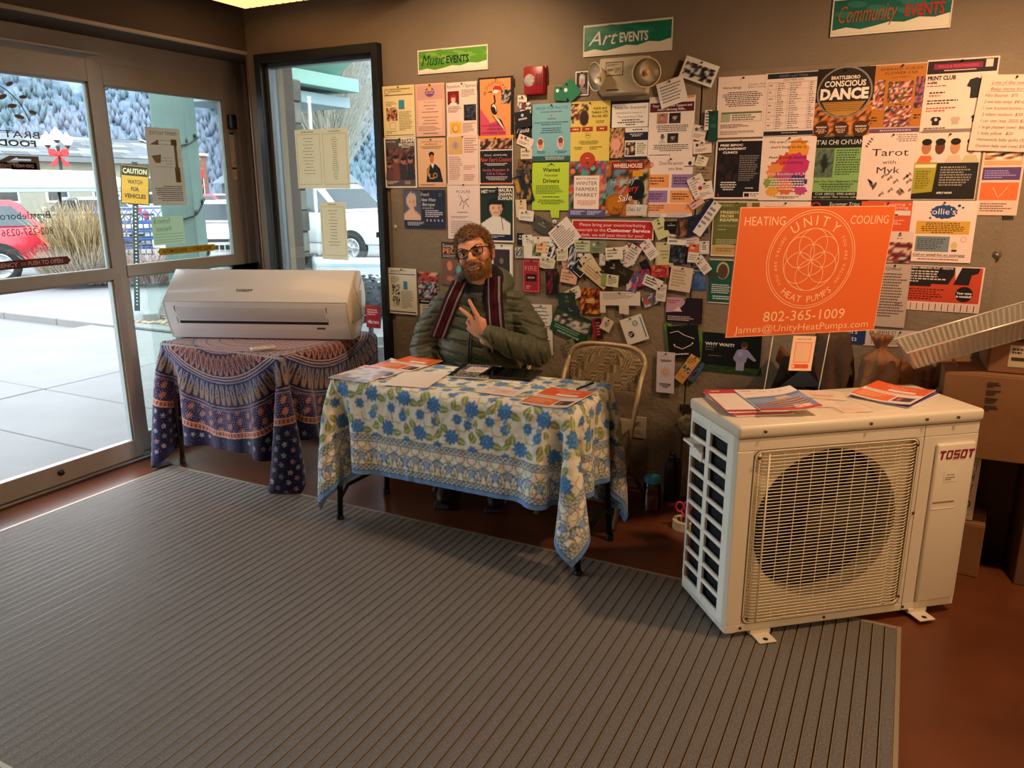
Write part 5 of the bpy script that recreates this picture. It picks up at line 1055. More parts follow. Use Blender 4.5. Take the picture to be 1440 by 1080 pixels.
def f_wanted(p): p.line([(.4, .08), (.5, .02), (.6, .08)], .003, '3a4a1c').t('Wanted', .5, .19, .085, '1c2410', fit=.44, bold=.02).t('Volunteer', .5, .29, .06, '1c2410', fit=.36).t('Drivers', .5, .42, .085, '1c2410', fit=.42, bold=.02).g(.1, .47, .9, .66, 6, '3a4a1c').g(.2, .70, .8, .74, 1, '2a3a14', 'c').g(.1, .77, .9, .88, 3, '3a4a1c', 'c').poly([(.48, .99), (.72, .99), (.72, 1.16), (.52, 1.16)], 'b4d63c').line([(.58, 1), (.58, 1.14)], .001, '5a6a1c').line([(.66, 1), (.66, 1.14)], .001, '5a6a1c')
poster('lime green tear-off poster reading Wanted Volunteer Drivers', (749, 229), (802, 296), 'b4d63c', f_wanted)
def f_farm(p):
    p.pic(0, 0, 1, 1, blotch(['c4604a', '3a5a3a', 'd8846a', '6a4a8a', '4a9a8a', 'a83c34', '2a3a2a'], 4), 14, 18)
    for u, v, r_, c in ((.1, .18, .009, 'd9725a'), (.42, .10, .012, '7a5aa4'), (.62, .12, .009, '6ab0b4'), (.9, .1, .009, 'c04a3a'), (.06, .5, .009, 'c8483a'), (.94, .62, .010, '5aa494'), (.92, .85, .009, 'c86048'), (.9, .35, .009, 'b84a5a')): p.c(u, v, r_, c, wob=.1)
    p.r(.14, .26, .80, .86, 'ecdcd4')
    for tx, v, hh, f in (('BRATTLEBORO', .33, .035, .56), ('WINTER', .43, .07, .56), ('FARMERS', .535, .07, .56), ('MARKET', .64, .07, .56)): p.t(tx, .47, v, hh, '3a3434', fit=f)
    p.g(.2, .70, .75, .80, 4, 'c86a5a', 'c').r(0, .87, 1, 1, '54508a').g(.06, .89, .45, .97, 3, 'd0d0e8').g(.5, .89, .95, .97, 3, 'd0d0e8')
poster('colourful poster reading Brattleboro Winter Farmers Market', (801, 227), (853, 305), '3a5a3a', f_farm)
def f_wheel(p):
    p.pic(0, 0, 1, 1, blotch(['6a8a9a', '3a3a3c', 'b86a3a', '8a5a34', 'c8bca4', '2a3434'], 3), 14, 16).c(.72, .52, .028, '1d2226', .034).c(.22, .78, .034, 'a8601c', .034).c(.22, .78, .027, 'b8741f', .027).r(.12, .03, .88, .16, '8f1f20').t('WHEELHOUSE', .5, .13, .075, 'f2e0d0', fit=.68, bold=.03).r(.62, .18, .86, .28, 'd9a02c').t('Holiday', .40, .42, .12, '8ac4dc', fit=.60, shear=.3, rot=.12).t('Pottery', .50, .56, .12, 'd83a34', fit=.56, shear=.3, rot=.12).t('Sale', .46, .72, .12, 'f2ece4', fit=.34, shear=.3, rot=.12).r(.5, .78, .98, .98, 'cfcac0').t('Dec 1 - Dec 31', .5, .90, .07, '2a1c1c', fit=.66, shear=.2)
    for k in range(6): p.line([(.76, .80), (.76+.09*math.cos(k*PI/3), .80+.07*math.sin(k*PI/3))], .003, 'e8f0f0')
poster('brown and grey poster reading Wheelhouse Holiday Pottery Sale', (854, 226), (911, 305), '8a5a34', f_wheel, m=gloss)
def f_does(p):
    p.c(.06, .12, .009, 'd9606a', wob=.2).c(.07, .12, .005, 'f0b0a8').t('Does the person', .5, .12, .06, '2a2428', fit=.5).t('you love...', .62, .21, .06, '2a2428', fit=.34).line([(.78, .15), (1, .15)], .004, '2a2428').c(.9, .1, .006, '2a2a34')
    for u0, v0, u1, v1, c in ((.02, .28, .47, .50, 'eca05c'), (.53, .28, .97, .50, '9a78b4'), (.02, .55, .45, .75, '9a78b4'), (.51, .55, .97, .75, 'eca05c')): p.r(u0, v0, u1, v1, c).g(u0+.04, v0+.04, u1-.04, v1-.04, 3, '4a3448')
    p.r(.0, .77, 1, .93, 'f0a878').g(.05, .79, .5, .9, 3, '5a3a34').ring(.88, .84, .006, .0015, '2a2428', 16)
    for a, b_ in ((.08, .34), (.45, .9)): p.r(a, .93, b_, 1.0, 'd8d0d8'); [p.line([(a+.02+i*.035, .94), (a+.02+i*.035, .99)], .0012, '5a5468') for i in range(int((b_-a)/.035))]
poster('white poster with orange and purple boxes reading Does the person you love', (912, 222), (973, 306), 'eedcd6', f_does)
def f_red(p): p.r(.012, .04, .988, .95, 'b8242c').t('Please bring your event/marketing', .5, .32, .17, 'f4dcd8', fit=.80).t('materials to the', .235, .60, .17, 'f4dcd8', fit=.38).t('Customer Service', .70, .60, .17, 'fbeeea', fit=.52, bold=.03).t('desk, we will post them for you!', .5, .87, .17, 'f4dcd8', fit=.76)
poster('wide red notice asking to bring marketing materials to Customer Service', (805, 309), (919, 338), 'f0e4e0', f_red, cat='sign', group=None, name='notice_sign', pins=0, off=.004)
# ---- right block
def f_hire(p): p.t("We're Hiring!", .1, .20, .035, '2a2628', 'l', fit=.36, bold=.02).t('Garden Path', .6, .16, .035, '6a7a4a', 'l', fit=.34).t('Elder Living', .6, .20, .03, '6a7a4a', 'l', fit=.34).g(.1, .25, .9, .50, 8, '3a3638', 'c').r(.1, .58, .9, .61, '5a7a5a').r(.1, .61, .28, .74, 'a9b89a').frame(.1, .58, .9, .74, .001, '7a8a70').g(.32, .62, .85, .73, 3, '6a6460').g(.1, .78, .7, .85, 3, '3a3638').r(.1, .89, .75, .895, '8a7a78').g(.1, .90, .9, .96, 2, '8a7a78')
poster("white poster reading We're Hiring with a green banded table", (1011, 109), (1076, 192), 'f2ddd2', f_hire)
def f_sched(p):
    p.r(.03, .01, .99, .09, '262a34').t('INNER HEAT YOGA', .5, .07, .035, '8a8c94', fit=.5).t('DECEMBER 2023', .5, .13, .03, '5a5658', fit=.36).frame(.05, .15, .95, .89, .001, '8a7c7c')
    p.up(); p.hold = True
    for u in (.2, .42, .78): p.line([(u, .15), (u, .89)], .0008, '8a7c7c')
    for i in range(7): p.line([(.05, .15+.105*i), (.95, .15+.105*i)], .0008, '8a7c7c').g(.08, .18+.105*i, .17, .21+.105*i, 1, '5a5054')
    for i in range(21): p.g(.23, .16+.035*i, .4, .185+.035*i, 1, '6a6064').g(.45, .16+.035*i, .74, .185+.035*i, 1, '6a6064').g(.8, .16+.035*i, .93, .185+.035*i, 1, '6a6064')
    p.hold = False; p.up(); p.r(.03, .92, .99, .99, '262a34').g(.15, .94, .85, .96, 1, 'c8c8cc', 'c')
poster('white class timetable with dark bands at top and bottom', (1078, 104), (1149, 190), 'f0dad0', f_sched)
def f_dance(p):
    p.r(0, 0, 1, 1, '2a1d18').pic(0, .5, 1, 1, blotch(['b8642c', '4a2418', 'd98a4a', '2a1814', '8a4a2c'], 6), 18, 12).c(.5, .36, p.w*.485, '8a8078', p.h*.385, 40).c(.5, .36, p.w*.455, '2d2724', p.h*.36, 40).poly([(.12, .50), (.88, .50), (.78, .64), (.6, .71), (.4, .71), (.22, .64)], 'b8863c')
    for i in range(6): p.line([(.1+i*.012, .49+i*.028), (.9-i*.012, .49+i*.028)], .0018, '3a2418')
    p.t('BRATTLEBORO', .5, .165, .05, 'f0ddc8', fit=.5, bold=.03).t('CONSCIOUS', .5, .27, .085, 'f2e2d2', fit=.72, bold=.03).t('DANCE', .5, .455, .155, 'f4e6da', fit=.84, bold=.05)
    for u, tx in ((.15, 'WEDNESDAY'), (.5, 'SUNDAY'), (.85, 'MONDAY')): p.c(u, .91, .021, '4a2a1c', .022).g(u-.1, .90, u+.1, .97, 3, 'e8c8a0', 'c').t(tx, u, .885, .025, 'f4e0d0', fit=.2, bold=.03)
poster('dark round design poster reading Brattleboro Conscious Dance', (1151, 98), (1222, 189), 'f0e0d4', f_dance)
fl = ['3a2424', 'c86a4a', 'e8b090', '5a3a5a', 'b84a54', '2a3424', 'e0d0c0', '7a5a2c']
def f_csa(p): p.r(.01, .02, .99, .90, 'b8722a').t('EMERALD GUILDE', .5, .09, .035, '3a2414', fit=.64).t('FLOWER CSA', .5, .15, .04, '3a2414', fit=.5).t('CSA PARTY', .5, .20, .02, '3a2414', fit=.3).pic(.02, .22, .27, .64, blotch(fl, 6), 10, 14).pic(.32, .25, .70, .55, blotch(fl, 6), 14, 12).pic(.74, .20, 1, .64, blotch(['5a3a5a', '8a4a6a', 'b86a7a', '2a3424', '4a2a3a'], 5), 10, 14).pic(.30, .60, .72, .90, blotch(fl, 6), 14, 12).g(.35, .565, .7, .59, 1, '3a2414', 'c').g(.04, .74, .24, .86, 3, '3a2414').g(.76, .72, .97, .80, 2, '3a2414').r(.01, .92, .99, .98, '6a4a6a').g(.1, .93, .9, .97, 1, 'c8a8c8', 'c')
poster('gold poster with four flower photographs reading Flower CSA', (1224, 92), (1304, 187), 'c8a890', f_csa)
def shirt(p, u, v, s, c):
    q = [(-.5, -.45), (-.2, -.55), (0, -.48), (.2, -.55), (.5, -.45), (.62, -.12), (.42, -.05), (.40, .5), (-.40, .5), (-.42, -.05), (-.62, -.12)]; p.poly([(u+a*s/p.w, v+b_*s/p.h) for a, b_ in q], c)
def f_print(p):
    p.r(.01, .02, .98, .19, '2a1d22').r(.1, .06, .78, .13, '8a2440').t('SPACE & PRINTMAKING', .44, .115, .04, 'd9506a', fit=.56).r(.82, .03, .92, .13, 'd8c8b8').r(.25, .145, .7, .155, 'e0d0c8').t('PRINT CLUB', .03, .27, .055, '2a1c1c', 'l', fit=.4, bold=.04).t('4-6PM', .03, .32, .03, '2a1c1c', 'l', fit=.14, bold=.04).g(.03, .34, .4, .36, 1, '3a2c2c').g(.08, .42, .5, .46, 1, '4a3434').g(.08, .46, .48, .5, 1, 'c84a44').g(.06, .53, .62, .60, 2, '4a3434').g(.06, .63, .6, .7, 2, 'b84a44')
    shirt(p, .78, .40, .075, '232024'); p.c(.85, .37, .004, 'd8d0cc'); shirt(p, .22, .82, .032, '232024'); p.c(.22, .80, .004, 'c8c8d0'); shirt(p, .5, .82, .028, 'bfa898'); shirt(p, .78, .80, .027, '26242a'); p.r(.05, .93, .90, .98, '8a7a78').g(.06, .90, .85, .93, 1, '6a5a58')
poster('pink poster with black T-shirts reading Print Club', (1305, 85), (1391, 187), 'f0cfc0', f_print)
def f_baby(p):
    L_ = ['Lots of like new and new', 'Baby items for sale!', 'Halo Bassinet   $75', '2 new baby swings  $40 each', '1 new bouncer/activity seat $50', '2 infant rockers  $30 each', '1 car seat (exp. 2025) $20', '1 large playpen (new)  $60', '1 baby pillow   $20', 'Homemade baby quilts (3) $25', 'Outdoor baby seat (new) $30']
    for i, s_ in enumerate(L_): p.t(s_, .10 if i > 1 else .16, .12+i*.083, .042, '3a2c2c', 'l', fit=[.75, .62, .46, .62, .78, .72, .66, .66, .5, .8, .72][i], shear=.2)
    p.line([(.14, .135), (.92, .125)], .001, '3a2c2c').line([(.12, .22), (.85, .21)], .001, '3a2c2c').frame(.80, .45, .98, .78, .001, '3a2c2c')
poster('big handwritten sheet of baby items for sale, cut off by the right edge', (1378, 108), (1462, 212), 'efc9b6', f_baby, ang=-3, off=.010)
def f_bipoc(p): p.r(.03, .03, .98, .97, '211d22').t('FREE BIPOC', .32, .11, .035, 'f0e8e4', fit=.46, bold=.04).t('EXPUNGEMENT', .34, .17, .035, 'f0e8e4', fit=.56, bold=.04).t('CLINICS', .3, .23, .035, 'f0e8e4', fit=.3, bold=.04).pic(.05, .26, .48, .72, blotch(['2a2228', '1a161a', '3a2a2c'], 3), 8).g(.5, .26, .95, .7, 12, '8a8284').g(.1, .70, .5, .86, 4, 'e8e0dc', 'c').g(.65, .80, .9, .83, 1, 'e8e0dc').r(.62, .88, .98, .97, 'f0e8e4').r(.64, .90, .74, .96, '211d22').g(.76, .9, .95, .96, 2, '3a3438').c(.1, .93, .003, 'c83a34')
poster('black poster reading Free BIPOC Expungement Clinics', (1008, 197), (1071, 280), 'f0ddd4', f_bipoc)
def f_water(p):
    p.c(.68, .22, .030, 'e89a3c', .034, 22, wob=.15).c(.50, .42, .034, 'd9503c', .030, 22, wob=.18).c(.68, .45, .034, 'c8387a', .036, 22, wob=.12).c(.28, .55, .024, 'e88a4c', .030, 22, wob=.2).c(.45, .66, .032, 'b8547a', .024, 22, wob=.15).c(.22, .72, .022, '8aa04a', .018, 22, wob=.2).c(.72, .70, .026, '4a3a7a', .022, 22, wob=.2).c(.5, .80, .026, 'd9703c', .020, 22, wob=.2).c(.78, .84, .018, 'c04a8a', .014, 22, wob=.2).c(.25, .86, .018, 'e8a83c', .014, 22, wob=.2)
    p.t("We aren't monologue,", .5, .10, .04, '3a2a2a', fit=.72, shear=.2).t("don't have to be it.", .5, .18, .04, '3a2a2a', fit=.66, shear=.2).t('Feeling body, beauty', .5, .34, .04, '5a2a2a', fit=.7, shear=.2).t('calm & existing', .5, .42, .04, '6a2a3a', fit=.6, shear=.2).t('Erica Buschlow (LE, RIM)', .55, .60, .04, 'f4e4e4', fit=.8).g(.15, .64, .9, .84, 5, 'f0dcdc', 'c').g(.2, .93, .85, .97, 2, '6a5a58', 'c')
poster('white poster with an orange and magenta watercolour splash', (1073, 193), (1141, 282), 'f0dcd2', f_water)
def f_tai(p): p.r(.05, .02, .96, .20, '20201f').t("T'AI CHI CH'UAN", .5, .145, .075, 'e8e4da', fit=.84).pic(.05, .21, .42, .66, lambda a, b_: C('1f2a24') if abs(a-.55)+abs(b_-.5)*.5 < .2 else C(random.choice(['5a6a5a', '6a7a68', '4a5a4c'])), 12, 14).g(.46, .22, .95, .63, 11, '3a5234').t('Join Our New Beginners Class', .5, .735, .032, '1c2418', fit=.8, bold=.02).g(.08, .75, .92, .82, 2, '2a3a24', 'c').g(.2, .82, .8, .87, 2, '3a5234', 'c').r(.02, .89, .98, 1, '1d221d').t('Call (802) 490-6405', .5, .935, .035, 'd8e0cc', fit=.72).t('to register /for more info', .5, .98, .03, 'd8e0cc', fit=.78)
poster("green poster reading T'ai Chi Ch'uan with a figure in black", (1143, 191), (1213, 280), '86b06a', f_tai)
def f_myk(p):
    p.up(); p.hold = True
    for k in range(48):
        a = k*2*PI/48; x, y = .5+.20*math.cos(a), .33+.14*math.sin(a); r2 = random.uniform(1.7, 2.2); p.line([(x, y), (.5+.20*r2*math.cos(a), .33+.14*r2*math.sin(a))], .0006, 'c8a89c')
    p.hold = False; p.t('Tarot', .48, .34, .11, '2a2426', fit=.6).t('with', .48, .46, .06, '2a2426', fit=.22).t('Myk', .48, .60, .10, '2a2426', fit=.38)
    p.hold = False; p.up(); p.hold = True
    for k in range(16):
        u, v = random.uniform(.35, .98), random.uniform(.66, .96); p.line([(u, v), (u+.05, v-.06)], .0008, '6a5654').c(u+.05, v-.06, .003, 'a88c84', .0055, 10, .6).c(u+.01, v-.03, .003, '8a6e68', .0055, 10, -.6)
    p.c(.22, .76, .004, '6a5654', .012, 12, .5).c(.28, .79, .004, '6a5654', .012, 12, -.4).c(.2, .72, .003, '6a5654', .01, 12, .9).line([(.06, .22), (.18, .05)], .001, '5a4a48'); [p.c(.08+i*.025, .19-i*.035, .002, '5a4a48', .005, 8, .9) for i in range(4)]
    p.g(.55, .02, .95, .14, 4, '8a7470', 'c')
poster('pale poster with sun rays and leaves reading Tarot with Myk', (1214, 188), (1289, 281), 'f0d4c8', f_myk)
def f_apply(p):
    p.r(.01, .01, .99, .99, 'e8d0be')
    for u, c, s_ in ((.16, 'b87450', 'e06a3c'), (.37, '6a3c28', 'e0d0c8'), (.60, 'c88a64', 'd8b8a0'), (.85, 'a06a4c', 'c8b890')): p.poly([(u-.14, .46), (u-.08, .34), (u+.08, .34), (u+.15, .46)], s_).c(u, .22, .012, c, .019).c(u, .14, .0125, '1f1816', .009)
    p.r(.01, .44, .36, .90, 'a89c34').r(.02, .47, .34, .52, 'e8dcb0').g(.05, .56, .32, .84, 8, '6a6420').poly([(.36, .45), (.99, .45), (.99, .99), (.01, .99), (.01, .91), (.33, .88)], '26221f').g(.42, .5, .95, .80, 8, 'a09488').t('APPLY NOW!', .52, .91, .028, 'f0e8e0', fit=.24, bold=.04)
poster('poster of four smiling people above an olive and black panel', (1291, 187), (1370, 281), 'f0dcd0', f_apply)
def f_free(p): p.r(.02, .02, .98, .80, '6a6e3c').g(.15, .05, .55, .10, 2, 'b0b07a').t('FREEDOM', .42, .22, .05, 'e8dc9c', fit=.52, bold=.03).t('FROM', .30, .29, .05, 'e8dc9c', fit=.28, bold=.03).t('REAPERS', .38, .36, .05, 'e8dc9c', fit=.44, bold=.03).g(.12, .42, .8, .46, 2, 'a8a874').g(.12, .5, .35, .52, 1, 'e0dcb0').g(.1, .68, .7, .80, 4, 'c8c49a').r(.02, .81, .98, .97, 'c8a868').g(.1, .84, .6, .92, 2, '8a6a3c').c(.75, .06, .008, 'c8bca8', .01)
poster('olive green poster reading Freedom from Reapers beside the orange sign', (1004, 283), (1066, 362), 'e8d8b8', f_free, name='poster')
poster('white sheet mostly hidden behind the top edge of the orange sign', (1069, 283), (1134, 360), 'f0d8cc', lambda p: p.g(.1, .08, .9, .9, 12, '8a7a78'))
def f_trips(p): p.r(0, 0, 1, 1, '1f2620').t('Summer Trips', .62, .09, .06, 'e0e0d4', fit=.5, shear=.2).c(.15, .1, .014, 'c83a2c', .012).c(.15, .1, .010, '2a1c1c', .009).g(.1, .2, .9, .9, 9, '8a948a')
poster('black poster reading Summer Trips behind the top of the orange sign', (1136, 281), (1211, 372), '1f2620', f_trips)
def f_ing(p): p.t('heating +', .7, .13, .08, 'f4d4c0', fit=.5).t('cooling', .7, .24, .08, 'f4d4c0', fit=.4).r(.5, .30, .95, .46, 'e0d4cc').r(.5, .42, .72, .46, '2a2426').g(.1, .6, .9, .9, 5, 'f0c0a8')
poster('red orange poster with a small white appliance, right of the orange sign top', (1212, 283), (1281, 326), 'e05a34', f_ing)
def f_ollie(p):
    p.c(.5, .18, .033, '2c4a80', .019, 30, wob=.08).t("ollie's", .5, .22, .10, 'f0e4e0', fit=.36).c(.72, .08, .004, '2c4a80').c(.78, .11, .003, '2c4a80').c(.3, .28, .003, '2c4a80').r(.10, .33, .92, .54, 'd9a43c').g(.12, .35, .90, .53, 6, '4a3414', 'c').r(.12, .58, .64, .83, '7a8890').frame(.12, .58, .64, .83, .001, '4a5054').g(.15, .61, .6, .80, 6, '4a5054').ring(.85, .62, .010, .001, 'b84a44', 20).c(.72, .72, .008, 'd9c07c', .010).r(.69, .79, .77, .82, '3a2424').t('Call or email for an estimate', .5, .90, .045, '2a1c1c', fit=.8, shear=.1).line([(.1, .915), (.9, .91)], .001, '2a1c1c').g(.1, .94, .9, .97, 1, '8a3434', 'c')
poster("white poster reading ollie's on a dark blue cloud", (1284, 282), (1364, 370), 'f2d6ca', f_ollie)
def f_small(p): p.c(.5, .12, .004, '9a8480').g(.3, .2, .7, .25, 1, '8a7470', 'c').pic(0, .34, 1, 1, blotch(['6a2424', 'e0b8a8', '8a3a34', '2a2a34', 'd8c4b8'], 3), 8, 9)
poster('small pale card with a red dressed figure at the sign edge', (1248, 325), (1280, 370), 'e8c8bc', f_small)
poster('grey information sheet partly behind the right edge of the orange sign', (1236, 370), (1271, 461), 'c0aa9a', lambda p: p.t("its Global", .35, .10, .05, '3a3030', fit=.7).g(.1, .14, .95, .85, 16, '5a4c48').c(.7, .62, .006, '8a6a68', .004), pins=1)
def f_voice(p):
    p.r(.02, .02, .98, .80, 'c8482c').poly([(.02, .02), (.66, .02), (.66, .18), (.60, .40), (.40, .40), (.40, .46), (.02, .46)], '231c1e').t('SOUTHERN VERMONT PLAYWRIGHTS', .34, .07, .04, 'f0e0d8', fit=.6, bold=.02).g(.03, .10, .62, .38, 5, 'd8c8c0').poly([(.66, .02), (.74, .02), (.76, .3), (.68, .3)], 'e0d0c8').poly([(.74, .02), (.95, .02), (.93, .14), (.86, .18), (.84, .40), (.66, .40), (.70, .2)], '231c1e').c(.80, .60, .022, '201a1c', .022).t('Your voice', .80, .60, .05, 'f4e8e4', fit=.18, bold=.03).t('is needed!', .80, .67, .05, 'f4e8e4', fit=.18, bold=.03).g(.04, .5, .62, .76, 5, '6a1c14').r(0, .82, 1, 1, 'e8c8b8')
    for i in range(13): p.line([(.035+i*.075, .84), (.035+i*.075, .98)], .003, '5a4440').line([(.07+i*.075, .82), (.07+i*.075, 1)], .0006, '9a8078')
poster('red and black tear-off poster reading Your voice is needed!', (1266, 372), (1376, 441), 'eccabc', f_voice)
poster('tall narrow sheet with purple and orange panels near the right edge', (1383, 214), (1429, 303), 'ecc4ae', lambda p: p.pic(.05, .0, .95, .12, blotch(['3a2420', 'c88a5a', 'e8dcc8'], 4), 9, 4).r(.05, .14, .95, .21, 'e8a070').r(.05, .24, .95, .44, '5a4078').g(.1, .28, .9, .42, 4, 'a890c0').r(.05, .48, .95, .76, 'e8703a').line([(.35, .56), (.5, .72), (.7, .55)], .0015, 'f4d0b0').g(.1, .80, .9, .95, 4, '7a5a54'))
def f_teal(p): p.r(0, .02, .9, .98, '1f5a50').c(.42, .25, .020, 'c8b48a', .028).c(.42, .27, .016, '5a4430', .024).r(.0, .3, .3, .5, '3a4a3a').g(.1, .56, .9, .78, 5, 'd8e0d4').g(.15, .82, .85, .92, 2, 'd8e0d4')
poster('teal green poster with an arched doorway, left of the orange sign', (999, 364), (1040, 428), 'e0dcd0', f_teal)
def f_wait(p):
    p.r(.01, .01, .99, .99, '151b1c').pic(.01, .84, .99, .99, lambda a, b_: C(random.choice(['2f4a26', '3a5a2c', '24381e'])), 14, 3).t('WHY WAIT?', .30, .33, .075, 'ece8e8', fit=.50, bold=.03).g(.06, .36, .5, .40, 1, '8a9090').g(.06, .43, .3, .46, 1, '8a9090').g(.12, .58, .5, .61, 1, '8a9090')
    p.c(.72, .27, .010, '8a5e4a', .012).c(.72, .24, .011, '4a3226', .009).poly([(.60, .40), (.68, .36), (.78, .38), (.93, .62), (.90, .66), (.78, .56), (.76, .70), (.60, .72), (.54, .62)], '9a94bc').poly([(.60, .70), (.74, .70), (.73, .92), (.66, .92), (.60, .92)], 'a8a4c4').c(.66, .5, .008, 'aca8cc')
poster('black landscape poster reading WHY WAIT with a toddler in lilac', (989, 466), (1068, 528), '2a3a2a', f_wait, m=gloss)
poster('dark purple flyer with a pale pink corner, left board', (938, 417), (987, 456), '261824', lambda p: p.poly([(0, 0), (.55, 0), (.5, .25), (.30, .55), (0, .6)], 'c89aac').g(.05, .08, .42, .26, 2, '8a3a5a').poly([(.2, .55), (.35, .35), (.45, .55)], 'e8d8d8').g(.05, .72, .95, .92, 3, 'd8b8c8'), ang=1)
poster('blue sky poster tucked under the cards on the left board', (964, 375), (993, 409), '3a5a8a', lambda p: p.pic(.03, .05, .97, .9, blotch(['2a4a80', '3a5a90', '4a6aa0', '5a7090'], 3), 8).g(.1, .1, .8, .3, 2, 'd8d8b0'))
poster('white sheet headed PUPPIES! behind the paper bags', (1216, 461), (1316, 492), 'd8c4bc', lambda p: p.t('PUPPIES!', .08, .34, .30, '2a2426', 'l', fit=.36).g(.1, .5, .9, .9, 3, '8a7a78'), ang=2)
poster('dark blue farmers markets sheet showing under the orange sign', (1160, 455), (1216, 484), '233a6a', lambda p: p.t('Farmers', .5, .45, .30, 'e0e0e8', fit=.6).t('Markets', .5, .85, .30, 'e0e0e8', fit=.6))
# three painted header boards
def header(label, tl, br, w1, w2, c0, c1, tc, tcol2):
    x, z, w_, h_ = rectpx(tl, br); p = Pr(w_, h_, 'ece4d0', .004); G = random.Random(3); p.r(.012, .06, .988, .94, c0)
    for i in range(26): u, v = G.uniform(.1, .9), G.uniform(.12, .5); p.c(u, v, w_*.09, c1 if i % 2 else c0, h_*.09, 14, rot=-.1)
    top = [.78, .72, .80, .74, .66, .70, .60, .64, .56]; p.poly([(.012, .94)]+[(.012+.976*i/8, top[i]+.06) for i in range(9)]+[(.988, .94)], 'ece4d0'); p.frame(.0, .0, 1, 1, .004, 'ece4d0')
    p.t(w1, .06, .66, .46, tc, 'l', fit=.34 if len(w1) < 8 else .50, shear=.35, bold=.0).t(w2, .42 if len(w1) < 8 else .62, .62, .30, tcol2, 'l', fit=.32, bold=.03)
    return on_wall('header_board', p, label, 'sign', x, z, 0, None, 0, gloss, 0, WALLY-.002)
header('green board reading Music EVENTS above the left rows', (586, 71), (685, 97), 'Music', 'EVENTS', '5f9a34', '82b04a', '16382c', '16382c')
header('teal board reading Art EVENTS above the emergency light', (820, 36), (944, 70), 'Art', 'EVENTS', '1f7a5c', '2f8a6a', 'f0ece0', 'f0ece0')
header('teal board reading Community EVENTS cut off by the top of the photo', (1172, -2), (1336, 38), 'Community', 'EVENTS', '2a6c60', '3a8070', 'b8603c', 'b83a34')
# ================================================================ small cards crowded on the left board: (x, y, w, h, angle, colours, style, label)
def card(cx, cy, wpx, hpx, ang, bg, style, acc, label, cat='card', off=None):
    c0 = on_y(cx, cy, WALLY-.014); s = (on_y(cx+1, cy, WALLY-.014)-c0).length; w_, h_ = wpx*s, hpx*s*.99; p = Pr(w_, h_, bg, .0005); a = acc.split()
    if style == 't': p.g(.1, .14, .9, .86, max(2, int(hpx/5)), a[0])
    elif style == 'l': p.c(.22, .3, min(w_, h_)*.13, a[0]).g(.38, .2, .9, .42, 2, a[-1]).g(.12, .58, .9, .86, 3, a[-1])
    elif style == 'p': p.pic(.04, .05, .96, .95, blotch(a, 3), 8, 8)
    elif style == 'h': p.r(0, 0, 1, .45, a[0]).g(.1, .55, .9, .9, 3, a[-1]).g(.15, .12, .8, .34, 1, bg)
    elif style == 'v': p.r(0, 0, .3, 1, a[0]).g(.38, .15, .92, .85, 5, a[-1])
    elif style == 'd': p.g(.15, .38, .85, .6, 1, a[0], 'c').c(.5, .25, min(w_, h_)*.1, a[-1])
    elif style == 'f': p.frame(.06, .06, .94, .94, .0015, a[0]).g(.2, .3, .8, .7, 3, a[-1], 'c')
    elif style == 'b': p.frame(.1, .1, .9, .9, .003, a[0]).g(.2, .4, .8, .6, 2, a[0], 'c')
    elif callable(style): style(p)
    _ord[0] += 1
    return on_wall(cat if cat in ('card',) else 'card', p, label, cat, c0.x, c0.z, ang, 'small cards and slips crowding the left pin board', (.004+.0008*(_ord[0] % 14)) if off is None else off, None, 1 if wpx*hpx > 150 else 0)
def f_fire(p): p.frame(.06, .04, .94, .96, .0018, 'd9a08c').t('FIRE', .5, .34, .16, 'd98a7c', fit=.7).r(.18, .44, .82, .66, '2a1418').g(.22, .5, .78, .6, 1, 'c8a094', 'c').g(.2, .78, .6, .9, 2, 'e0b0a0')
def f_paula(p): p.t('Paula', .5, .62, .42, 'e8e0dc', fit=.8, shear=.4)
def f_sun(p): [p.line([(.5, .5), (.5+.30*math.cos(k*PI/7), .5+.13*math.sin(k*PI/7))], .0022, 'd9983c') for k in range(14)]; p.c(.5, .5, .009, 'e0a438').c(.5, .5, .006, 'f0d09a').t('♪', .5, .53, .05, 'd98a2c').g(.15, .18, .85, .24, 2, '4a4454', 'c').g(.15, .76, .85, .88, 3, '4a4454', 'c')
def f_bone(p): p.line([(.1, .2), (.35, .16), (.55, .3), (.85, .42)], .003, 'e8e0dc').line([(.2, .62), (.45, .72), (.75, .60)], .004, 'e0c8bc').c(.2, .58, .004, 'e8e0dc').c(.78, .56, .004, 'e8e0dc').g(.1, .84, .9, .92, 1, 'e8e0dc')
def f_geo(p): p.c(.30, .64, .017, '232a3c').g(.12, .58, .46, .72, 2, 'd8d8dc').c(.62, .28, .015, '2a7f94').c(.62, .28, .011, 'd0e0e0').t('25', .62, .33, .1, '2a7f94', fit=.22).poly([(.88, .1), (.93, .1), (.93, .9), (.88, .9)], '2a7f94')
def f_torn(p): p.g(.08, .10, .92, .60, 6, '5a5450', hand=True, wt=.35)
def f_craft(p): p.g(.1, .1, .9, .32, 3, '8a5a2c').pic(.1, .42, .9, .62, blotch(['2a3448', 'e0c890', '4a6a8a']), 5).t('Craft', .5, .85, .12, 'b8501c', fit=.7)
def f_sq(p): p.g(.08, .08, .92, .92, 10, '7a7478')
def f_cal(p): p.r(0, 0, 1, .1, '1f3a2a').pic(.04, .14, .96, .62, blotch(['1c2a1e', 'b8b0a8', '3a4a3c', '5a3a3a', 'd8d0c8'], 4), 12, 6).g(.1, .66, .9, .84, 2, '8ab08a').t('WHETSTONE', .5, .95, .08, 'e0e8dc', fit=.6)
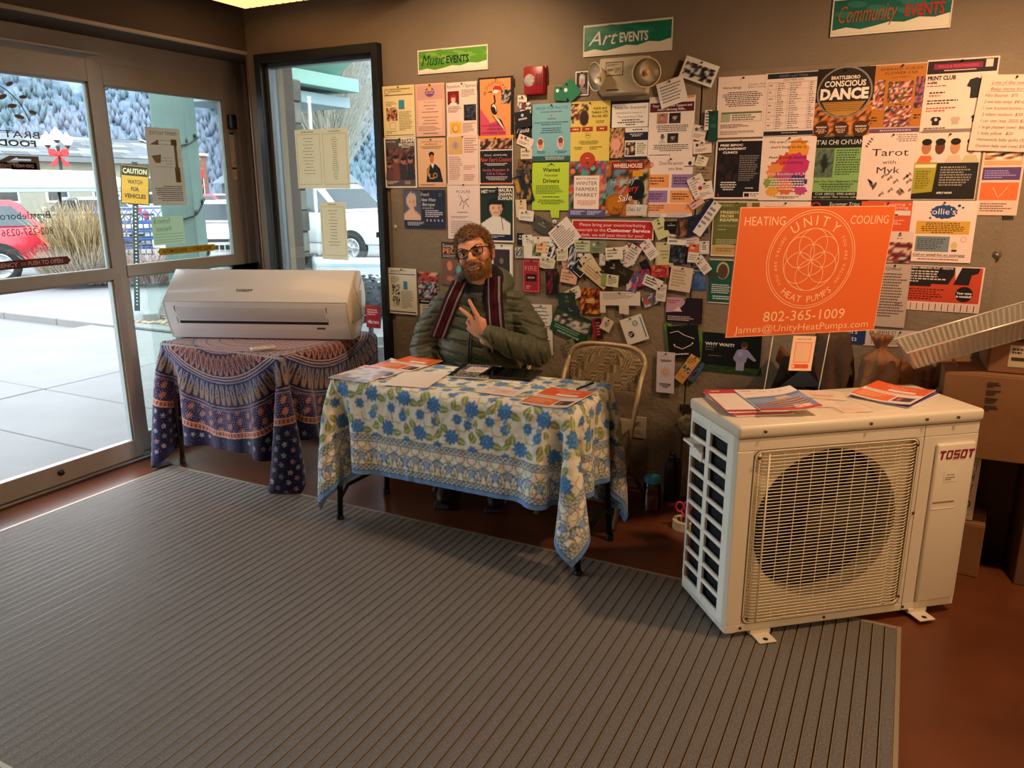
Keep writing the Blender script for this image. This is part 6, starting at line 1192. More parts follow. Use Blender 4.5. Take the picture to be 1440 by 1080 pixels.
DATA = [
(736, 142, 13, 13, -2, 'e8dccc', 't', '8a7a70', 'cream card pinned right under the fire alarm'),
(740, 152, 18, 14, 0, '8a8078', 'p', 'e0dcd8 3a3438 8a3a34', 'grey striped card under the fire alarm'),
(737, 168, 22, 20, 8, '1c1d22', 'd', 'c8c8d0', 'plain black card in the column left of the blue poster'),
(736, 184, 22, 17, 3, '17181c', f_paula, '', 'black card with a white script name, left of the blue poster'),
(739, 199, 22, 13, -22, 'e6d2c4', 'l', 'b83a54 7a6a64', 'tilted cream card with a red mark, left of the blue poster'),
(741, 216, 16, 13, 0, 'dccfbc', 't', '9a8a7c', 'small plain cream card below the tilted cream card'),
(739, 231, 20, 12, -6, '5a4434', 'p', '3a2a20 8a6a4a 2a1c16', 'brown photo card left of the lime green poster'),
(737, 246, 20, 16, 6, '3a3a34', 'p', '2a2a24 6a6454 3a342c', 'dark green brown card left of the lime green poster'),
(737, 266, 22, 36, 18, '1c2030', 'p', '1c2030 2a2a34 b88a3a 1c2030', 'tall dark card with a yellow figure, above the cream slips'),
(734, 293, 15, 22, 3, 'ddc8a4', 'd', 'c0a884', 'blank cream slip, lowest on the left of the lime green poster'),
(741, 303, 21, 13, -6, 'e6ddd0', 'l', '7a7a80 9a948c', 'white card with a small round emblem below the cream slip'),
(790, 132, 19, 17, -6, '23785a', 'l', 'e8f0e8 23785a', 'green ticket with a white oval, left of the framed portrait'),
(804, 127, 19, 24, 38, '2a8060', 'l', 'e8f0e8 2a8060', 'green ticket tilted over the other green ticket'),
(984, 101, 50, 29, -21, 'e6ded6', lambda p: p.pic(.06, .22, .94, .9, blotch(['17151a', 'd8d4d0', '4a4448', '17151a'], 5), 14, 7), '', 'tilted black and white photo card right of the emergency light'),
(946, 130, 38, 34, 16, 'ece4dc', 't', '8a8084', 'white tilted slip overlapping the maroon banded poster'),
(997, 169, 10, 27, 0, 'e8e0d8', 't', '4a4a50', 'narrow white card pinned near the board seam'),
(1004, 178, 13, 42, 2, '1f4a44', 'd', '3a6a60', 'dark teal strip behind the narrow white card'),
(984, 187, 19, 20, -12, 'ead9cc', 'l', '5a5a60 9a8c88', 'white card with a grey logo below the narrow white card'),
(988, 207, 26, 17, 4, 'eadccf', 'l', '4a3a3c 8a7c78', 'white card with a leaf mark, second down by the board seam'),
(987, 227, 16, 15, -18, 'e8dcc8', 't', 'b0a494', 'small square cream note tilted by the board seam'),
(989, 243, 26, 18, -3, '9a8468', 't', '6a5844', 'brown paper card under the square cream note'),
(982, 262, 22, 30, 28, 'e6dad2', 't', '9a8e8a', 'white folded slip tilted right of the purple boxes poster'),
(992, 268, 22, 24, 12, 'eadfd6', 'l', 'a82434 8a7e7a', 'white card with a dark red blot near the board seam'),
(980, 285, 20, 12, 35, 'e0b0a4', 't', '9a6a60', 'pink edged slip above the navy bookmark'),
(763, 317, 24, 17, -27, '4a4a42', 'd', '8a8a80', 'dark grey card tilted left of the big folded sheet'),
(795, 330, 34, 33, 40, 'e2d6d0', f_sq, '', 'square white text sheet turned on its corner beside the red notice'),
(930, 321, 18, 28, 24, 'cfcf9c', 'd', '8a8a50 5a5a3a', 'pale green card tilted right of the red notice'),
(945, 317, 20, 12, 3, '17181c', 'd', 'b0b0b0', 'small black card right of the pale green card'),
(978, 317, 34, 28, 12, '1c2230', 'p', '161a26 2a3450 1c2230', 'navy fan shaped card right of the brown photo card'),
(960, 321, 15, 26, 0, '4a3428', 'p', '2a1c18 6a4a34 a06a44', 'brown photo card right of the red notice'),
(993, 306, 19, 52, -32, 'e4dcd8', 'v', '1f2448 7a7480', 'white and navy bookmark leaning along the board seam'),
(732, 336, 9, 15, 0, '17171b', 'd', 'e0e0e0', 'tiny black label above the fire card'),
(742, 338, 14, 14, 3, 'e6e0d4', 't', '8a8478', 'white scrap above the fire card'),
(757, 348, 40, 28, 1, 'e4ded2', lambda p: p.t('Thai', .22, .3, .2, '3a5a4a', fit=.28).pic(.3, .3, .62, .9, blotch(['3a3428', '6a7a5a', 'c8b89a'], 3), 6).g(.66, .2, .95, .8, 4, '8a847a'), '', 'white picture card above the fire card'),
(762, 348, 14, 13, -4, 'e8b88c', 't', 'a8805c', 'small peach note on the white picture card'),
(731, 355, 11, 13, 2, 'd8d4cc', 'p', 'e0dcd4 3a3a3c 8a8a88', 'small black and white pattern card at the left of the picture card'),
(778, 352, 12, 22, -20, 'e0dcd4', 'p', 'e8e4dc 17171b e8e4dc', 'white card with a black loop right of the picture card'),
(770, 370, 22, 15, -14, 'd6cdb4', 'l', '8a8460 9a947c', 'pale card overlapping the top of the fire card'),
(748, 388, 24, 42, 1, 'a02430', f_fire, '', 'red card lettered FIRE beside the man'),
(777, 396, 17, 34, 2, '1a1719', 'p', '17151a 8a1c24 2a2024 17151a', 'dark card with a red dressed figure right of the fire card'),
(792, 358, 16, 16, 2, 'd8cfb8', 'l', '9a9478 9a9478', 'cream card under the folded text sheet'),
(806, 362, 11, 32, -10, '2a4470', 'p', '2a4470 e0dcd8 1c2c50', 'narrow blue card under the red notice'),
(820, 346, 22, 15, 0, 'c0c8a8', 't', '6a7458', 'pale green card hung under the left of the red notice'),
(843, 347, 23, 16, 2, '7f8a74', 'l', 'c8ccb8 5a6450', 'grey green card under the red notice'),
(865, 356, 24, 16, 5, 'e8e2d8', 't', '7a7874', 'white card under the middle of the red notice'),
(893, 348, 24, 14, -8, '2a2438', 'p', 'c88a3a 2a2438 5a3a5a 8a2434', 'colourful dark card under the red notice'),
(880, 361, 18, 28, 26, 'e2d8d4', 't', '9a908c', 'white slip leaning left under the red notice'),
(890, 358, 16, 26, -28, 'ded4d0', 't', '8a807c', 'white slip leaning right under the red notice'),
(914, 351, 16, 27, 38, 'e6dedc', 'l', 'c0504c 8a8480', 'white card with a red ring, tilted under the red notice'),
(821, 362, 18, 14, -3, 'e4e0d6', 'd', '6a6a68', 'small white card below the pale green hung card'),
(801, 374, 17, 20, 18, 'e0a090', 't', 'b87468', 'salmon pink card left of the black and white card'),
(801, 389, 23, 17, -8, 'e0b49c', 't', 'a07a64', 'peach card below the salmon pink card'),
(816, 377, 22, 22, -38, '1f2124', 'b', 'd8d4cc', 'black and white square card tilted over the cream cards'),
(831, 373, 19, 28, 36, 'dbc9ae', 'l', '5a5448 9a8c78', 'cream tag leaning right in the middle of the cards'),
(838, 387, 42, 15, -36, 'd8c29c', 't', 'a08c6c', 'long cream strip with a green edge below the cream tag'),
(851, 364, 14, 17, 0, 'dcd6cc', 'f', '4a4644 8a8480', 'small card with a square printed mark, centre of the cards'),
(864, 377, 25, 17, -6, '17181a', 'd', 'b8a078', 'black card with a gold mark, centre of the cards'),
(877, 384, 26, 19, -24, '2c261f', 'd', '5a4c3c', 'dark brown card tucked right of the gold mark card'),
(859, 394, 24, 16, -4, 'dcdcc4', 'v', '8aa45a 6a6a58', 'white and green card below the gold mark card'),
(907, 373, 12, 14, 28, '1a1718', 'd', '3a3434', 'small black diamond card right of the cards middle'),
(935, 358, 25, 34, 2, 'cfc89c', 'f', '8a8458 9a9468', 'pale yellow card with a boxed drawing'),
(953, 357, 22, 26, -2, '1f2024', 'p', '17171b 3a3c44 5a6a80 17171b', 'dark photo card right of the pale yellow card'),
(952, 337, 26, 14, -2, 'e8e2da', 't', '6a6a6c', 'white card above the dark photo card'),
(974, 336, 19, 20, 8, 'dccbc0', 't', 'a08c84', 'pale pink slip above the orange and white card'),
(976, 356, 15, 26, -4, 'e8e0d8', 'h', 'd96a3a a08c84', 'orange and white card near the right edge of the left board'),
(991, 348, 14, 18, 3, 'e6e0dc', 'f', '8a8488 4a4448', 'white card with a small printed square by the seam'),
(989, 372, 14, 26, 40, 'e4dcd4', 'l', 'c0403c 8a8480', 'white card with a red dot, tilted by the seam'),
(958, 392, 31, 34, -6, 'd8c4ac', 't', 'a8947c', 'large beige typed sheet over the blue sky poster'),
(929, 381, 25, 17, 3, 'b83a34', 'p', 'a82a2c c84a3a 8a1c24 d87a5a', 'red card left of the large beige sheet'),
(903, 391, 26, 22, 14, 'a82434', 'p', 'a82434 3a6aa0 c8404a 6a2a5a', 'bright red and blue card below the cards middle'),
(890, 398, 16, 24, -8, '3a5a9a', 'p', '3a5a9a c84a6a 2a7a8a d8c8c8', 'blue and pink patterned card left of the bright red card'),
(919, 397, 27, 15, -20, 'e6e0d6', 't', '3a3a3c', 'white card in dark lettering over the bright red card'),
(931, 411, 14, 24, -3, 'dcd4c8', 'l', '4a4446 a09488', 'narrow white card above the purple flyer'),
(917, 421, 28, 17, 26, '4a7a58', 'p', '4a7a58 c84a44 3a5a9a d8d0c0', 'green card with red and blue shapes, left of the purple flyer'),
(805, 414, 27, 15, 28, 'e0d8c8', 't', '6a645c', 'cream card tilted above the orange flame card'),
(798, 424, 24, 24, 5, '2c3a32', 'd', '5a6a5c', 'dark green card behind the tilted cream card'),
(831, 423, 27, 34, 0, 'b86a24', lambda p: p.pic(0, 0, 1, 1, blotch(['c8742a', 'e0a040', '5a2418', 'b84a1c', '3a1c16'], 5), 10, 10).g(.2, .4, .8, .6, 3, 'f0d890', 'c'), '', 'orange card like glowing flames above the green calendar card'),
(801, 437, 26, 13, 6, '2a3448', 'd', '8a94b0', 'navy card behind the flame card'),
(804, 457, 54, 34, -19, '1f4a30', f_cal, '', 'dark green photo card tilted above the folding chair'),
(841, 462, 13, 28, 8, '3a1418', 'v', '9a2430 c86a6a', 'dark red upright card above the folding chair'),
(854, 456, 15, 17, -24, 'd8cbb8', 'f', 'e4dccc 5a5450', 'white tag with a small square above the folding chair'),
(893, 463, 32, 36, 22, 'e4e0d8', f_geo, '', 'white card with navy and teal discs above the folding chair'),
(803, 487, 15, 18, 24, '8a8468', 't', '6a6450', 'faded green slip behind the folding chair'),
(962, 480, 44, 46, 8, '151416', f_bone, '', 'black flyer with white bone shapes above the sun bookmark'),
(977, 520, 18, 36, -30, '2a2434', 'p', '3a3450 6a4a5a 1c1c28 3a6a8a', 'dark patterned card behind the orange craft bookmark'),
(967, 518, 15, 44, -32, 'd9a25c', f_craft, '', 'orange craft bookmark tilted beside the sun bookmark'),
(937, 523, 25, 58, 1, 'd6cee0', f_sun, '', 'white bookmark with a golden sun, low on the left board'),
(964, 574, 15, 11, 4, '2a2018', 'p', '2a2018 5a3a24 17120e', 'small dark brown card low on the wall by the outdoor unit'),
]
for d in DATA: card(*d)
# green slip edges behind the bone flyer
card(942, 478, 10, 46, 10, '6aa03c', 'd', '4a7a2c', 'lime green strip on the left edge of the bone flyer', off=.003)
card(984, 484, 10, 46, 10, '6aa03c', 'd', '4a7a2c', 'lime green strip on the right edge of the bone flyer', off=.003)
# torn tear-off sheet
x, z, w_, h_ = rectpx((845, 408), (901, 431)); p = Pr(w_, h_, 'e2d6d0'); f_torn(p)
for u0, u1, l in ((0, .14, 1.55), (.48, .60, 1.6), (.60, .72, 1.65)): p.poly([(u0, .98), (u1, .98), (u1, l), (u0, l)], 'ddd0c8')
on_wall('tear_off_sheet', p, 'torn white sheet with three paper tabs left, right of the flame card', 'paper', x, z, 3, None, .012)
# framed portrait, buttons
x, z, w_, h_ = rectpx((810, 101), (828, 134)); p = Pr(w_, h_, 'ece4dc', .002); p.r(.08, .05, .92, .95, '3a2c34').pic(.1, .07, .9, .93, portrait('3a2c34', 'c89a88', 'd8d0cc', '8a7a80', .5, .4, .2), 10, 12); on_wall('portrait_card', p, 'white edged portrait card left of the emergency light', 'card', x, z, 0, None, .003, None, 1)
def disc(label, px, py, r, c, c2, nm='wall_button', cat='button'):
    q = on_y(px, py, WALLY-.014); b = B(); lathe(b, [(r, 0), (r, .002), (r*.8, .004), (0, .004)], 20); o = obj(nm, b, mat('disc_'+c, c, .4, metal=.2), None, q, (R_(90), 0, 0), label=label, cat=cat)
    b = B(); lathe(b, [(r*.3, .0042), (r*.25, .006), (0, .006)], 12); obj('screw', b, mat('disc_'+c2, c2, .4), o)
disc('pale round screw washer on the bare board near the window', 556, 319, .011, 'cfd0c0', '5a5a50', 'washer', 'washer'); disc('dark round washer on the board near the right edge', 1402, 358, .017, '5a5044', 'b0a48c', 'washer', 'washer'); disc('white round badge pinned above the turned text sheet', 780, 312, .012, 'd8d8dc', '3a4a6a', 'badge', 'badge')
# fire alarm with strobe
def alarm():
    x, z, w_, h_ = rectpx((739, 94), (769, 134)); t = thing('fire_alarm', 'red fire alarm strobe box on the wall', 'fire alarm', (x, WALLY, z)); red = mat('alarm_red', '8f1a20', .35)
    b = B(); box(b, -w_/2, w_/2, -.018, 0, -h_/2, h_/2, .006); box(b, -w_/2+.004, w_/2-.004, -.05, -.015, -h_/2+.004, h_/2-.004, .008); obj('housing', b, red, t, smooth=40)
    b = B(); lathe(b, [(0, .012), (.022, .010), (.030, 0)], 20); obj('strobe_lens', b, mat('strobe_clear', 'cfc8c4', .15, metal=.5, bump=1, bump_scale=150), t, (-w_*.18, -.05, .0), (R_(90), 0, 0))
    b = B()
    for i in range(4): box(b, w_*.14+i*.009, w_*.14+i*.009+.003, -.0512, -.049, -.03, .03)
    obj('sounder_slots', b, mat('alarm_dark', '3a0c10', .6), t)
    p = Pr(.02, .05, '8f1a20', .0004); p.t('FIRE', .5, .5, .2, 'e8d8d4', fit=2.2, rot=PI/2)
alarm()
def emlight():
    x, z, w_, h_ = rectpx((849, 85), (911, 131)); t = thing('emergency_light', 'beige emergency light box with two round lamp heads', 'emergency light', (x, WALLY, z)); bm_ = mat('aged_beige_plastic', 'c9bb9c', .5)
    b = B(); box(b, -w_/2, w_/2, -.075, 0, -h_/2, h_/2, .008); box(b, -w_/2-.006, w_/2+.006, -.03, 0, -h_/2-.004, h_/2+.004, .005); obj('housing', b, bm_, t, smooth=40)
    p = Pr(.088, .062, '2a2524', .0006); p.r(.04, .06, .96, .94, 'd8ccb4').r(.07, .10, .93, .90, 'c9bda4').g(.1, .14, .9, .3, 2, '3a3430').t('emergi', .28, .66, .25, '2a2524', fit=.34, bold=.03).g(.52, .42, .9, .8, 3, '4a443e'); obj('label_plate', p.mesh('label_plate'), paperm, t, (-w_*.16, -.0755, .03), (R_(90), 0, 0))
    b = B(); box(b, -w_*.32, -w_*.05, -.0765, -.075, -h_*.42, -h_*.38); lathe(b, [(0, .0)], 3) if False else None; obj('name_strip', b, mat('dark_lettering', '4a4038'), t)
    for s, px, py, tx in ((-1, 838, 108, -38), (1, 909, 102, 16)):
        q = on_y(px, py, WALLY-.10); b = B(); lathe(b, [(0, -.045), (.02, -.044), (.045, -.02), (.064, .0), (.068, .005), (.064, .008), (.058, .002)], 28); lathe(b, [(.057, .001), (.045, -.016), (.02, -.032), (0, -.034)], 24, mi=1); lathe(b, [(.012, -.03), (.014, -.02), (.008, -.01), (0, -.008)], 12, mi=2)
        o = obj('lamp_head', b, [bm_, mat('reflector', 'e4e0d8', .45, metal=.2), mat('bulb_warm', 'f0c070', .3)], t, Vector(q)-Vector(t.location), (R_(90+8), 0, R_(tx)), smooth=50)
        b = B(); lathe(b, [(.063, .004), (.05, .012), (.02, .016), (0, .017)], 24); obj('lens', b, glass_mat('lamp_lens', (.95, .93, .88)), o, smooth=50)
        b = B(); tube(b, [(s*(w_/2-.01), -.06, .01), (q.x-t.location.x, -.07, q.z-t.location.z)], .010, 8); obj('swivel', b, bm_, t)
emlight()
x, z, w_, h_ = rectpx((897, 583), (911, 620), WALLY-.012); t = thing('wall_outlet', 'white outlet plate low on the wall behind the folding chair', 'outlet', (x-.02, WALLY-.012, z)); b = B(); box(b, -.038, .038, -.006, 0, -.06, .06, .003); obj('plate', b, mat('outlet_white', 'b8ae98', .5), t); b = B(); box(b, -.015, .015, -.008, -.005, .008, .034, .003); box(b, -.015, .015, -.008, -.005, -.034, -.008, .003); obj('socket', b, mat('outlet_socket', 'a09884', .5), t)
# crumpled paper hanging low on the wall
b = B(); t = bmesh.new(); bmesh.ops.create_icosphere(t, subdivisions=3, radius=.042)
for v in t.verts: n_ = noise.noise(v.co*38)*.022; v.co = v.co*(1+n_*14); v.co.y *= .45; v.co.z *= 1.2
merge(b, t); q = on_y(966, 597, WALLY-.035); obj('crumpled_paper', b, mat('crumpled_cream', '8f8468', .8, bump=.5, bump_scale=60, noise_amt=.3, noise_scale=40), None, q, label='crumpled cream paper hanging low on the wall by the outdoor unit', cat='paper')
# ---- papers on the tall window
backlit = attr_mat('paper_on_glass', .7, .2); n_ = backlit.node_tree; tl_ = n_.nodes.new('ShaderNodeBsdfTranslucent'); mx_ = n_.nodes.new('ShaderNodeMixShader'); mx_.inputs[0].default_value = .6
n_.links.new([q for q in n_.nodes if q.type == 'VERTEX_COLOR'][0].outputs[0], tl_.inputs[0]); n_.links.new(n_.nodes['Principled BSDF'].outputs[0], mx_.inputs[1]); n_.links.new(tl_.outputs[0], mx_.inputs[2]); n_.links.new(mx_.outputs[0], [q for q in n_.nodes if q.type == 'OUTPUT_MATERIAL'][0].inputs[0])
def menu(label, tl, br, two):
    x, z, w_, h_ = rectpx(tl, br, 3.824); p = Pr(w_, h_, 'e9dfc8', .0006); n = 2 if two else 1
    for i in range(n):
        u0, u1 = (i+.06)/n, (i+.94)/n; p.frame(u0, .08, u1, .93, .0014, '6a5c3c').g(u0+.05, .03, u1-.05, .06, 1, '8a7a50', 'c'); 
        for k in range(20 if i else 12):
            v = .14+k*.036*(1.0 if i else 1.5); wd = (.16 if i else .3)/n
            if v < .86: p.g((u0+u1)/2-wd, v, (u0+u1)/2+wd, v+.02, 1, '7a6c48', 'c')
    on_wall('menu_sheet', p, label, 'menu', x, z, 0, None, 0, backlit, 0, 3.8245)
menu('cream menu of two framed pages taped on the tall window', (414, 183), (493, 265), True); menu('single cream menu page taped low on the tall window', (449, 284), (490, 366), False)
x, z, w_, h_ = rectpx((514, 429), (535, 462), 3.824); p = Pr(w_, h_, 'b8242c'); p.g(.1, .15, .9, .45, 3, 'f0c8c0').t('gifts here', .5, .8, .16, 'f6e8e4', fit=.8, bold=.03); on_wall('notice_sign', p, 'small red notice at the bottom of the tall window', 'sign', x, z, 0, None, 0, gloss, 0, 3.8245)
# ---- prints on the sliding doors
def on_door(name, p, label, cat, y, z, X, m=None, mirror=False, parent=None, bare=False, ang=0):
    if bare: p.V = p.V[8:]; p.F = [tuple(i-8 for i in f) for f in p.F[6:]]; p.K = p.K[8:]
    if mirror: p.V = [(-a, b_, c) for a, b_, c in p.V]; p.F = [f[::-1] for f in p.F]
    o = obj(name, p.mesh(name), m or paperm, None, label=label, cat=cat)
    o.matrix_world = Matrix(((0, 0, 1, X), (1, 0, 0, y), (0, 1, 0, z), (0, 0, 0, 1))) @ Matrix.Rotation(R_(ang), 4, 'Z'); return o
def recty(tl, br, X): a, b_ = on_x(*tl, X), on_x(*br, X); return (a.y+b_.y)/2, (a.z+b_.z)/2, b_.y-a.y, a.z-b_.z
XS = DX-.005
y, z, w_, h_ = recty((203, 178), (263, 288), XS); p = Pr(w_, h_, 'd2cabd', .0006)
p.t('PERMIT NOTICE', .5, .09, .045, '4a4440', fit=.78); p.r(.14, .14, .22, .70, '98805f').r(.12, .14, .3, .22, '98805f').r(.10, .5, .26, .70, '98805f')
for a, b_, c_, d_ in ((.22, .16, .72, .16), (.22, .21, .72, .21), (.3, .42, .74, .42), (.3, .50, .8, .50), (.3, .38, .6, .38), (.3, .46, .5, .46)): p.line([(a, b_), (c_, d_)], .0016, '5a4c40')
p.poly([(.66, .15), (.92, .22), (.66, .22)], '98805f').poly([(.62, .34), (.9, .36), (.8, .45), (.66, .45)], '98805f').g(.1, .74, .92, .95, 8, '5a544e').frame(.05, .38, .10, .42, .001, '5a4c40').frame(.05, .58, .10, .62, .001, '5a4c40')
on_door('permit_notice', p, 'beige permit notice with a plan drawing taped on the fixed door glass', 'notice', y, z, XS, backlit, True)
y, z, w_, h_ = recty((212, 305), (261, 342), XS); p = Pr(w_, h_, 'cfe0cc', .0006); p.t('Farmers &', .68, .24, .18, '4f9a6a', fit=.5).t('Welcome!', .64, .52, .18, '4f9a6a', fit=.5); [p.line([(.06, v), (.94, v)], .002, '5a7a68') for v in (.62, .72, .82, .90)]
on_door('welcome_notice', p, 'pale green notice taped under the permit notice', 'notice', y, z, XS, backlit, True)
def arrow_strip(label, tl, br, bg, fg, a, b_, X, ang=0):
    y, z, w_, h_ = recty(tl, br, X); h_ = .043; p = Pr(w_, h_, bg, .0005); p.poly([(0, 0), (1, 0), (1.04, .5), (1, 1), (0, 1), (-.04, .5)], bg); p.t(a, .27, .74, .52, fg, fit=.44, bold=.02).t(b_, .77, .74, .52, fg, fit=.36, bold=.02).line([(.52, .4), (.57, .4)], .002, fg).line([(.52, .6), (.57, .6)], .002, fg); return on_door('door_decal', p, label, 'decal', y, z, X, gloss, False, None, True)
arrow_strip('yellow arrow decal reading AUTOMATIC DOOR STAND CLEAR', (225, 355), (301, 347), 'b89c24', '231e10', 'AUTOMATIC DOOR', 'STAND CLEAR', XS)
arrow_strip('dark red arrow decal reading EMERGENCY PUSH TO OPEN', (-50, 376), (95, 368), '5a1c20', 'c8a090', 'IN EMERGENCY', 'PUSH TO OPEN', DX+.06)
def sub_print(t, name, y0, z0, w_, h_, fn, bg=None):
    p = Pr(w_, h_, 'ffffff'); p.V = []; p.F = []; p.K = []; fn(p); p.V = [(-a, b_, c) for a, b_, c in p.V]; p.F = [f[::-1] for f in p.F]
    o = obj(name, p.mesh(name), paperm, t); o.matrix_local = Matrix(((0, 0, 1, 0), (1, 0, 0, y0), (0, 1, 0, z0), (0, 0, 0, 1)))
y, z, w_, h_ = recty((-115, 133), (64, 240), DX+.06); z1_, z0_ = on_x(34, 137, DX+.06).z, on_x(34, 241, DX+.06).z; z, h_ = (z1_+z0_)/2, z1_-z0_; br_ = '6a5a4c'
t = thing('door_logo', 'brown leaf arch logo and lettering on the sliding door glass, seen reversed', 'decal', (DX+.06, y, z))
def leaf(k, rr, rad):
    a = R_(20+k*17.5); X, Z = rr*math.cos(a), rr*math.sin(a); sub_print(t, 'leaf', -X, h_*.06+Z, rad*2, rad*2, lambda p: p.c(.5, .5, rad*.42, br_, rad, 14, a+PI/2+.5))
sub_print(t, 'arch', 0, h_*.06, w_, h_, lambda p: p.ring(.5, .5, w_*.42, .005, br_, 40, R_(12), R_(168)))
for k in range(9): leaf(k, w_*.49, .021); leaf(k, w_*.345, .025)
for nm, v, fn in (('town_lettering', .55, lambda p: p.t('BRATTLEBORO', .5, 1, 1, '5c564e', fit=.98)), ('food_lettering', .66, lambda p: p.t('FOOD', .235, 1, .85, '4e5242', fit=.36, bold=.03)), ('coop_lettering', .66, lambda p: p.t('CO-OP', .70, 1, .85, '5c564e', fit=.42)), ('exit_lettering', .97, lambda p: p.t('EXIT', .5, 1, 1.8, '6a5c4c', fit=.9, bold=.04))): sub_print(t, nm, 0, (.5-v)*h_+h_*.05, w_, h_*.1, fn)
sub_print(t, 'no_entry_strip', w_*.21, (.5-.925)*h_, w_*.42, h_*.09, lambda p: p.r(0, 0, 1, 1, '7a4a42').t('DO NOT ENTER', .5, .78, .55, 'c8a8a0', fit=.85))
y, z, w_, h_ = recty((-75, 292), (79, 352), DX+.06)
t = thing('door_lettering', 'small grey address lettering on the sliding door glass, seen reversed', 'decal', (DX+.06, y, z))
for nm, v, tx, fit, cc_ in (('town_line', .2, 'Brattleboro', .52, '4a5052'), ('phone_line', .55, '802-257-0236', .54, '4a5052'), ('web_line', .93, 'FoodCoop.com', .5, 'c8b8b8')): sub_print(t, nm, .23*w_, (.5-v)*h_, w_, h_*.16, lambda p: p.t(tx, .5, 1, 1, cc_, fit=fit))
p = Pr(.035, .30, 'cfc6b4', .0005); p.r(0, 0, 1, .05, '2a2622').r(0, .74, 1, .79, '2a2622').g(.1, .07, .9, .72, 16, '8a8070').g(.1, .82, .9, .97, 4, '8a8070'); on_door('safety_sticker', p, 'narrow white safety sticker on the right door jamb', 'sticker', 3.935, 1.80, DX+.0135)
# caution sign face
p = Pr(.335, .50, '1c1a14', .002); p.r(.03, .02, .97, .98, 'a27826').r(.04, .03, .96, .28, '1c1a14').t('CAUTION', .5, .22, .125, 'b0a070', fit=.84, bold=.03).t('WATCH', .5, .48, .105, '1c1a14', fit=.52, bold=.03).t('FOR', .5, .66, .105, '1c1a14', fit=.28, bold=.03).t('VEHICLES', .5, .84, .105, '1c1a14', fit=.76, bold=.03).c(.5, .94, .006, '1c1a14')
o = obj('sign_plate', p.mesh('sign_plate'), gloss, CAUTION, (0, -.03, 1.66), (R_(90), 0, 0)); 
# ================================================================ printed matter on the tables and the unit
def flat_sheet(name, label, cat, pr, loc, rz, m=None, group=None, curl=0, parent=None):
    V = pr.V; 
    if curl:
        t_ = bmesh.new(); me = pr.mesh(name); t_.from_mesh(me); bpy.data.meshes.remove(me)
        for k in range(1, 8):
            x = -pr.w/2+pr.w*k/8; bmesh.ops.bisect_plane(t_, geom=t_.verts[:]+t_.edges[:]+t_.faces[:], plane_co=(x, 0, 0), plane_no=(1, 0, 0))
        for v in t_.verts: u = abs(v.co.x/pr.w*2 if curl < 0 else max(0, v.co.x/pr.w*2)); v.co.z += abs(curl)*u*u
        me = bpy.data.meshes.new(name); t_.to_mesh(me); t_.free()
    else: me = pr.mesh(name)
    return obj(name, me, m or gloss, parent, loc, (0, 0, rz), label=label, cat=cat, group=group)
def f_unity(p):
    p.r(0, 0, 1, .46, 'e8622c').r(0, .46, 1, .62, 'efe6e2').r(0, .60, .62, .96, 'ec7038').r(.62, .60, 1, 1, 'e8dcd8').t('Heat Pumps', .5, .16, .07, 'f4dccc', fit=.5).g(.15, .2, .85, .26, 1, 'f4c8a8', 'c').r(.36, .30, .82, .40, 'f0e6e2').r(.66, .66, .96, .90, '4a3038').r(.70, .70, .80, .86, 'c86a54').g(.06, .66, .55, .9, 4, 'f4c8a8').g(.06, .49, .9, .58, 2, 'c8a8a0')
def brochure(label, pts, z, fn, bg='f0e8e4', w_=.216, h_=.279, cat='brochure', name='brochure', m=None, curl=0, pages=1):
    """pts: four pixel corners (far left first, clockwise) on the plane of height z"""
    q = [on_z(*p, z) for p in pts]; c = sum((Vector(v) for v in q), Vector())/4; ax = ((q[1]-q[0])+(q[2]-q[3])).normalized(); rz = math.atan2(ax.y, ax.x)
    for k in range(pages-1):
        b = B(); box(b, -w_/2+.002*k, w_/2+.001*k, -h_/2-.001*k, h_/2-.002*k, 0, .0016); obj(name, b, mat('page_edge', 'e9e2dc', .6), None, (c.x-.003*k, c.y+.002*k, z+.002*k), (0, 0, rz+.01*k), label=label+', copy %s in its pile' % ['lowest', 'second', 'third', 'fourth'][k], cat=cat, group='stacked copies') if False else b.free()
    p = Pr(w_, h_, bg, .0012+.002*(pages-1)); fn(p); return flat_sheet(name, label, cat, p, (c.x, c.y, z), rz, m, None, curl)
TT = .7425
brochure('colourful magazine cover at the front left corner of the floral table', [(508, 512), (572, 521), (515, 539), (461, 533)], TT+.001, lambda p: p.r(0, 0, 1, .22, 'e4dcd8').r(.05, .05, .5, .17, 'c84a44').pic(.0, .22, 1, 1, blotch(['8aa4c8', 'c8c4cc', 'e0d8d4', '6a84b0', 'b88a80'], 3), 14, 16).g(.1, .3, .6, .5, 4, 'f0f0f0'), pages=2)
brochure('orange and white heat pump brochure at the far left of the floral table', [(578, 502), (632, 508), (572, 523), (520, 514)], TT+.0045, f_unity)
brochure('second orange and white brochure half under the far left one', [(532, 508), (590, 516), (548, 532), (492, 524)], TT+.0025, f_unity)
brochure('blank white sheet on the left half of the floral table', [(585, 521), (630, 524), (590, 547), (530, 543)], TT+.001, lambda p: p.g(.06, .04, .4, .07, 1, 'd8ccc8'), 'f2e6e0')
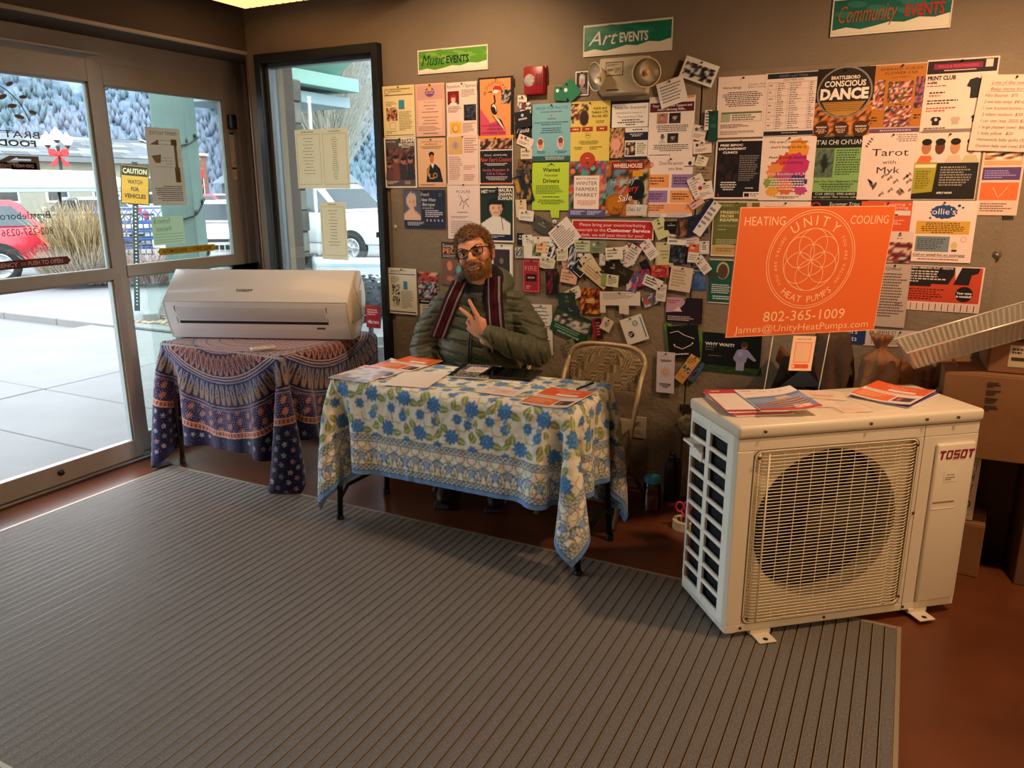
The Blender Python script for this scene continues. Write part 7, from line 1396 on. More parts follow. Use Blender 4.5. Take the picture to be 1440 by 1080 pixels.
# composition notebook
c0 = on_z(668, 524, TT); nb = thing('composition_notebook', 'black and white marbled composition notebook with a pale label', 'notebook', (c0.x, c0.y, TT), (0, 0, R_(12)))
b = B(); box(b, -.095, .095, -.122, .122, .001, .009, .001, 1); obj('pages', b, mat('page_edge', 'e9e2dc', .6), nb)
p = Pr(.195, .247, '17161a', .001)
p.up(); p.hold = True
for i in range(900): u, v = random.random(), random.random(); p.c(u, v, random.uniform(.002, .0048), 'e0dad2', random.uniform(.0015, .003), 5, random.random()*3) if u > .13 else None
p.hold = False; p.r(0, 0, .12, 1, '121114').r(.28, .22, .86, .62, 'e6d4cc').g(.34, .30, .8, .56, 3, 'a8948c'); o = obj('cover', p.mesh('cover'), gloss, nb, (0, 0, .0092))
c0 = on_z(718, 527, TT); tb = thing('tablet', 'black tablet in a black case lying by the notebook', 'tablet', (c0.x, c0.y, TT+.001), (0, 0, R_(8)))
b = B(); box(b, -.13, .13, -.095, .095, 0, .010, .004, 2); obj('case', b, mat('tablet_black', '0e0f12', .35), tb, smooth=40); b = B(); box(b, -.115, .115, -.082, .082, .0095, .0108, .0008, 1); obj('screen', b, mat('screen_black', '050608', .08), tb)
brochure('small pale card with an orange stamp box in front of the tablet', [(683, 541), (738, 545), (728, 564), (668, 552)], TT+.001, lambda p: p.r(.4, .3, .85, .75, 'e8a48c').r(.43, .34, .82, .71, 'f0e0d8').g(.46, .38, .8, .66, 3, 'd0704c', 'c').g(.08, .2, .36, .5, 3, 'c8b0a8'), 'efe2da', .19, .115, 'card', 'card')
brochure('orange and white brochure alone at the front right of the floral table', [(768, 543), (838, 554), (801, 578), (733, 568)], TT+.001, f_unity, curl=.010, pages=2)
a_, b_ = on_z(811, 550, TT), on_z(834, 541, TT); pn = thing('pen', 'black pen lying on the right end of the floral table', 'pen', ((a_+b_)/2), (0, 0, math.atan2((b_-a_).y, (b_-a_).x))); t = B(); tube(t, [(-.065, 0, .008), (.035, 0, .008)], .0048, 8); obj('barrel', t, mat('pen_black', '111114', .3), pn); t = B(); tube(t, [(.036, 0, .008), (.07, 0, .008)], .0056, 8); tube(t, [(-.065, 0, .008), (-.072, 0, .008)], [.003, .001], 8); tube(t, [(.04, 0, .0145), (.068, 0, .0145)], .0012, 5); obj('cap', t, mat('pen_black', '111114'), pn)
# on top of the outdoor unit
UZ = UZ1+.0155
def on_unit(name, label, cat, pr, u, v, rz, dz=0, curl=0, m=None): q = Matrix.Rotation(UA, 3, 'Z') @ Vector((u, v, 0)); return flat_sheet(name, label, cat, pr, (UO.x+q.x, UO.y+q.y, UZ+dz), UA+rz, m, None, curl)
def f_red_(p): p.r(0, 0, 1, .16, 'efe4de').r(0, 0, .3, .16, 'c8323a').g(.05, .04, .26, .1, 1, 'f0c8c0').r(0, .16, 1, 1, 'b8303a')
for k in range(4):
    p = Pr(.216, .279, 'c8303a' if k % 2 else 'efe2dc', .003); p.r(.02, .02, .98, .98, 'f2e6e0' if k < 3 else 'efe4de')
    if k == 3: p.r(0, 0, 1, .2, 'c8323a').g(.1, .05, .5, .12, 1, 'f4d8d0')
    on_unit('catalogue', ['lowest', 'second lowest', 'second highest', 'topmost'][k]+' red and white catalogue in the pile on the unit corner', 'catalogue', p, .155-.006*k, .225+.004*k, R_(-4-2*k), .0055*k)
def f_gree(p):
    p.r(0, 0, 1, 1, 'f0e6e0').t('GREE', .16, .10, .035, '2a2628', fit=.2, bold=.02).t('THE VIREO SERIES', .62, .14, .035, '6a4a48', fit=.5).g(.1, .2, .4, .24, 1, 'd8a8a0').poly([(0, .42), (1, .26), (1, .92), (0, .92)], '6a84b8').poly([(0, .50), (1, .36), (1, .6), (0, .7)], '8aa0c4')
    for i in range(5): p.poly([(.25+i*.02, .62+i*.065), (.92, .46+i*.085), (.92, .485+i*.085), (.25+i*.02, .65+i*.065)], 'c8a890'); p.poly([(.25+i*.02, .65+i*.065), (.92, .485+i*.085), (.92, .52+i*.085), (.25+i*.02, .68+i*.065)], '6a5058')
    p.poly([(.5, .42), (.72, .36), (.8, .46), (.5, .54)], 'd8bca4').r(0, .92, 1, 1, 'c8282c').r(0, .74, .4, .92, '8a7a9a').pic(.62, .80, .9, .92, blotch(['5a2a30', 'e8d8d0', 'c8a8a0']), 6)
p = Pr(.216, .279, 'f0e6e0', .003); f_gree(p); on_unit('catalogue', 'glossy catalogue with a blue sky and a domed building on its cover', 'catalogue', p, .245, .19, R_(-9), .0225, .014, gloss)
def f_cap(p): p.c(.5, .5, .035, 'f0e4dc', .03).t('UNITY', .5, .42, .13, 'd9602c', fit=.5).t('HEAT PUMPS', .5, .62, .13, 'd9602c', fit=.6).poly([(.3, .7), (.7, .7), (.8, .82), (.2, .82)], 'e2703c')
for k in range(3): p = Pr(.15, .105, 'ead9cc', .0018); f_cap(p); on_unit('sticker_card', ['bottom', 'middle', 'top'][k]+' pale card with an orange emblem in the small pile behind the catalogues', 'card', p, .50-.004*k, .275+.003*k, R_(-28+3*k), .002*k, 0)
p = Pr(.14, .075, 'ecdccf', .001); on_unit('card', 'blank pale slip peeking out from under the domed building catalogue', 'card', p, .405, .17, R_(-12), .001)
p = Pr(.115, .072, 'edd8c8', .001); p.g(.1, .2, .9, .8, 3, 'dcc2b0'); on_unit('card', 'pale pink business card near the front of the unit top', 'card', p, .49, .085, R_(-4), .0005)
for k in range(3):
    p = Pr(.216, .279, 'efe6e4' if k != 1 else '5a4a8a', .003); 
    if k == 2: f_unity(p)
    on_unit('brochure', ['lowest white', 'middle purple edged', 'topmost orange and white'][k]+' brochure in the pile right of the unit centre', 'brochure', p, .765-.006*k, .215, R_(-62+2*k), .0032*k, -.008 if k == 2 else 0)
# ================================================================ yard sign behind the unit
SW, SH = .653, .489; sg = thing('yard_sign', 'orange yard sign for heating and cooling with a ringed flower emblem', 'sign', (-.309, 3.138, 1.281), (R_(5.3), 0, R_(40.3)))
ut = 'f6c49c'; p = Pr(SW, SH, 'dc662b', .0015); p.frame(0, 0, 1, 1, .0025, 'f0b890')
b = B(); box(b, -SW/2, SW/2, .0, .0045, -SH/2, SH/2); obj('panel', b, mat('corrugated_plastic', 'dc662b', .5), sg)
cu, cv = .49, .405
p.t('HEATING', .035, .135, .068, ut, 'l', fit=.255).t('COOLING', .965, .135, .068, ut, 'r', fit=.255)
p.ring(cu, cv, .187, .0026, ut, 96).ring(cu, cv, .178, .0022, ut, 96)
p.arc('UNITY', cu, cv, .130, .078, ut, 90, gap=2.2).arc('HEAT PUMPS', cu, cv, .165, .054, ut, 270, True, gap=1.2).arc('YOU ARE VALUED', cu, cv, .143, .025, ut, 181, False, gap=1.9).arc('YOU ARE VALUED', cu, cv, .143, .025, ut, -1, False, gap=1.9)
RI = .118; p.ring(cu, cv, RI, .0028, ut, 80); x0, y0 = p.P(cu, cv)
for k in range(7):
    a = k*PI/3+PI/6; cx_, cy_ = (x0, y0) if k == 6 else (x0+RI/2*math.cos(a), y0+RI/2*math.sin(a)); p.line([(cx_+RI/2*math.cos(j*PI/24), cy_+RI/2*math.sin(j*PI/24)) for j in range(49)], .0024, ut, True)
p.t('802-365-1009', .5, .885, .085, ut, fit=.545).t('James@UnityHeatPumps.com', .5, .968, .058, ut, fit=.90)
obj('print', p.mesh('print'), attr_mat('sign_print', .45, .4), sg, (0, -.0002, 0), (R_(90), 0, 0))
for x in (-.12, .13):
    b = B(); tube(b, [(x, .003, -SH/2+.02), (x, .02, -SH/2-.40), (x, .10, -1.278)], .0022, 6); obj('wire_stake', b, mat('pale_wire_stake', 'cfc6b4', .4, metal=.5), sg)
p = Pr(.098, .135, 'f0c8ac', .0012); p.t('Heat Pump Info', .5, .11, .05, '4a3028', fit=.62); p.frame(.14, .18, .86, .76, .0025, 'd9683c').r(.18, .215, .82, .725, 'e9bda0').poly([(.14, .81), (.82, .81), (.86, .87), (.82, .93), (.14, .93), (.10, .87)], 'd9582c').c(.18, .87, .006, 'f0b890')
o = obj('info_card', p.mesh('info_card'), paperm, None, label='small peach card with an orange frame hanging below the orange sign', cat='card'); q = on_y(1128, 497, 3.06); o.location = q; o.rotation_euler = (R_(90), R_(4), R_(40))
# ================================================================ folding chairs
def folding_chair(label, x, y, rz):
    t = thing('folding_chair', label, 'chair', (x, y, 0), (0, 0, rz), None); fm = mat('tan_chair_enamel', 'b09a76', .4, metal=.3); Wc = .205
    def arch(b, r):
        pts = [(-Wc, -.36, .012), (-Wc, -.02, .66), (-Wc, .035, .72)]
        for a in np.linspace(180, 0, 13): pts.append(((Wc-.07)*(1 if a < 90 else -1 if a > 90 else 0)+.07*math.cos(R_(a)) if False else Wc*math.copysign(abs(math.cos(R_(a)))**.55, math.cos(R_(a))), .045+.02*math.sin(R_(a)), .72+.098*math.sin(R_(a))**.8))
        pts += [(Wc, .035, .72), (Wc, -.02, .66), (Wc, -.36, .012)]; tube(b, pts, r, 8)
    b = B(); arch(b, .0125); obj('back_frame', b, fm, t)
    for s in (-1, 1): b = B(); tube(b, [(s*(Wc-.03), -.27, .45), (s*(Wc-.03), .17, .012)], .011, 8); obj('rear_leg', b, fm, t)
    b = B(); tube(b, [(-Wc+.03, .10, .10), (Wc-.03, .10, .10)], .008, 6); tube(b, [(-Wc, -.30, .12), (Wc, -.30, .12)], .008, 6); obj('stretcher', b, fm, t)
    b = B(); box(b, -.195, .195, -.33, .03, .43, .452, .012, 2); obj('seat', b, mat('tan_seat', 'a08c6c', .6), t, smooth=40)
    # pressed back panel with its pattern
    nx_, nz_ = 60, 40; V = []; F = []; K = []; G = random.Random(4)
    for j in range(nz_+1):
        for i in range(nx_+1):
            u, v = i/nx_*2-1, j/nz_; z = .60+v*.212; hwz = .195*(1 if v < .5 else max(.0, 1-((v-.5)/.5)**2.6)**.5); X = u*hwz; V.append((X, .018+.03*v-.015*(1-u*u), z))
            a, c = (u+1)*6, v*5; k = int(a)*7+int(c)*3; pt = k % 5; q = [math.sin(u*150), math.sin(v*70), math.sin(u*90+v*60), math.sin(u*70)*math.sin(v*60), math.sin(u*90-v*60)][pt]
            K.append(C('a8916c') if q > .25 else C('5f5340') if q < -.1 else C('7d6c52'))
    for j in range(nz_):
        for i in range(nx_): n = j*(nx_+1)+i; F.append((n, n+1, n+nx_+2, n+nx_+1))
    me = mesh_np('backrest', V, np.array(F), np.array(K)); o = obj('backrest', me, attr_mat('patterned_panel', .45, .4), t); md = o.modifiers.new('s', 'SOLIDIFY'); md.thickness = .004
    return t
folding_chair('empty tan metal folding chair between the floral table and the wall', -1.295, 3.59, 0)
folding_chair('tan metal folding chair the man is sitting on', -1.93, 3.62, R_(4))
# ================================================================ by the wall: jar, bottle, tape, scissors
t = thing('glass_jar', 'glass jar with a bright blue lid on the floor by the wall', 'jar', (-1.005, 3.56, 0)); jr = .045
b = B(); lathe(b, [(0, .001), (jr-.004, .001), (jr, .008), (jr, .135), (jr-.006, .150), (jr-.008, .165), (jr-.011, .165), (jr-.009, .149), (jr-.004, .133), (jr-.004, .010), (0, .006)], 28); obj('body', b, glass_mat('jar_glass', (.86, .84, .76)), t, smooth=40)
b = B(); lathe(b, [(0, .008), (jr-.006, .008), (jr-.006, .068), (0, .070)], 24); obj('contents', b, mat('peach_grains', 'c08a5e', .8, noise_amt=.3, noise_scale=60), t)
b = B(); lathe(b, [(jr-.005, .155), (jr-.003, .165), (jr-.003, .178), (jr-.007, .183), (0, .181)], 28); obj('lid', b, mat('bright_blue_lid', '3fa0d8', .35), t, smooth=40)
t = thing('water_bottle', 'tall black water bottle with a loop cap against the wall', 'bottle', (-.955, 3.735, 0)); bk = mat('bottle_black', '0f1012', .45)
b = B(); lathe(b, [(0, 0), (.034, 0), (.037, .006), (.037, .175), (.033, .195), (.022, .212), (.020, .22), (0, .22)], 28); obj('body', b, bk, t, smooth=40)
b = B(); lathe(b, [(.0215, .215), (.0215, .24), (.018, .245), (0, .245)], 20); tube(b, [(-.014, 0, .24), (-.013, 0, .262), (0, 0, .272), (.013, 0, .262), (.014, 0, .24)], .004, 6); tube(b, [(.018, 0, .225), (.034, 0, .235), (.04, 0, .222), (.036, 0, .205)], .005, 6); obj('cap', b, bk, t)
t = thing('tape_roll', 'roll of cream masking tape lying on the floor by the unit', 'tape', (-.80, 3.43, 0)); b = B(); lathe(b, [(.038, .0), (.058, .0), (.058, .042), (.038, .042), (.038, .0)], 32, smooth=False); obj('tape', b, mat('masking_tape', 'd8c49c', .7), t, smooth=40); b = B(); lathe(b, [(.0375, .0005), (.0385, .0005), (.0385, .0425), (.0375, .0425), (.0375, .0005)], 32); obj('core', b, mat('card_core', '8a7252', .8), t)
t = thing('scissors', 'pink handled scissors standing in the roll of tape', 'scissors', (-.80, 3.43, .012), (R_(8), R_(-6), R_(20))); pk = mat('hot_pink_plastic', 'e0507c', .35)
for s in (-1, 1):
    b = B(); c_ = (s*.019, 0, .105)
    tube(b, [(c_[0]+.017*math.cos(a), 0, c_[2]+.026*math.sin(a)) for a in np.linspace(0, 2*PI, 20)[:-1]], .0045, 7, 0, False, True); tube(b, [(s*.014, 0, .082), (s*.004, 0, .055), (-s*.003, 0, .035)], .0055, 7); obj('handle', b, pk, t)
    b = B(); prism(b, [(-s*.001, .05), (-s*.011, .04), (-s*.010, -.008), (-s*.003, -.010)], s*.001, s*.0022, 'y'); obj('blade', b, mat('blade_steel', '9a9a98', .25, metal=.9), t)
# ================================================================ boxes, bags and foil tray behind the unit
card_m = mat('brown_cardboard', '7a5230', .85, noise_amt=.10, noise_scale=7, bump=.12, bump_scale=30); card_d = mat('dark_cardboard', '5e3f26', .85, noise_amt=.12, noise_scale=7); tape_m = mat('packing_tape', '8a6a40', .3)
def carton(label, x, y, z, sx, sy, sz, rz=0, m=None, tape=True, name='cardboard_box', marks=None):
    t = thing(name, label, 'box', (x, y, z), (0, 0, R_(rz))); m = m or card_m
    b = B(); box(b, -sx/2, sx/2, -sy/2, sy/2, .001, sz-.004, .003, 1); obj('body', b, m, t)
    for s in (-1, 1): b = B(); box(b, -sx/2+.002, sx/2-.002, (.001 if s > 0 else -sy/2+.002), (sy/2-.002 if s > 0 else -.001), sz-.004, sz, .0012, 1); obj('flap', b, m, t)
    if tape: b = B(); box(b, -.025, .025, -sy/2-.0008, sy/2, sz, sz+.0006); box(b, -.025, .025, -sy/2-.0009, -sy/2, sz-.10, sz); obj('tape', b, tape_m, t)
    if marks: marks(t, sx, sy, sz)
    return t
def mk_print(w, h, fn, bg=None):
    p = Pr(w, h, bg or '7a5230', .0004)
    if bg is None: p.V = []; p.F = []; p.K = []
    fn(p); return p
def m_big(t, sx, sy, sz): p = mk_print(.055, .13, lambda p: [p.g(.05, .04+i*.24, .95, .22+i*.24, 3, '33241a', wt=.7) for i in range(4)]); obj('shipping_mark', p.mesh('shipping_mark'), paperm, t, (-sx*.22, -sy/2-.0015, sz*.75), (R_(90), 0, 0))
carton('large brown carton at the right edge behind the outdoor unit', .50, 3.60, .54, .62, .34, .345, 3, card_m, marks=m_big)
def m_lab(t, sx, sy, sz): p = Pr(.17, .085, 'b8a888', .0006); p.g(.05, .1, .45, .4, 2, '3a3024', wt=.7).g(.55, .1, .95, .4, 3, '3a3024').r(.05, .55, .5, .72, '3a3024').g(.55, .6, .95, .9, 3, '3a3024'); obj('shipping_label', p.mesh('shipping_label'), paperm, t, (-.03, -sy/2-.001, .07), (R_(90), 0, 0))
carton('brown carton with a printed label on top of the large carton', .52, 3.62, .8865, .36, .28, .125, 2, card_m, marks=m_lab)
carton('small brown carton on the floor behind the outdoor unit', .29, 3.63, 0, .30, .26, .235, -6, card_m)
def m_nar(t, sx, sy, sz): p = Pr(.05, .24, 'b8a894', .0006); p.frame(.1, .03, .9, .22, .002, '2a2420').t('W', .5, .17, .10, '2a2420', fit=.5, bold=.03).frame(.15, .25, .85, .38, .002, '2a2420').t('24', .5, .36, .08, '2a2420', fit=.6).c(.5, .82, .018, '2a2420').c(.5, .82, .013, 'b8a894').g(.1, .45, .9, .7, 8, '2a2420'); obj('side_print', p.mesh('side_print'), paperm, t, (sx*.18, -sy/2-.001, sz*.52), (R_(90), 0, 0))
carton('narrow pale box printed in black standing on the small carton', .335, 3.58, .237, .10, .12, .29, -6, mat('pale_box', 'ab9b84', .7), tape=False, marks=m_nar)
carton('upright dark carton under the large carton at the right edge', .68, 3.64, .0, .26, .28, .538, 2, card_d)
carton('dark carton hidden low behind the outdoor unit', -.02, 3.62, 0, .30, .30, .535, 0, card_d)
# open carton with bags
t = thing('open_box', 'open brown carton full of paper bags behind the unit top', 'box', (-.06, 3.60, .537), (0, 0, R_(4)))
b = B(); box(b, -.26, .22, -.15, -.142, .0, .20, .002, 1); box(b, -.26, .22, .142, .15, .0, .20); box(b, -.26, -.252, -.15, .15, 0, .20); box(b, .212, .22, -.15, .15, 0, .20); box(b, -.26, .22, -.15, .15, 0, .01); obj('body', b, card_m, t)
for pts in ([(-.26, -.15, .20), (-.26, .15, .20), (-.40, .17, .34), (-.40, -.12, .32)], [(.22, -.15, .20), (.22, .15, .20), (.30, .17, .36), (.30, -.14, .36)], [(-.24, -.15, .2), (.2, -.15, .2), (.2, -.185, .10), (-.24, -.185, .10)]):
    b = B(); b.faces.new([b.verts.new(v) for v in pts]); bmesh.ops.solidify(b, geom=b.faces[:], thickness=.005); obj('flap', b, mat('brown_cardboard_inner', '9a6e44', .85, noise_amt=.08, noise_scale=8), t)
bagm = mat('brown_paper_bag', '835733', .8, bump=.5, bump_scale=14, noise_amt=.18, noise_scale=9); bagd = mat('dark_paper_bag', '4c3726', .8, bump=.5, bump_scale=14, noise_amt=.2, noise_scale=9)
def bag(label, x, y, z, w_, h_, twist, m, seed, rz=0):
    t = bmesh.new(); N, Mh = 40, 26; rows = []
    for j in range(Mh+1):
        v = j/Mh; neck = .78 if twist else 2; r = (1-.25*v**2) if v < neck else (1-.25*neck**2)*max(.10, 1-((v-neck)/.08)*.75) if v < neck+.08 else .18+.38*(v-neck-.08)/(1-neck-.08+1e-6)
        row = []
        for i in range(N):
            a = 2*PI*i/N; n_ = noise.noise(Vector((math.cos(a)*1.6, math.sin(a)*1.6, v*2.2+seed)))*.26+abs(math.sin(a*5+v*3+seed))**3*.08+(.10*math.sin(a*9+seed) if v > neck-.2 else 0)
            sq = 1/max(abs(math.cos(a)), abs(math.sin(a)))**.5; row.append(t.verts.new((w_/2*r*sq*(1+n_)*math.cos(a), w_*.36*r*sq*(1+n_)*math.sin(a), h_*v+(.03*h_*noise.noise(Vector((a, seed, 1))) if v > .9 else 0))))
        rows.append(row)
    for j in range(Mh):
        for i in range(N): f = t.faces.new((rows[j][i], rows[j][(i+1) % N], rows[j+1][(i+1) % N], rows[j+1][i])); f.smooth = (i+j) % 3 > 0
    t.faces.new(rows[0][::-1]); t.faces.new(rows[-1])
    return obj('paper_bag', t, m, None, (x, y, z), (0, 0, rz), label=label, cat='bag')
bag('crumpled brown paper bag with a twisted neck in the open carton', -.045, 3.545, .548, .155, .44, True, bagm, 3.1)
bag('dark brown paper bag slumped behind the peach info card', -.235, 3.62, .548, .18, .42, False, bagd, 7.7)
bag('small brown paper bag tucked right of the twisted neck bag', .10, 3.60, .548, .15, .34, False, bagm, 5.2)
b = B(); prism(b, [(-.09, 0), (.0, .085), (.09, 0)], -.002, .002, 'y'); obj('grey_card', b, mat('slate_card', '4c5660', .6), None, (-.33, 3.44, .755), (0, 0, R_(20)), label='grey blue card corner sticking up behind the unit', cat='card')
b = B(); prism(b, [(-.12, -.10), (-.06, .11), (.05, .11), (.13, -.08), (.1, -.1)], -.003, .003, 'y'); obj('dark_folder', b, mat('dark_folder', '2c2822', .7), None, (-.36, 3.47, .77), (0, 0, R_(16)), label='dark folder leaning in front of the dark paper bag', cat='folder')
# foil tray
def tray():
    A, D_ = on_y(1275, 497, 3.30), on_y(1455, 446, 3.42); ax = (D_-A); L_ = ax.length+.12; 
    t = thing('foil_tray', 'long pleated aluminium foil tray tilted on the boxes', 'tray', A, (R_(12), -math.asin(ax.z/ax.length), math.atan2(ax.y, ax.x)), None); fo = mat('foil', 'cdc6b8', .38, metal=.6, bump=.25, bump_scale=26)
    b = B(); n = 56; h_ = .088; D = .14
    top = []; bot = []
    for i in range(n+1): x = L_*i/n; top.append((x, 0, 0)); bot.append((x*.92+.02, .022+(.006 if i % 2 else 0), -h_))
    for i in range(n): f = b.faces.new([b.verts.new(v) for v in ((top[i][0], .006 if i % 2 else 0, 0), (top[i+1][0], 0 if i % 2 else .006, 0), bot[i+1], bot[i])])
    for i in range(n): b.faces.new([b.verts.new(v) for v in ((top[i][0], D-(.006 if i % 2 else 0), 0), (top[i+1][0], D-(0 if i % 2 else .006), 0), (bot[i+1][0], D-bot[i+1][1], -h_), (bot[i][0], D-bot[i][1], -h_))])
    m_ = 12
    for i in range(m_):
        for x, xb in ((0, .02), (L_, L_*.92+.02)):
            y0, y1 = D*i/m_, D*(i+1)/m_; q = .006 if i % 2 else 0; b.faces.new([b.verts.new(v) for v in ((x+q*(1 if x == 0 else -1), y0, 0), (x+(.006-q)*(1 if x == 0 else -1), y1, 0), (xb, .022+(D-.044)*(i+1)/m_, -h_), (xb, .022+(D-.044)*i/m_, -h_))])
    b.faces.new([b.verts.new(v) for v in ((.02, .022, -h_), (L_*.92+.02, .022, -h_), (L_*.92+.02, D-.022, -h_), (.02, D-.022, -h_))]); obj('pan', b, fo, t)
    b = B(); rim = [(0, 0), (L_, 0), (L_, D), (0, D)]; tube(b, [(x, y, .001) for x, y in rim], .004, 6, 0, False, True); obj('rim', b, mat('foil_rim', 'e8e0d0', .35, metal=.4), t)
    rb = B(); tube(rb, [(.03, .028, -h_-.001), (L_*.92, .028, -h_-.001)], .003, 5); obj('base_bead', rb, mat('foil_rim', 'e8e0d0'), t)
tray()
b = B(); t = bmesh.new(); bmesh.ops.create_grid(t, x_segments=24, y_segments=10, size=.5)
for v in t.verts: v.co = Vector((v.co.x*.26, v.co.y*.14, .02+.035*noise.noise(Vector((v.co.x*9, v.co.y*9, 3)))))
merge(b, t); obj('plastic_wrap', b, mat('clear_green_plastic', '8fae98', .12, trans=.75), None, (.47, 3.60, 1.02), label='crinkled clear green plastic wrap on the labelled carton', cat='plastic wrap', smooth=60)
# ================================================================ the man behind the table
PL = Vector((-1.92, 3.42, 0)); PR = R_(16)
man = thing('person', 'seated man in glasses, olive padded coat and burgundy scarf making a V sign', 'person', PL, (0, 0, PR))
PM = Matrix.Translation(PL) @ Matrix.Rotation(PR, 4, 'Z'); PI_ = PM.inverted()
def loc(px, py, Y): return PI_ @ on_y(px, py, Y)
def ell(bm, c, r, rot=None, M=None):
    t = bmesh.new(); bmesh.ops.create_icosphere(t, subdivisions=3, radius=1); X = Matrix.Translation(c) @ (rot or Matrix.Identity(4)) @ Matrix.Diagonal((*r, 1)); X = (M @ X) if M else X; merge(bm, t, 0, X)
def limb(bm, pts, rs, M=None):
    P = [Vector(p) for p in pts]; P = [M @ p for p in P] if M else P
    tube(bm, P, rs, 14)
    for p, r in zip(P, rs): ell(bm, p, (r, r, r))
def remesh(bm, vox, smooth=3, fn=None):
    me = bpy.data.meshes.new('tmp'); bm.to_mesh(me); bm.free(); o = bpy.data.objects.new('tmp', me); col.objects.link(o)
    m = o.modifiers.new('r', 'REMESH'); m.mode = 'VOXEL'; m.voxel_size = vox; m.use_smooth_shade = True
    if smooth: s = o.modifiers.new('s', 'SMOOTH'); s.factor = .5; s.iterations = smooth
    dg = bpy.context.evaluated_depsgraph_get(); r = bpy.data.meshes.new_from_object(o.evaluated_get(dg)); bpy.data.objects.remove(o); bpy.data.meshes.remove(me); r.materials.clear()
    if fn:
        n = len(r.vertices); v = np.zeros(n*3); r.vertices.foreach_get('co', v); v = v.reshape(-1, 3); nn = np.zeros(n*3); r.vertices.foreach_get('normal', nn); v = fn(v, nn.reshape(-1, 3)); r.vertices.foreach_set('co', v.ravel()); r.update()
    r.polygons.foreach_set('use_smooth', [True]*len(r.polygons)); return r
# head frame: x to the viewer's right, y backwards, z up, origin at the head centre
HC = loc(668, 357, 3.375); HM = Matrix.Translation(HC) @ Matrix.Rotation(R_(-15), 4, 'Y') @ Matrix.Rotation(R_(2), 4, 'Z') @ Matrix.Rotation(R_(-2), 4, 'X') @ Matrix.Scale(1.10, 4)
b = B()
ell(b, (0, .012, .026), (.077, .095, .090), M=HM); ell(b, (0, -.028, .010), (.070, .066, .075), M=HM); ell(b, (0, -.035, -.052), (.054, .052, .060), M=HM); ell(b, (0, -.062, -.092), (.030, .026, .024), M=HM)
for s in (-1, 1):
    ell(b, (s*.040, -.062, -.020), (.024, .022, .022), M=HM); ell(b, (s*.046, -.030, -.062), (.020, .034, .030), M=HM); ell(b, (s*.030, -.084, .028), (.026, .010, .008), M=HM)
    ell(b, (s*.080, .008, -.008), (.008, .018, .032), Matrix.Rotation(s*.35, 4, 'Z'), HM); ell(b, (s*.077, .004, -.030), (.006, .012, .014), M=HM)
limb(b, [(0, -.090, .020), (0, -.108, -.012)], [.009, .012], HM); ell(b, (0, -.108, -.018), (.0125, .014, .011), M=HM)
for s in (-1, 1): ell(b, (s*.012, -.100, -.021), (.009, .011, .008), M=HM)
ell(b, (0, -.089, -.050), (.026, .012, .014), M=HM); ell(b, (0, -.088, -.066), (.022, .010, .008), M=HM)
nk0 = HM @ Vector((0, .02, -.05)); limb(b, [nk0, (0.02, .01, 1.08), (.01, .05, .99)], [.060, .058, .055])
# torso, arms, legs under the clothes
limb(b, [(0, .02, .98), (0, .02, .80), (0, .03, .56)], [.09, .11, .12]); limb(b, [(-.15, .04, .99), (.16, .04, .99)], [.05, .05])
HY = 3.175
W0, PC = loc(683, 477, HY+.03), loc(673, 457, HY+.008)
SHR, ELR = Vector((.205, .03, 1.0)), Vector((.325, -.07, .775)); SHL, ELL = Vector((-.205, .03, .98)), Vector((-.30, -.0, .76)); WL = Vector((-.17, -.20, .60))
limb(b, [SHR, ELR, W0], [.05, .042, .030]); limb(b, [SHL, ELL, WL], [.05, .042, .030])
for s in (-1, 1): limb(b, [(s*.09, .05, .50), (s*.13, -.36, .50), (s*.13, -.12, .12), (s*.14, -.18, .05)], [.075, .055, .045, .035])
# raised left hand, its back to the viewer: V of index and middle finger
kn = [loc(671, 444, HY), loc(662.5, 446.5, HY), loc(658.5, 454, HY+.004), loc(659.5, 462, HY+.012)]
wr = W0
for i, k in enumerate(kn): limb(b, [wr.lerp(PC, .15), wr.lerp(k, .55)+Vector((0, -.004, 0)), k], [.022, .017, .0125])
ell(b, PC+Vector((.001, .004, 0)), (.039, .018, .041))
ti, tm = loc(660, 422.5, HY-.004), loc(647.5, 434, HY-.004)
for k, tip in ((kn[0], ti), (kn[1], tm)): limb(b, [k, k.lerp(tip, .42)+Vector((0, -.003, .001)), k.lerp(tip, .75)+Vector((0, -.002, 0)), tip], [.0115, .0100, .0090, .0078])
for k, dx in ((kn[2], .004), (kn[3], .008)): limb(b, [k, k+Vector((-.006+dx, .026, .012)), k+Vector((.012+dx, .040, -.006)), k+Vector((.022, .026, -.018))], [.0105, .0098, .0092, .0085])
limb(b, [wr.lerp(kn[0], .35)+Vector((.010, .010, 0)), wr.lerp(kn[0], .75)+Vector((.016, .026, 0)), kn[1]+Vector((.008, .040, -.012)), kn[2]+Vector((.004, .046, -.006))], [.014, .0125, .0105, .0090])
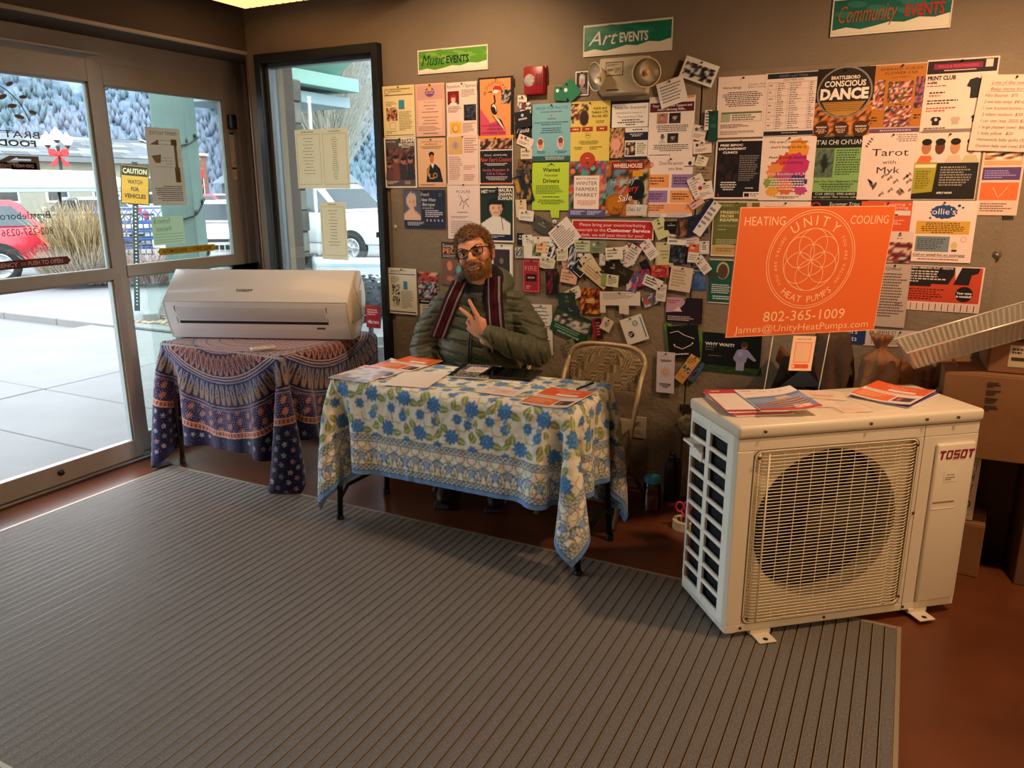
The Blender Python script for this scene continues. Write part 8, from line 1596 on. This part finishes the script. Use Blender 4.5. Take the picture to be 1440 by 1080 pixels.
# other hand resting on the thigh
for i in range(4): q = WL+Vector((-.03+i*.02, -.07, -.03)); limb(b, [WL, q, q+Vector((0, -.035, -.012)), q+Vector((0, -.05, -.03))], [.022, .011, .0095, .008])
limb(b, [WL, WL+Vector((.04, -.04, -.01)), WL+Vector((.05, -.07, -.02))], [.018, .011, .009])
HMi = np.array(HM.inverted()); 
def face(v, n):
    q = np.c_[v, np.ones(len(v))] @ HMi.T; q = q[:, :3]; x, y, z = q.T; front = y < -.03; d = np.zeros(len(v))
    def g(cx, cz, sx, sz, a): return a*np.exp(-((x-cx)/sx)**2-((z-cz)/sz)**2)
    d += g(.031, .012, .017, .010, -.007)+g(-.031, .012, .017, .010, -.007)+g(0, -.058, .030, .0032, -.004)+g(.040, -.030, .014, .014, .003)+g(-.040, -.030, .014, .014, .003)+g(0, -.074, .02, .004, -.002)
    d += g(.030, -.052, .006, .010, -.0015)+g(-.030, -.052, .006, .010, -.0015)
    d = np.where(front & (np.abs(z) < .13), d, 0)*1.1; return v+n*d[:, None]
skin = mat('skin', 'cd9172', .5, noise_amt=.07, noise_scale=22, spec=.4); skin.node_tree.nodes['Principled BSDF'].inputs['Subsurface Weight'].default_value = .08
body = obj('body', remesh(b, .0030, 2, face), skin, man)
# ---- hair, beard, brows
def tufts(name, n, pick, hair, r0, ln, cols, par, curl=0, down=0):
    b = B()
    for i in range(n):
        p, d = pick()
        if p is None: continue
        pts = [p]; q = p.copy(); sd = Vector((random.gauss(0, 1), random.gauss(0, 1), random.gauss(0, 1))).normalized(); sp_ = d.cross(sd).normalized(); l = ln*random.uniform(.7, 1.2)
        for k in range(5 if curl else 3):
            if curl: a = k*1.5; q = q+(d*.45+sp_*math.cos(a)*.8+d.cross(sp_)*math.sin(a)*.8)*l/5
            else: q = q+(d+sp_*.3+Vector((0, 0, -down)))*l/3
            pts.append(HM @ q if False else q.copy())
        tube(b, [HM @ v for v in pts], [r0*(1-.14*k) for k in range(len(pts))], 4, random.randrange(len(cols)), False)
    return obj(name, b, [mat('hair_'+c, c, .55, spec=.3) for c in cols], par)
def scalp():
    while 1:
        d = Vector((random.gauss(0, 1), random.gauss(0, 1), random.gauss(0, 1))).normalized(); p = Vector((d.x*.078, .012+d.y*.097, .028+d.z*.092))
        hl = .068+.004*math.sin(p.x*70) if p.y < -.045 else (.030 if p.y < -.02 else (-.01 if p.y < .03 else -.065))
        if p.z > hl: return p, d
b = B(); t = bmesh.new(); bmesh.ops.create_icosphere(t, subdivisions=5, radius=1)
for v in t.verts: n_ = noise.noise(v.co*7)*.05+noise.noise(v.co*16)*.03; v.co = Vector((v.co.x*.081*(1+n_), .013+v.co.y*.100*(1+n_), .030+v.co.z*.097*(1+n_)))
kill = [v for v in t.verts if v.co.z < (.064+.006*noise.noise(v.co*60) if v.co.y < -.045 else (.028 if v.co.y < -.02 else (-.008 if v.co.y < .03 else -.065)))]; bmesh.ops.delete(t, geom=kill, context='VERTS'); merge(b, t, 0, HM)
hair = obj('hair', b, mat('hair_5b3a22', '5b3a22', .6), man, smooth=80)
tufts('curls', 1500, scalp, 1, .0020, .040, ['7a5130', '8d623a', '64412a', '9a6e44'], hair, curl=1)
def jaw():
    while 1:
        a = random.uniform(-1.75, 1.75); z = random.uniform(-.108, -.022); lim = -.036 if abs(a) < .5 else -.052 if abs(a) < 1.0 else -.040+.02*(abs(a)-1.0)
        if abs(a) < .52 and -.072 < z < -.043: continue
        if z > lim: continue
        k = min(1, max(0, (-.05-z)/.058)); r = .062-.022*k**1.5; p = Vector((math.sin(a)*r*(1.02), -.034-math.cos(a)*r*(1.0 if abs(a) < 1.3 else .9)-.004*math.cos(a), z)); return p, Vector((math.sin(a)*.5, -math.cos(a)*.5, -.75)).normalized()
tufts('beard', 3800, jaw, 1, .0009, .0095, ['96683c', 'a87644', '7d5230', 'b88a52'], man, down=.3)
def stache():
    a = random.uniform(-.55, .55); z = -.036-abs(a)*.014+random.uniform(-.004, .004); return Vector((math.sin(a)*.062, -.030-math.cos(a)*.070, z)), Vector((math.copysign(.7, a), -.3, -.5)).normalized()
tufts('moustache', 420, stache, 1, .0009, .010, ['96683c', 'a87644', '7d5230'], man)
def brow():
    s = random.choice((-1, 1)); u = random.random(); return Vector((s*(.014+.036*u), -.0905+.012*u*u*1.6, .030+.004*math.sin(u*3))), Vector((s*.9, -.2, .15)).normalized()
tufts('eyebrows', 260, brow, 1, .0011, .010, ['6a4628', '59391f'], man)
# eyes, mouth
for s in (-1, 1):
    b = B(); ell(b, (s*.031, -.0745, .010), (.0125, .0125, .0118), M=HM); e = obj('eye', b, mat('eye_white', 'd8d0c8', .2), man, smooth=80)
    b = B(); ell(b, (s*.031-.001, -.0862, .009), (.0055, .002, .0055), M=HM); obj('iris', b, mat('iris_dark', '2c2420', .15), e, smooth=80)
    b = B(); ell(b, (s*.031, -.0770, .0168), (.0148, .0122, .0068), M=HM); ell(b, (s*.031, -.0765, .0015), (.0145, .0115, .0055), M=HM); obj('eyelid', b, skin, man, smooth=80)
b = B(); pts = [HM @ Vector((x, -.0985+abs(x)**2*14, -.0560+abs(x)**2*12)) for x in np.linspace(-.032, .032, 11)]; tube(b, pts, [.001, .0035, .005, .0058, .006, .006, .006, .0058, .005, .0035, .001], 8); m_ = obj('mouth', b, mat('mouth_dark', '4a1c18', .5), man)
b = B(); pts = [HM @ Vector((x, -.1040+abs(x)**2*14, -.0548+abs(x)**2*11)) for x in np.linspace(-.023, .023, 9)]; tube(b, pts, .0027, 6); obj('teeth', b, mat('teeth', 'd8ccbc', .3), m_)
b = B(); pts = [HM @ Vector((x, -.1015+abs(x)**2*14, -.0635+abs(x)**2*15)) for x in np.linspace(-.021, .021, 9)]; tube(b, pts, [.001, .002, .0028, .003, .003, .003, .0028, .002, .001], 8); obj('lower_lip', b, mat('lip', 'a85f50', .45), m_, smooth=80)
# glasses
gl = mat('tortoise_dark', '17110f', .25, spec=.6); b = B()
for s in (-1, 1):
    pts = []
    for a in np.linspace(0, 2*PI, 29)[:-1]: ca, sa = math.cos(a), math.sin(a); X = .026*math.copysign(abs(ca)**.65, ca); Z = .0175*math.copysign(abs(sa)**.7, sa)*(1 if sa > 0 else 1.05); pts.append(HM @ Vector((s*.032+X*(1+.06*(sa > 0)), -.1005+.010*abs((s*.032+X)/.058)**2, .010+Z)))
    tube(b, pts, .0026, 7, 0, False, True); tube(b, [HM @ Vector(q) for q in ((s*.058, -.091, .022), (s*.0665, -.084, .022), (s*.079, -.02, .014), (s*.083, .015, .006))], .0024, 6)
tube(b, [HM @ Vector(q) for q in ((-.007, -.1005, .016), (0, -.1035, .018), (.007, -.1005, .016))], .0026, 6); g_ = obj('glasses', b, gl, man)
for s in (-1, 1): b = B(); t = bmesh.new(); t.faces.new([t.verts.new(HM @ Vector((s*.032+.025*math.copysign(abs(math.cos(a))**.65, math.cos(a)), -.0985+.004*abs(math.cos(a)), .010+.0165*math.copysign(abs(math.sin(a))**.7, math.sin(a))))) for a in np.linspace(0, 2*PI, 21)[:-1]]); merge(b, t); obj('lens', b, glass_mat('spectacle_lens', (.9, .9, .9)), g_)
# ---- clothes
coat = mat('olive_nylon', '474a36', .55, noise_amt=.10, noise_scale=12, bump=.35, bump_scale=24, spec=.4); coat.node_tree.nodes['Principled BSDF'].inputs['Sheen Weight'].default_value = .1
b = B(); ell(b, (0, .02, .93), (.225, .140, .17)); ell(b, (0, .0, .80), (.215, .155, .17)); ell(b, (0, .0, .66), (.215, .165, .16)); ell(b, (0, .03, .53), (.20, .17, .11)); limb(b, [(-.165, .03, 1.0), (.175, .03, 1.01)], [.078, .080]); ell(b, (0, .04, 1.02), (.12, .09, .085)); ell(b, (.008, .0, 1.045), (.098, .088, .055))
limb(b, [(.195, .03, .985), (.285, -.01, .875), (.315, -.06, .785)], [.078, .074, .070]); C0 = loc(688, 471, HY+.045)
limb(b, [(.315, -.06, .785), Vector((.315, -.06, .785)).lerp(C0, .5)+Vector((0, -.005, -.005)), C0], [.072, .066, .046])
limb(b, [(-.195, .03, .975), (-.265, .0, .87), (-.295, -.02, .765)], [.078, .075, .070]); limb(b, [(-.295, -.02, .765), (-.25, -.10, .68), (-.185, -.175, .61)], [.070, .062, .048])
def puff(v, n):
    x, y, z = v.T; arm = np.abs(x) > .235; fore = (x > .05) & (z < .93) & (y < -.10) | (x > .22) & (z < .84); ph = np.where(fore, x*52+z*10, z*50+np.where(arm, np.abs(x)*14, 1.2*np.sin(x*8)))+.5*np.sin(y*14); d = .0035-.0125*(1-np.abs(np.sin(ph)))**5+.002*np.sin(ph*5.3+x*40)*np.sin(y*60+z*30)
    for k, (a, b_, c_) in enumerate(((30, 10, 24), (12, 40, 50), (52, 22, 14), (20, 60, 70))): d += .0014*np.sin(x*a+z*c_+k)*np.sin(y*b_+z*a*.7)
    return v+n*d[:, None]
coat_o = obj('coat', remesh(b, .0065, 4, puff), coat, man)
b = B(); cc = [(.11*math.sin(a)*1.12+.012, .045-.095*math.cos(a)*-1*(-1)*-1 if False else .05+.085*math.cos(a), 1.105+.045*math.cos(a)) for a in np.linspace(-2.55, 2.55, 26)]
tube(b, cc, [.020+.034*math.cos(a*.52)**1.0 for a in np.linspace(-2.55, 2.55, 26)], 14); ell(b, (.0, .10, 1.10), (.115, .06, .075)); ell(b, (.085, .07, 1.10), (.075, .055, .070)); obj('hood', remesh(b, .006, 5), coat, coat_o)
b = B(); cc = [(.080*math.sin(a)+.012, .035+.080*math.cos(a), 1.135+.045*math.cos(a)) for a in np.linspace(0, 2*PI, 26)[:-1]]; tube(b, cc, .036, 10, 0, False, True); obj('hood_lining', b, mat('black_lining', '141519', .6, sheen if False else 0) if False else mat('black_lining', '141519', .7), coat_o, smooth=80)
def chest_y(x, z): 
    best = 0
    for c, r in (((0, .02, .93), (.225, .140, .17)), ((0, .0, .80), (.215, .155, .17)), ((0, 0, .66), (.215, .165, .16))):
        k = 1-((x-c[0])/r[0])**2-((z-c[2])/r[2])**2
        if k > 0: best = min(best, c[1]-r[1]*k**.5)
    return min(best, -.085)
b = B()
for x0 in (-.014, .0): tube(b, [(x0+.02*(z-.9), chest_y(x0, z)-.006, z) for z in np.linspace(1.06, .58, 30)], .0042, 6)
obj('zip', b, mat('zip_black', '121312', .4), coat_o)
b = B(); tube(b, [(-.19, chest_y(-.19, .86)-.004, .862), (-.1, chest_y(-.1, .855)-.006, .855), (-.03, chest_y(-.03, .85)-.006, .852)], .004, 6); obj('pocket_seam', b, mat('zip_black', '121312'), coat_o)
b = B(); R0 = (C0-W0).normalized(); u_ = R0.orthogonal().normalized(); v_ = R0.cross(u_); ctr = C0-R0*.040
tube(b, [ctr+(u_*math.cos(a)+v_*math.sin(a))*.042 for a in np.linspace(0, 2*PI, 25)[:-1]], .0065, 8, 0, False, True); obj('cuff', b, coat, coat_o); b = B(); tube(b, [ctr-R0*.003+(u_*math.cos(a)+v_*math.sin(a))*.0455 for a in np.linspace(0, 2*PI, 25)[:-1]], .0022, 5, 0, False, True); tube(b, [ctr+R0*.01, ctr+R0*.03], .037, 16); obj('cuff_lining', b, [mat('pale_piping', '8a8f88', .5)], coat_o)
# scarf: two hanging ends and the loop behind the neck
def strip(path, wd, name, tw=.0):
    V = []; F = []; K = []; n = 13; cols = [C(c) for c in ('3a1820', '3a1820', '201c28', 'b8a8a8', '2a1820', '42161f', '42161f', '4a1a24', '3a1820', '1c1c28', '9a8c90', '201820', '3a1820')]
    for i, (c, wv) in enumerate(path):
        for j in range(n): u = j/(n-1)-.5; q = Vector(c)+Vector(wv)*u*wd; q.y += -.010*math.cos(u*PI*1.0)+.0035*math.cos(u*26); V.append(tuple(q)); K.append(cols[j])
    m = len(path)
    for i in range(m-1):
        for j in range(n-1): a = i*n+j; F.append((a, a+1, a+n+1, a+n))
    me = mesh_np(name, V, np.array(F), np.array(K)); o = obj(name, me, attr_mat('knit_scarf', .95, .1, bump=.6, bump_scale=120), man, smooth=60); md = o.modifiers.new('s', 'SOLIDIFY'); md.thickness = .012; md.offset = 0; return o
def path_(xs, zs, dy): return [((x, chest_y(x, z)-.014-dy*(1 if z < 1.0 else max(.0, 1-(z-1)*4)), z), (1, 0, 0)) for x, z in zip(xs, zs)]
zs = np.linspace(1.135, .855, 22); xs = -.075-.115*((1.135-zs)/.28); pl = path_(xs, zs, .004); pl = [((c[0], c[1] if c[2] < 1.05 else c[1]+(c[2]-1.05)*.45, c[2]), (1, 0, -.15)) for c, _ in pl]; strip(pl, .075, 'scarf')
zs = np.linspace(1.16, .80, 26); xs = .092+.030*((1.16-zs)/.3); pl = path_(xs, zs, .004); pl = [((c[0], c[1] if c[2] < 1.05 else c[1]+(c[2]-1.05)*.5, c[2]), (1, 0, .1)) for c, _ in pl]; strip(pl, .085, 'scarf')
b = B(); cc = [(.094*math.sin(a)+.012, .03+.082*math.cos(a), 1.135+.022*math.cos(a)) for a in np.linspace(-2.3, 2.3, 22)]; tube(b, cc, .024, 8); obj('scarf_loop', b, mat('burgundy_knit', '3a1820', .95, bump=.5, bump_scale=120), man)
b = B(); tube(b, [(.062*math.sin(a)+.014, -.005-.062*math.cos(a), 1.088+.014*math.cos(a+PI)) for a in np.linspace(-1.3, 1.3, 14)], .016, 8); obj('shirt_collar', b, mat('grey_jersey', '585a66', .85), man)
b = B()
for s in (-1, 1): limb(b, [(s*.09, .05, .50), (s*.13, -.36, .49), (s*.13, -.12, .12)], [.085, .070, .060])
limb(b, [(-.09, .06, .50), (.09, .06, .5)], [.1, .1]); obj('trousers', remesh(b, .009, 3), mat('dark_denim', '1c2028', .85), man)
for s in (-1, 1):
    b = B(); ell(b, (s*.135, -.19, .052), (.048, .125, .045)); ell(b, (s*.132, -.12, .08), (.045, .06, .07)); limb(b, [(s*.132, -.12, .08), (s*.132, -.12, .15)], [.05, .05]); o = obj('shoe', remesh(b, .006, 3), mat('dark_shoe', '2a2724', .6), man); b = B(); box(b, s*.135-.046, s*.135+.046, -.315, -.065, 0, .022, .01, 2); obj('sole', b, mat('shoe_sole', '2c2a27', .7), o)
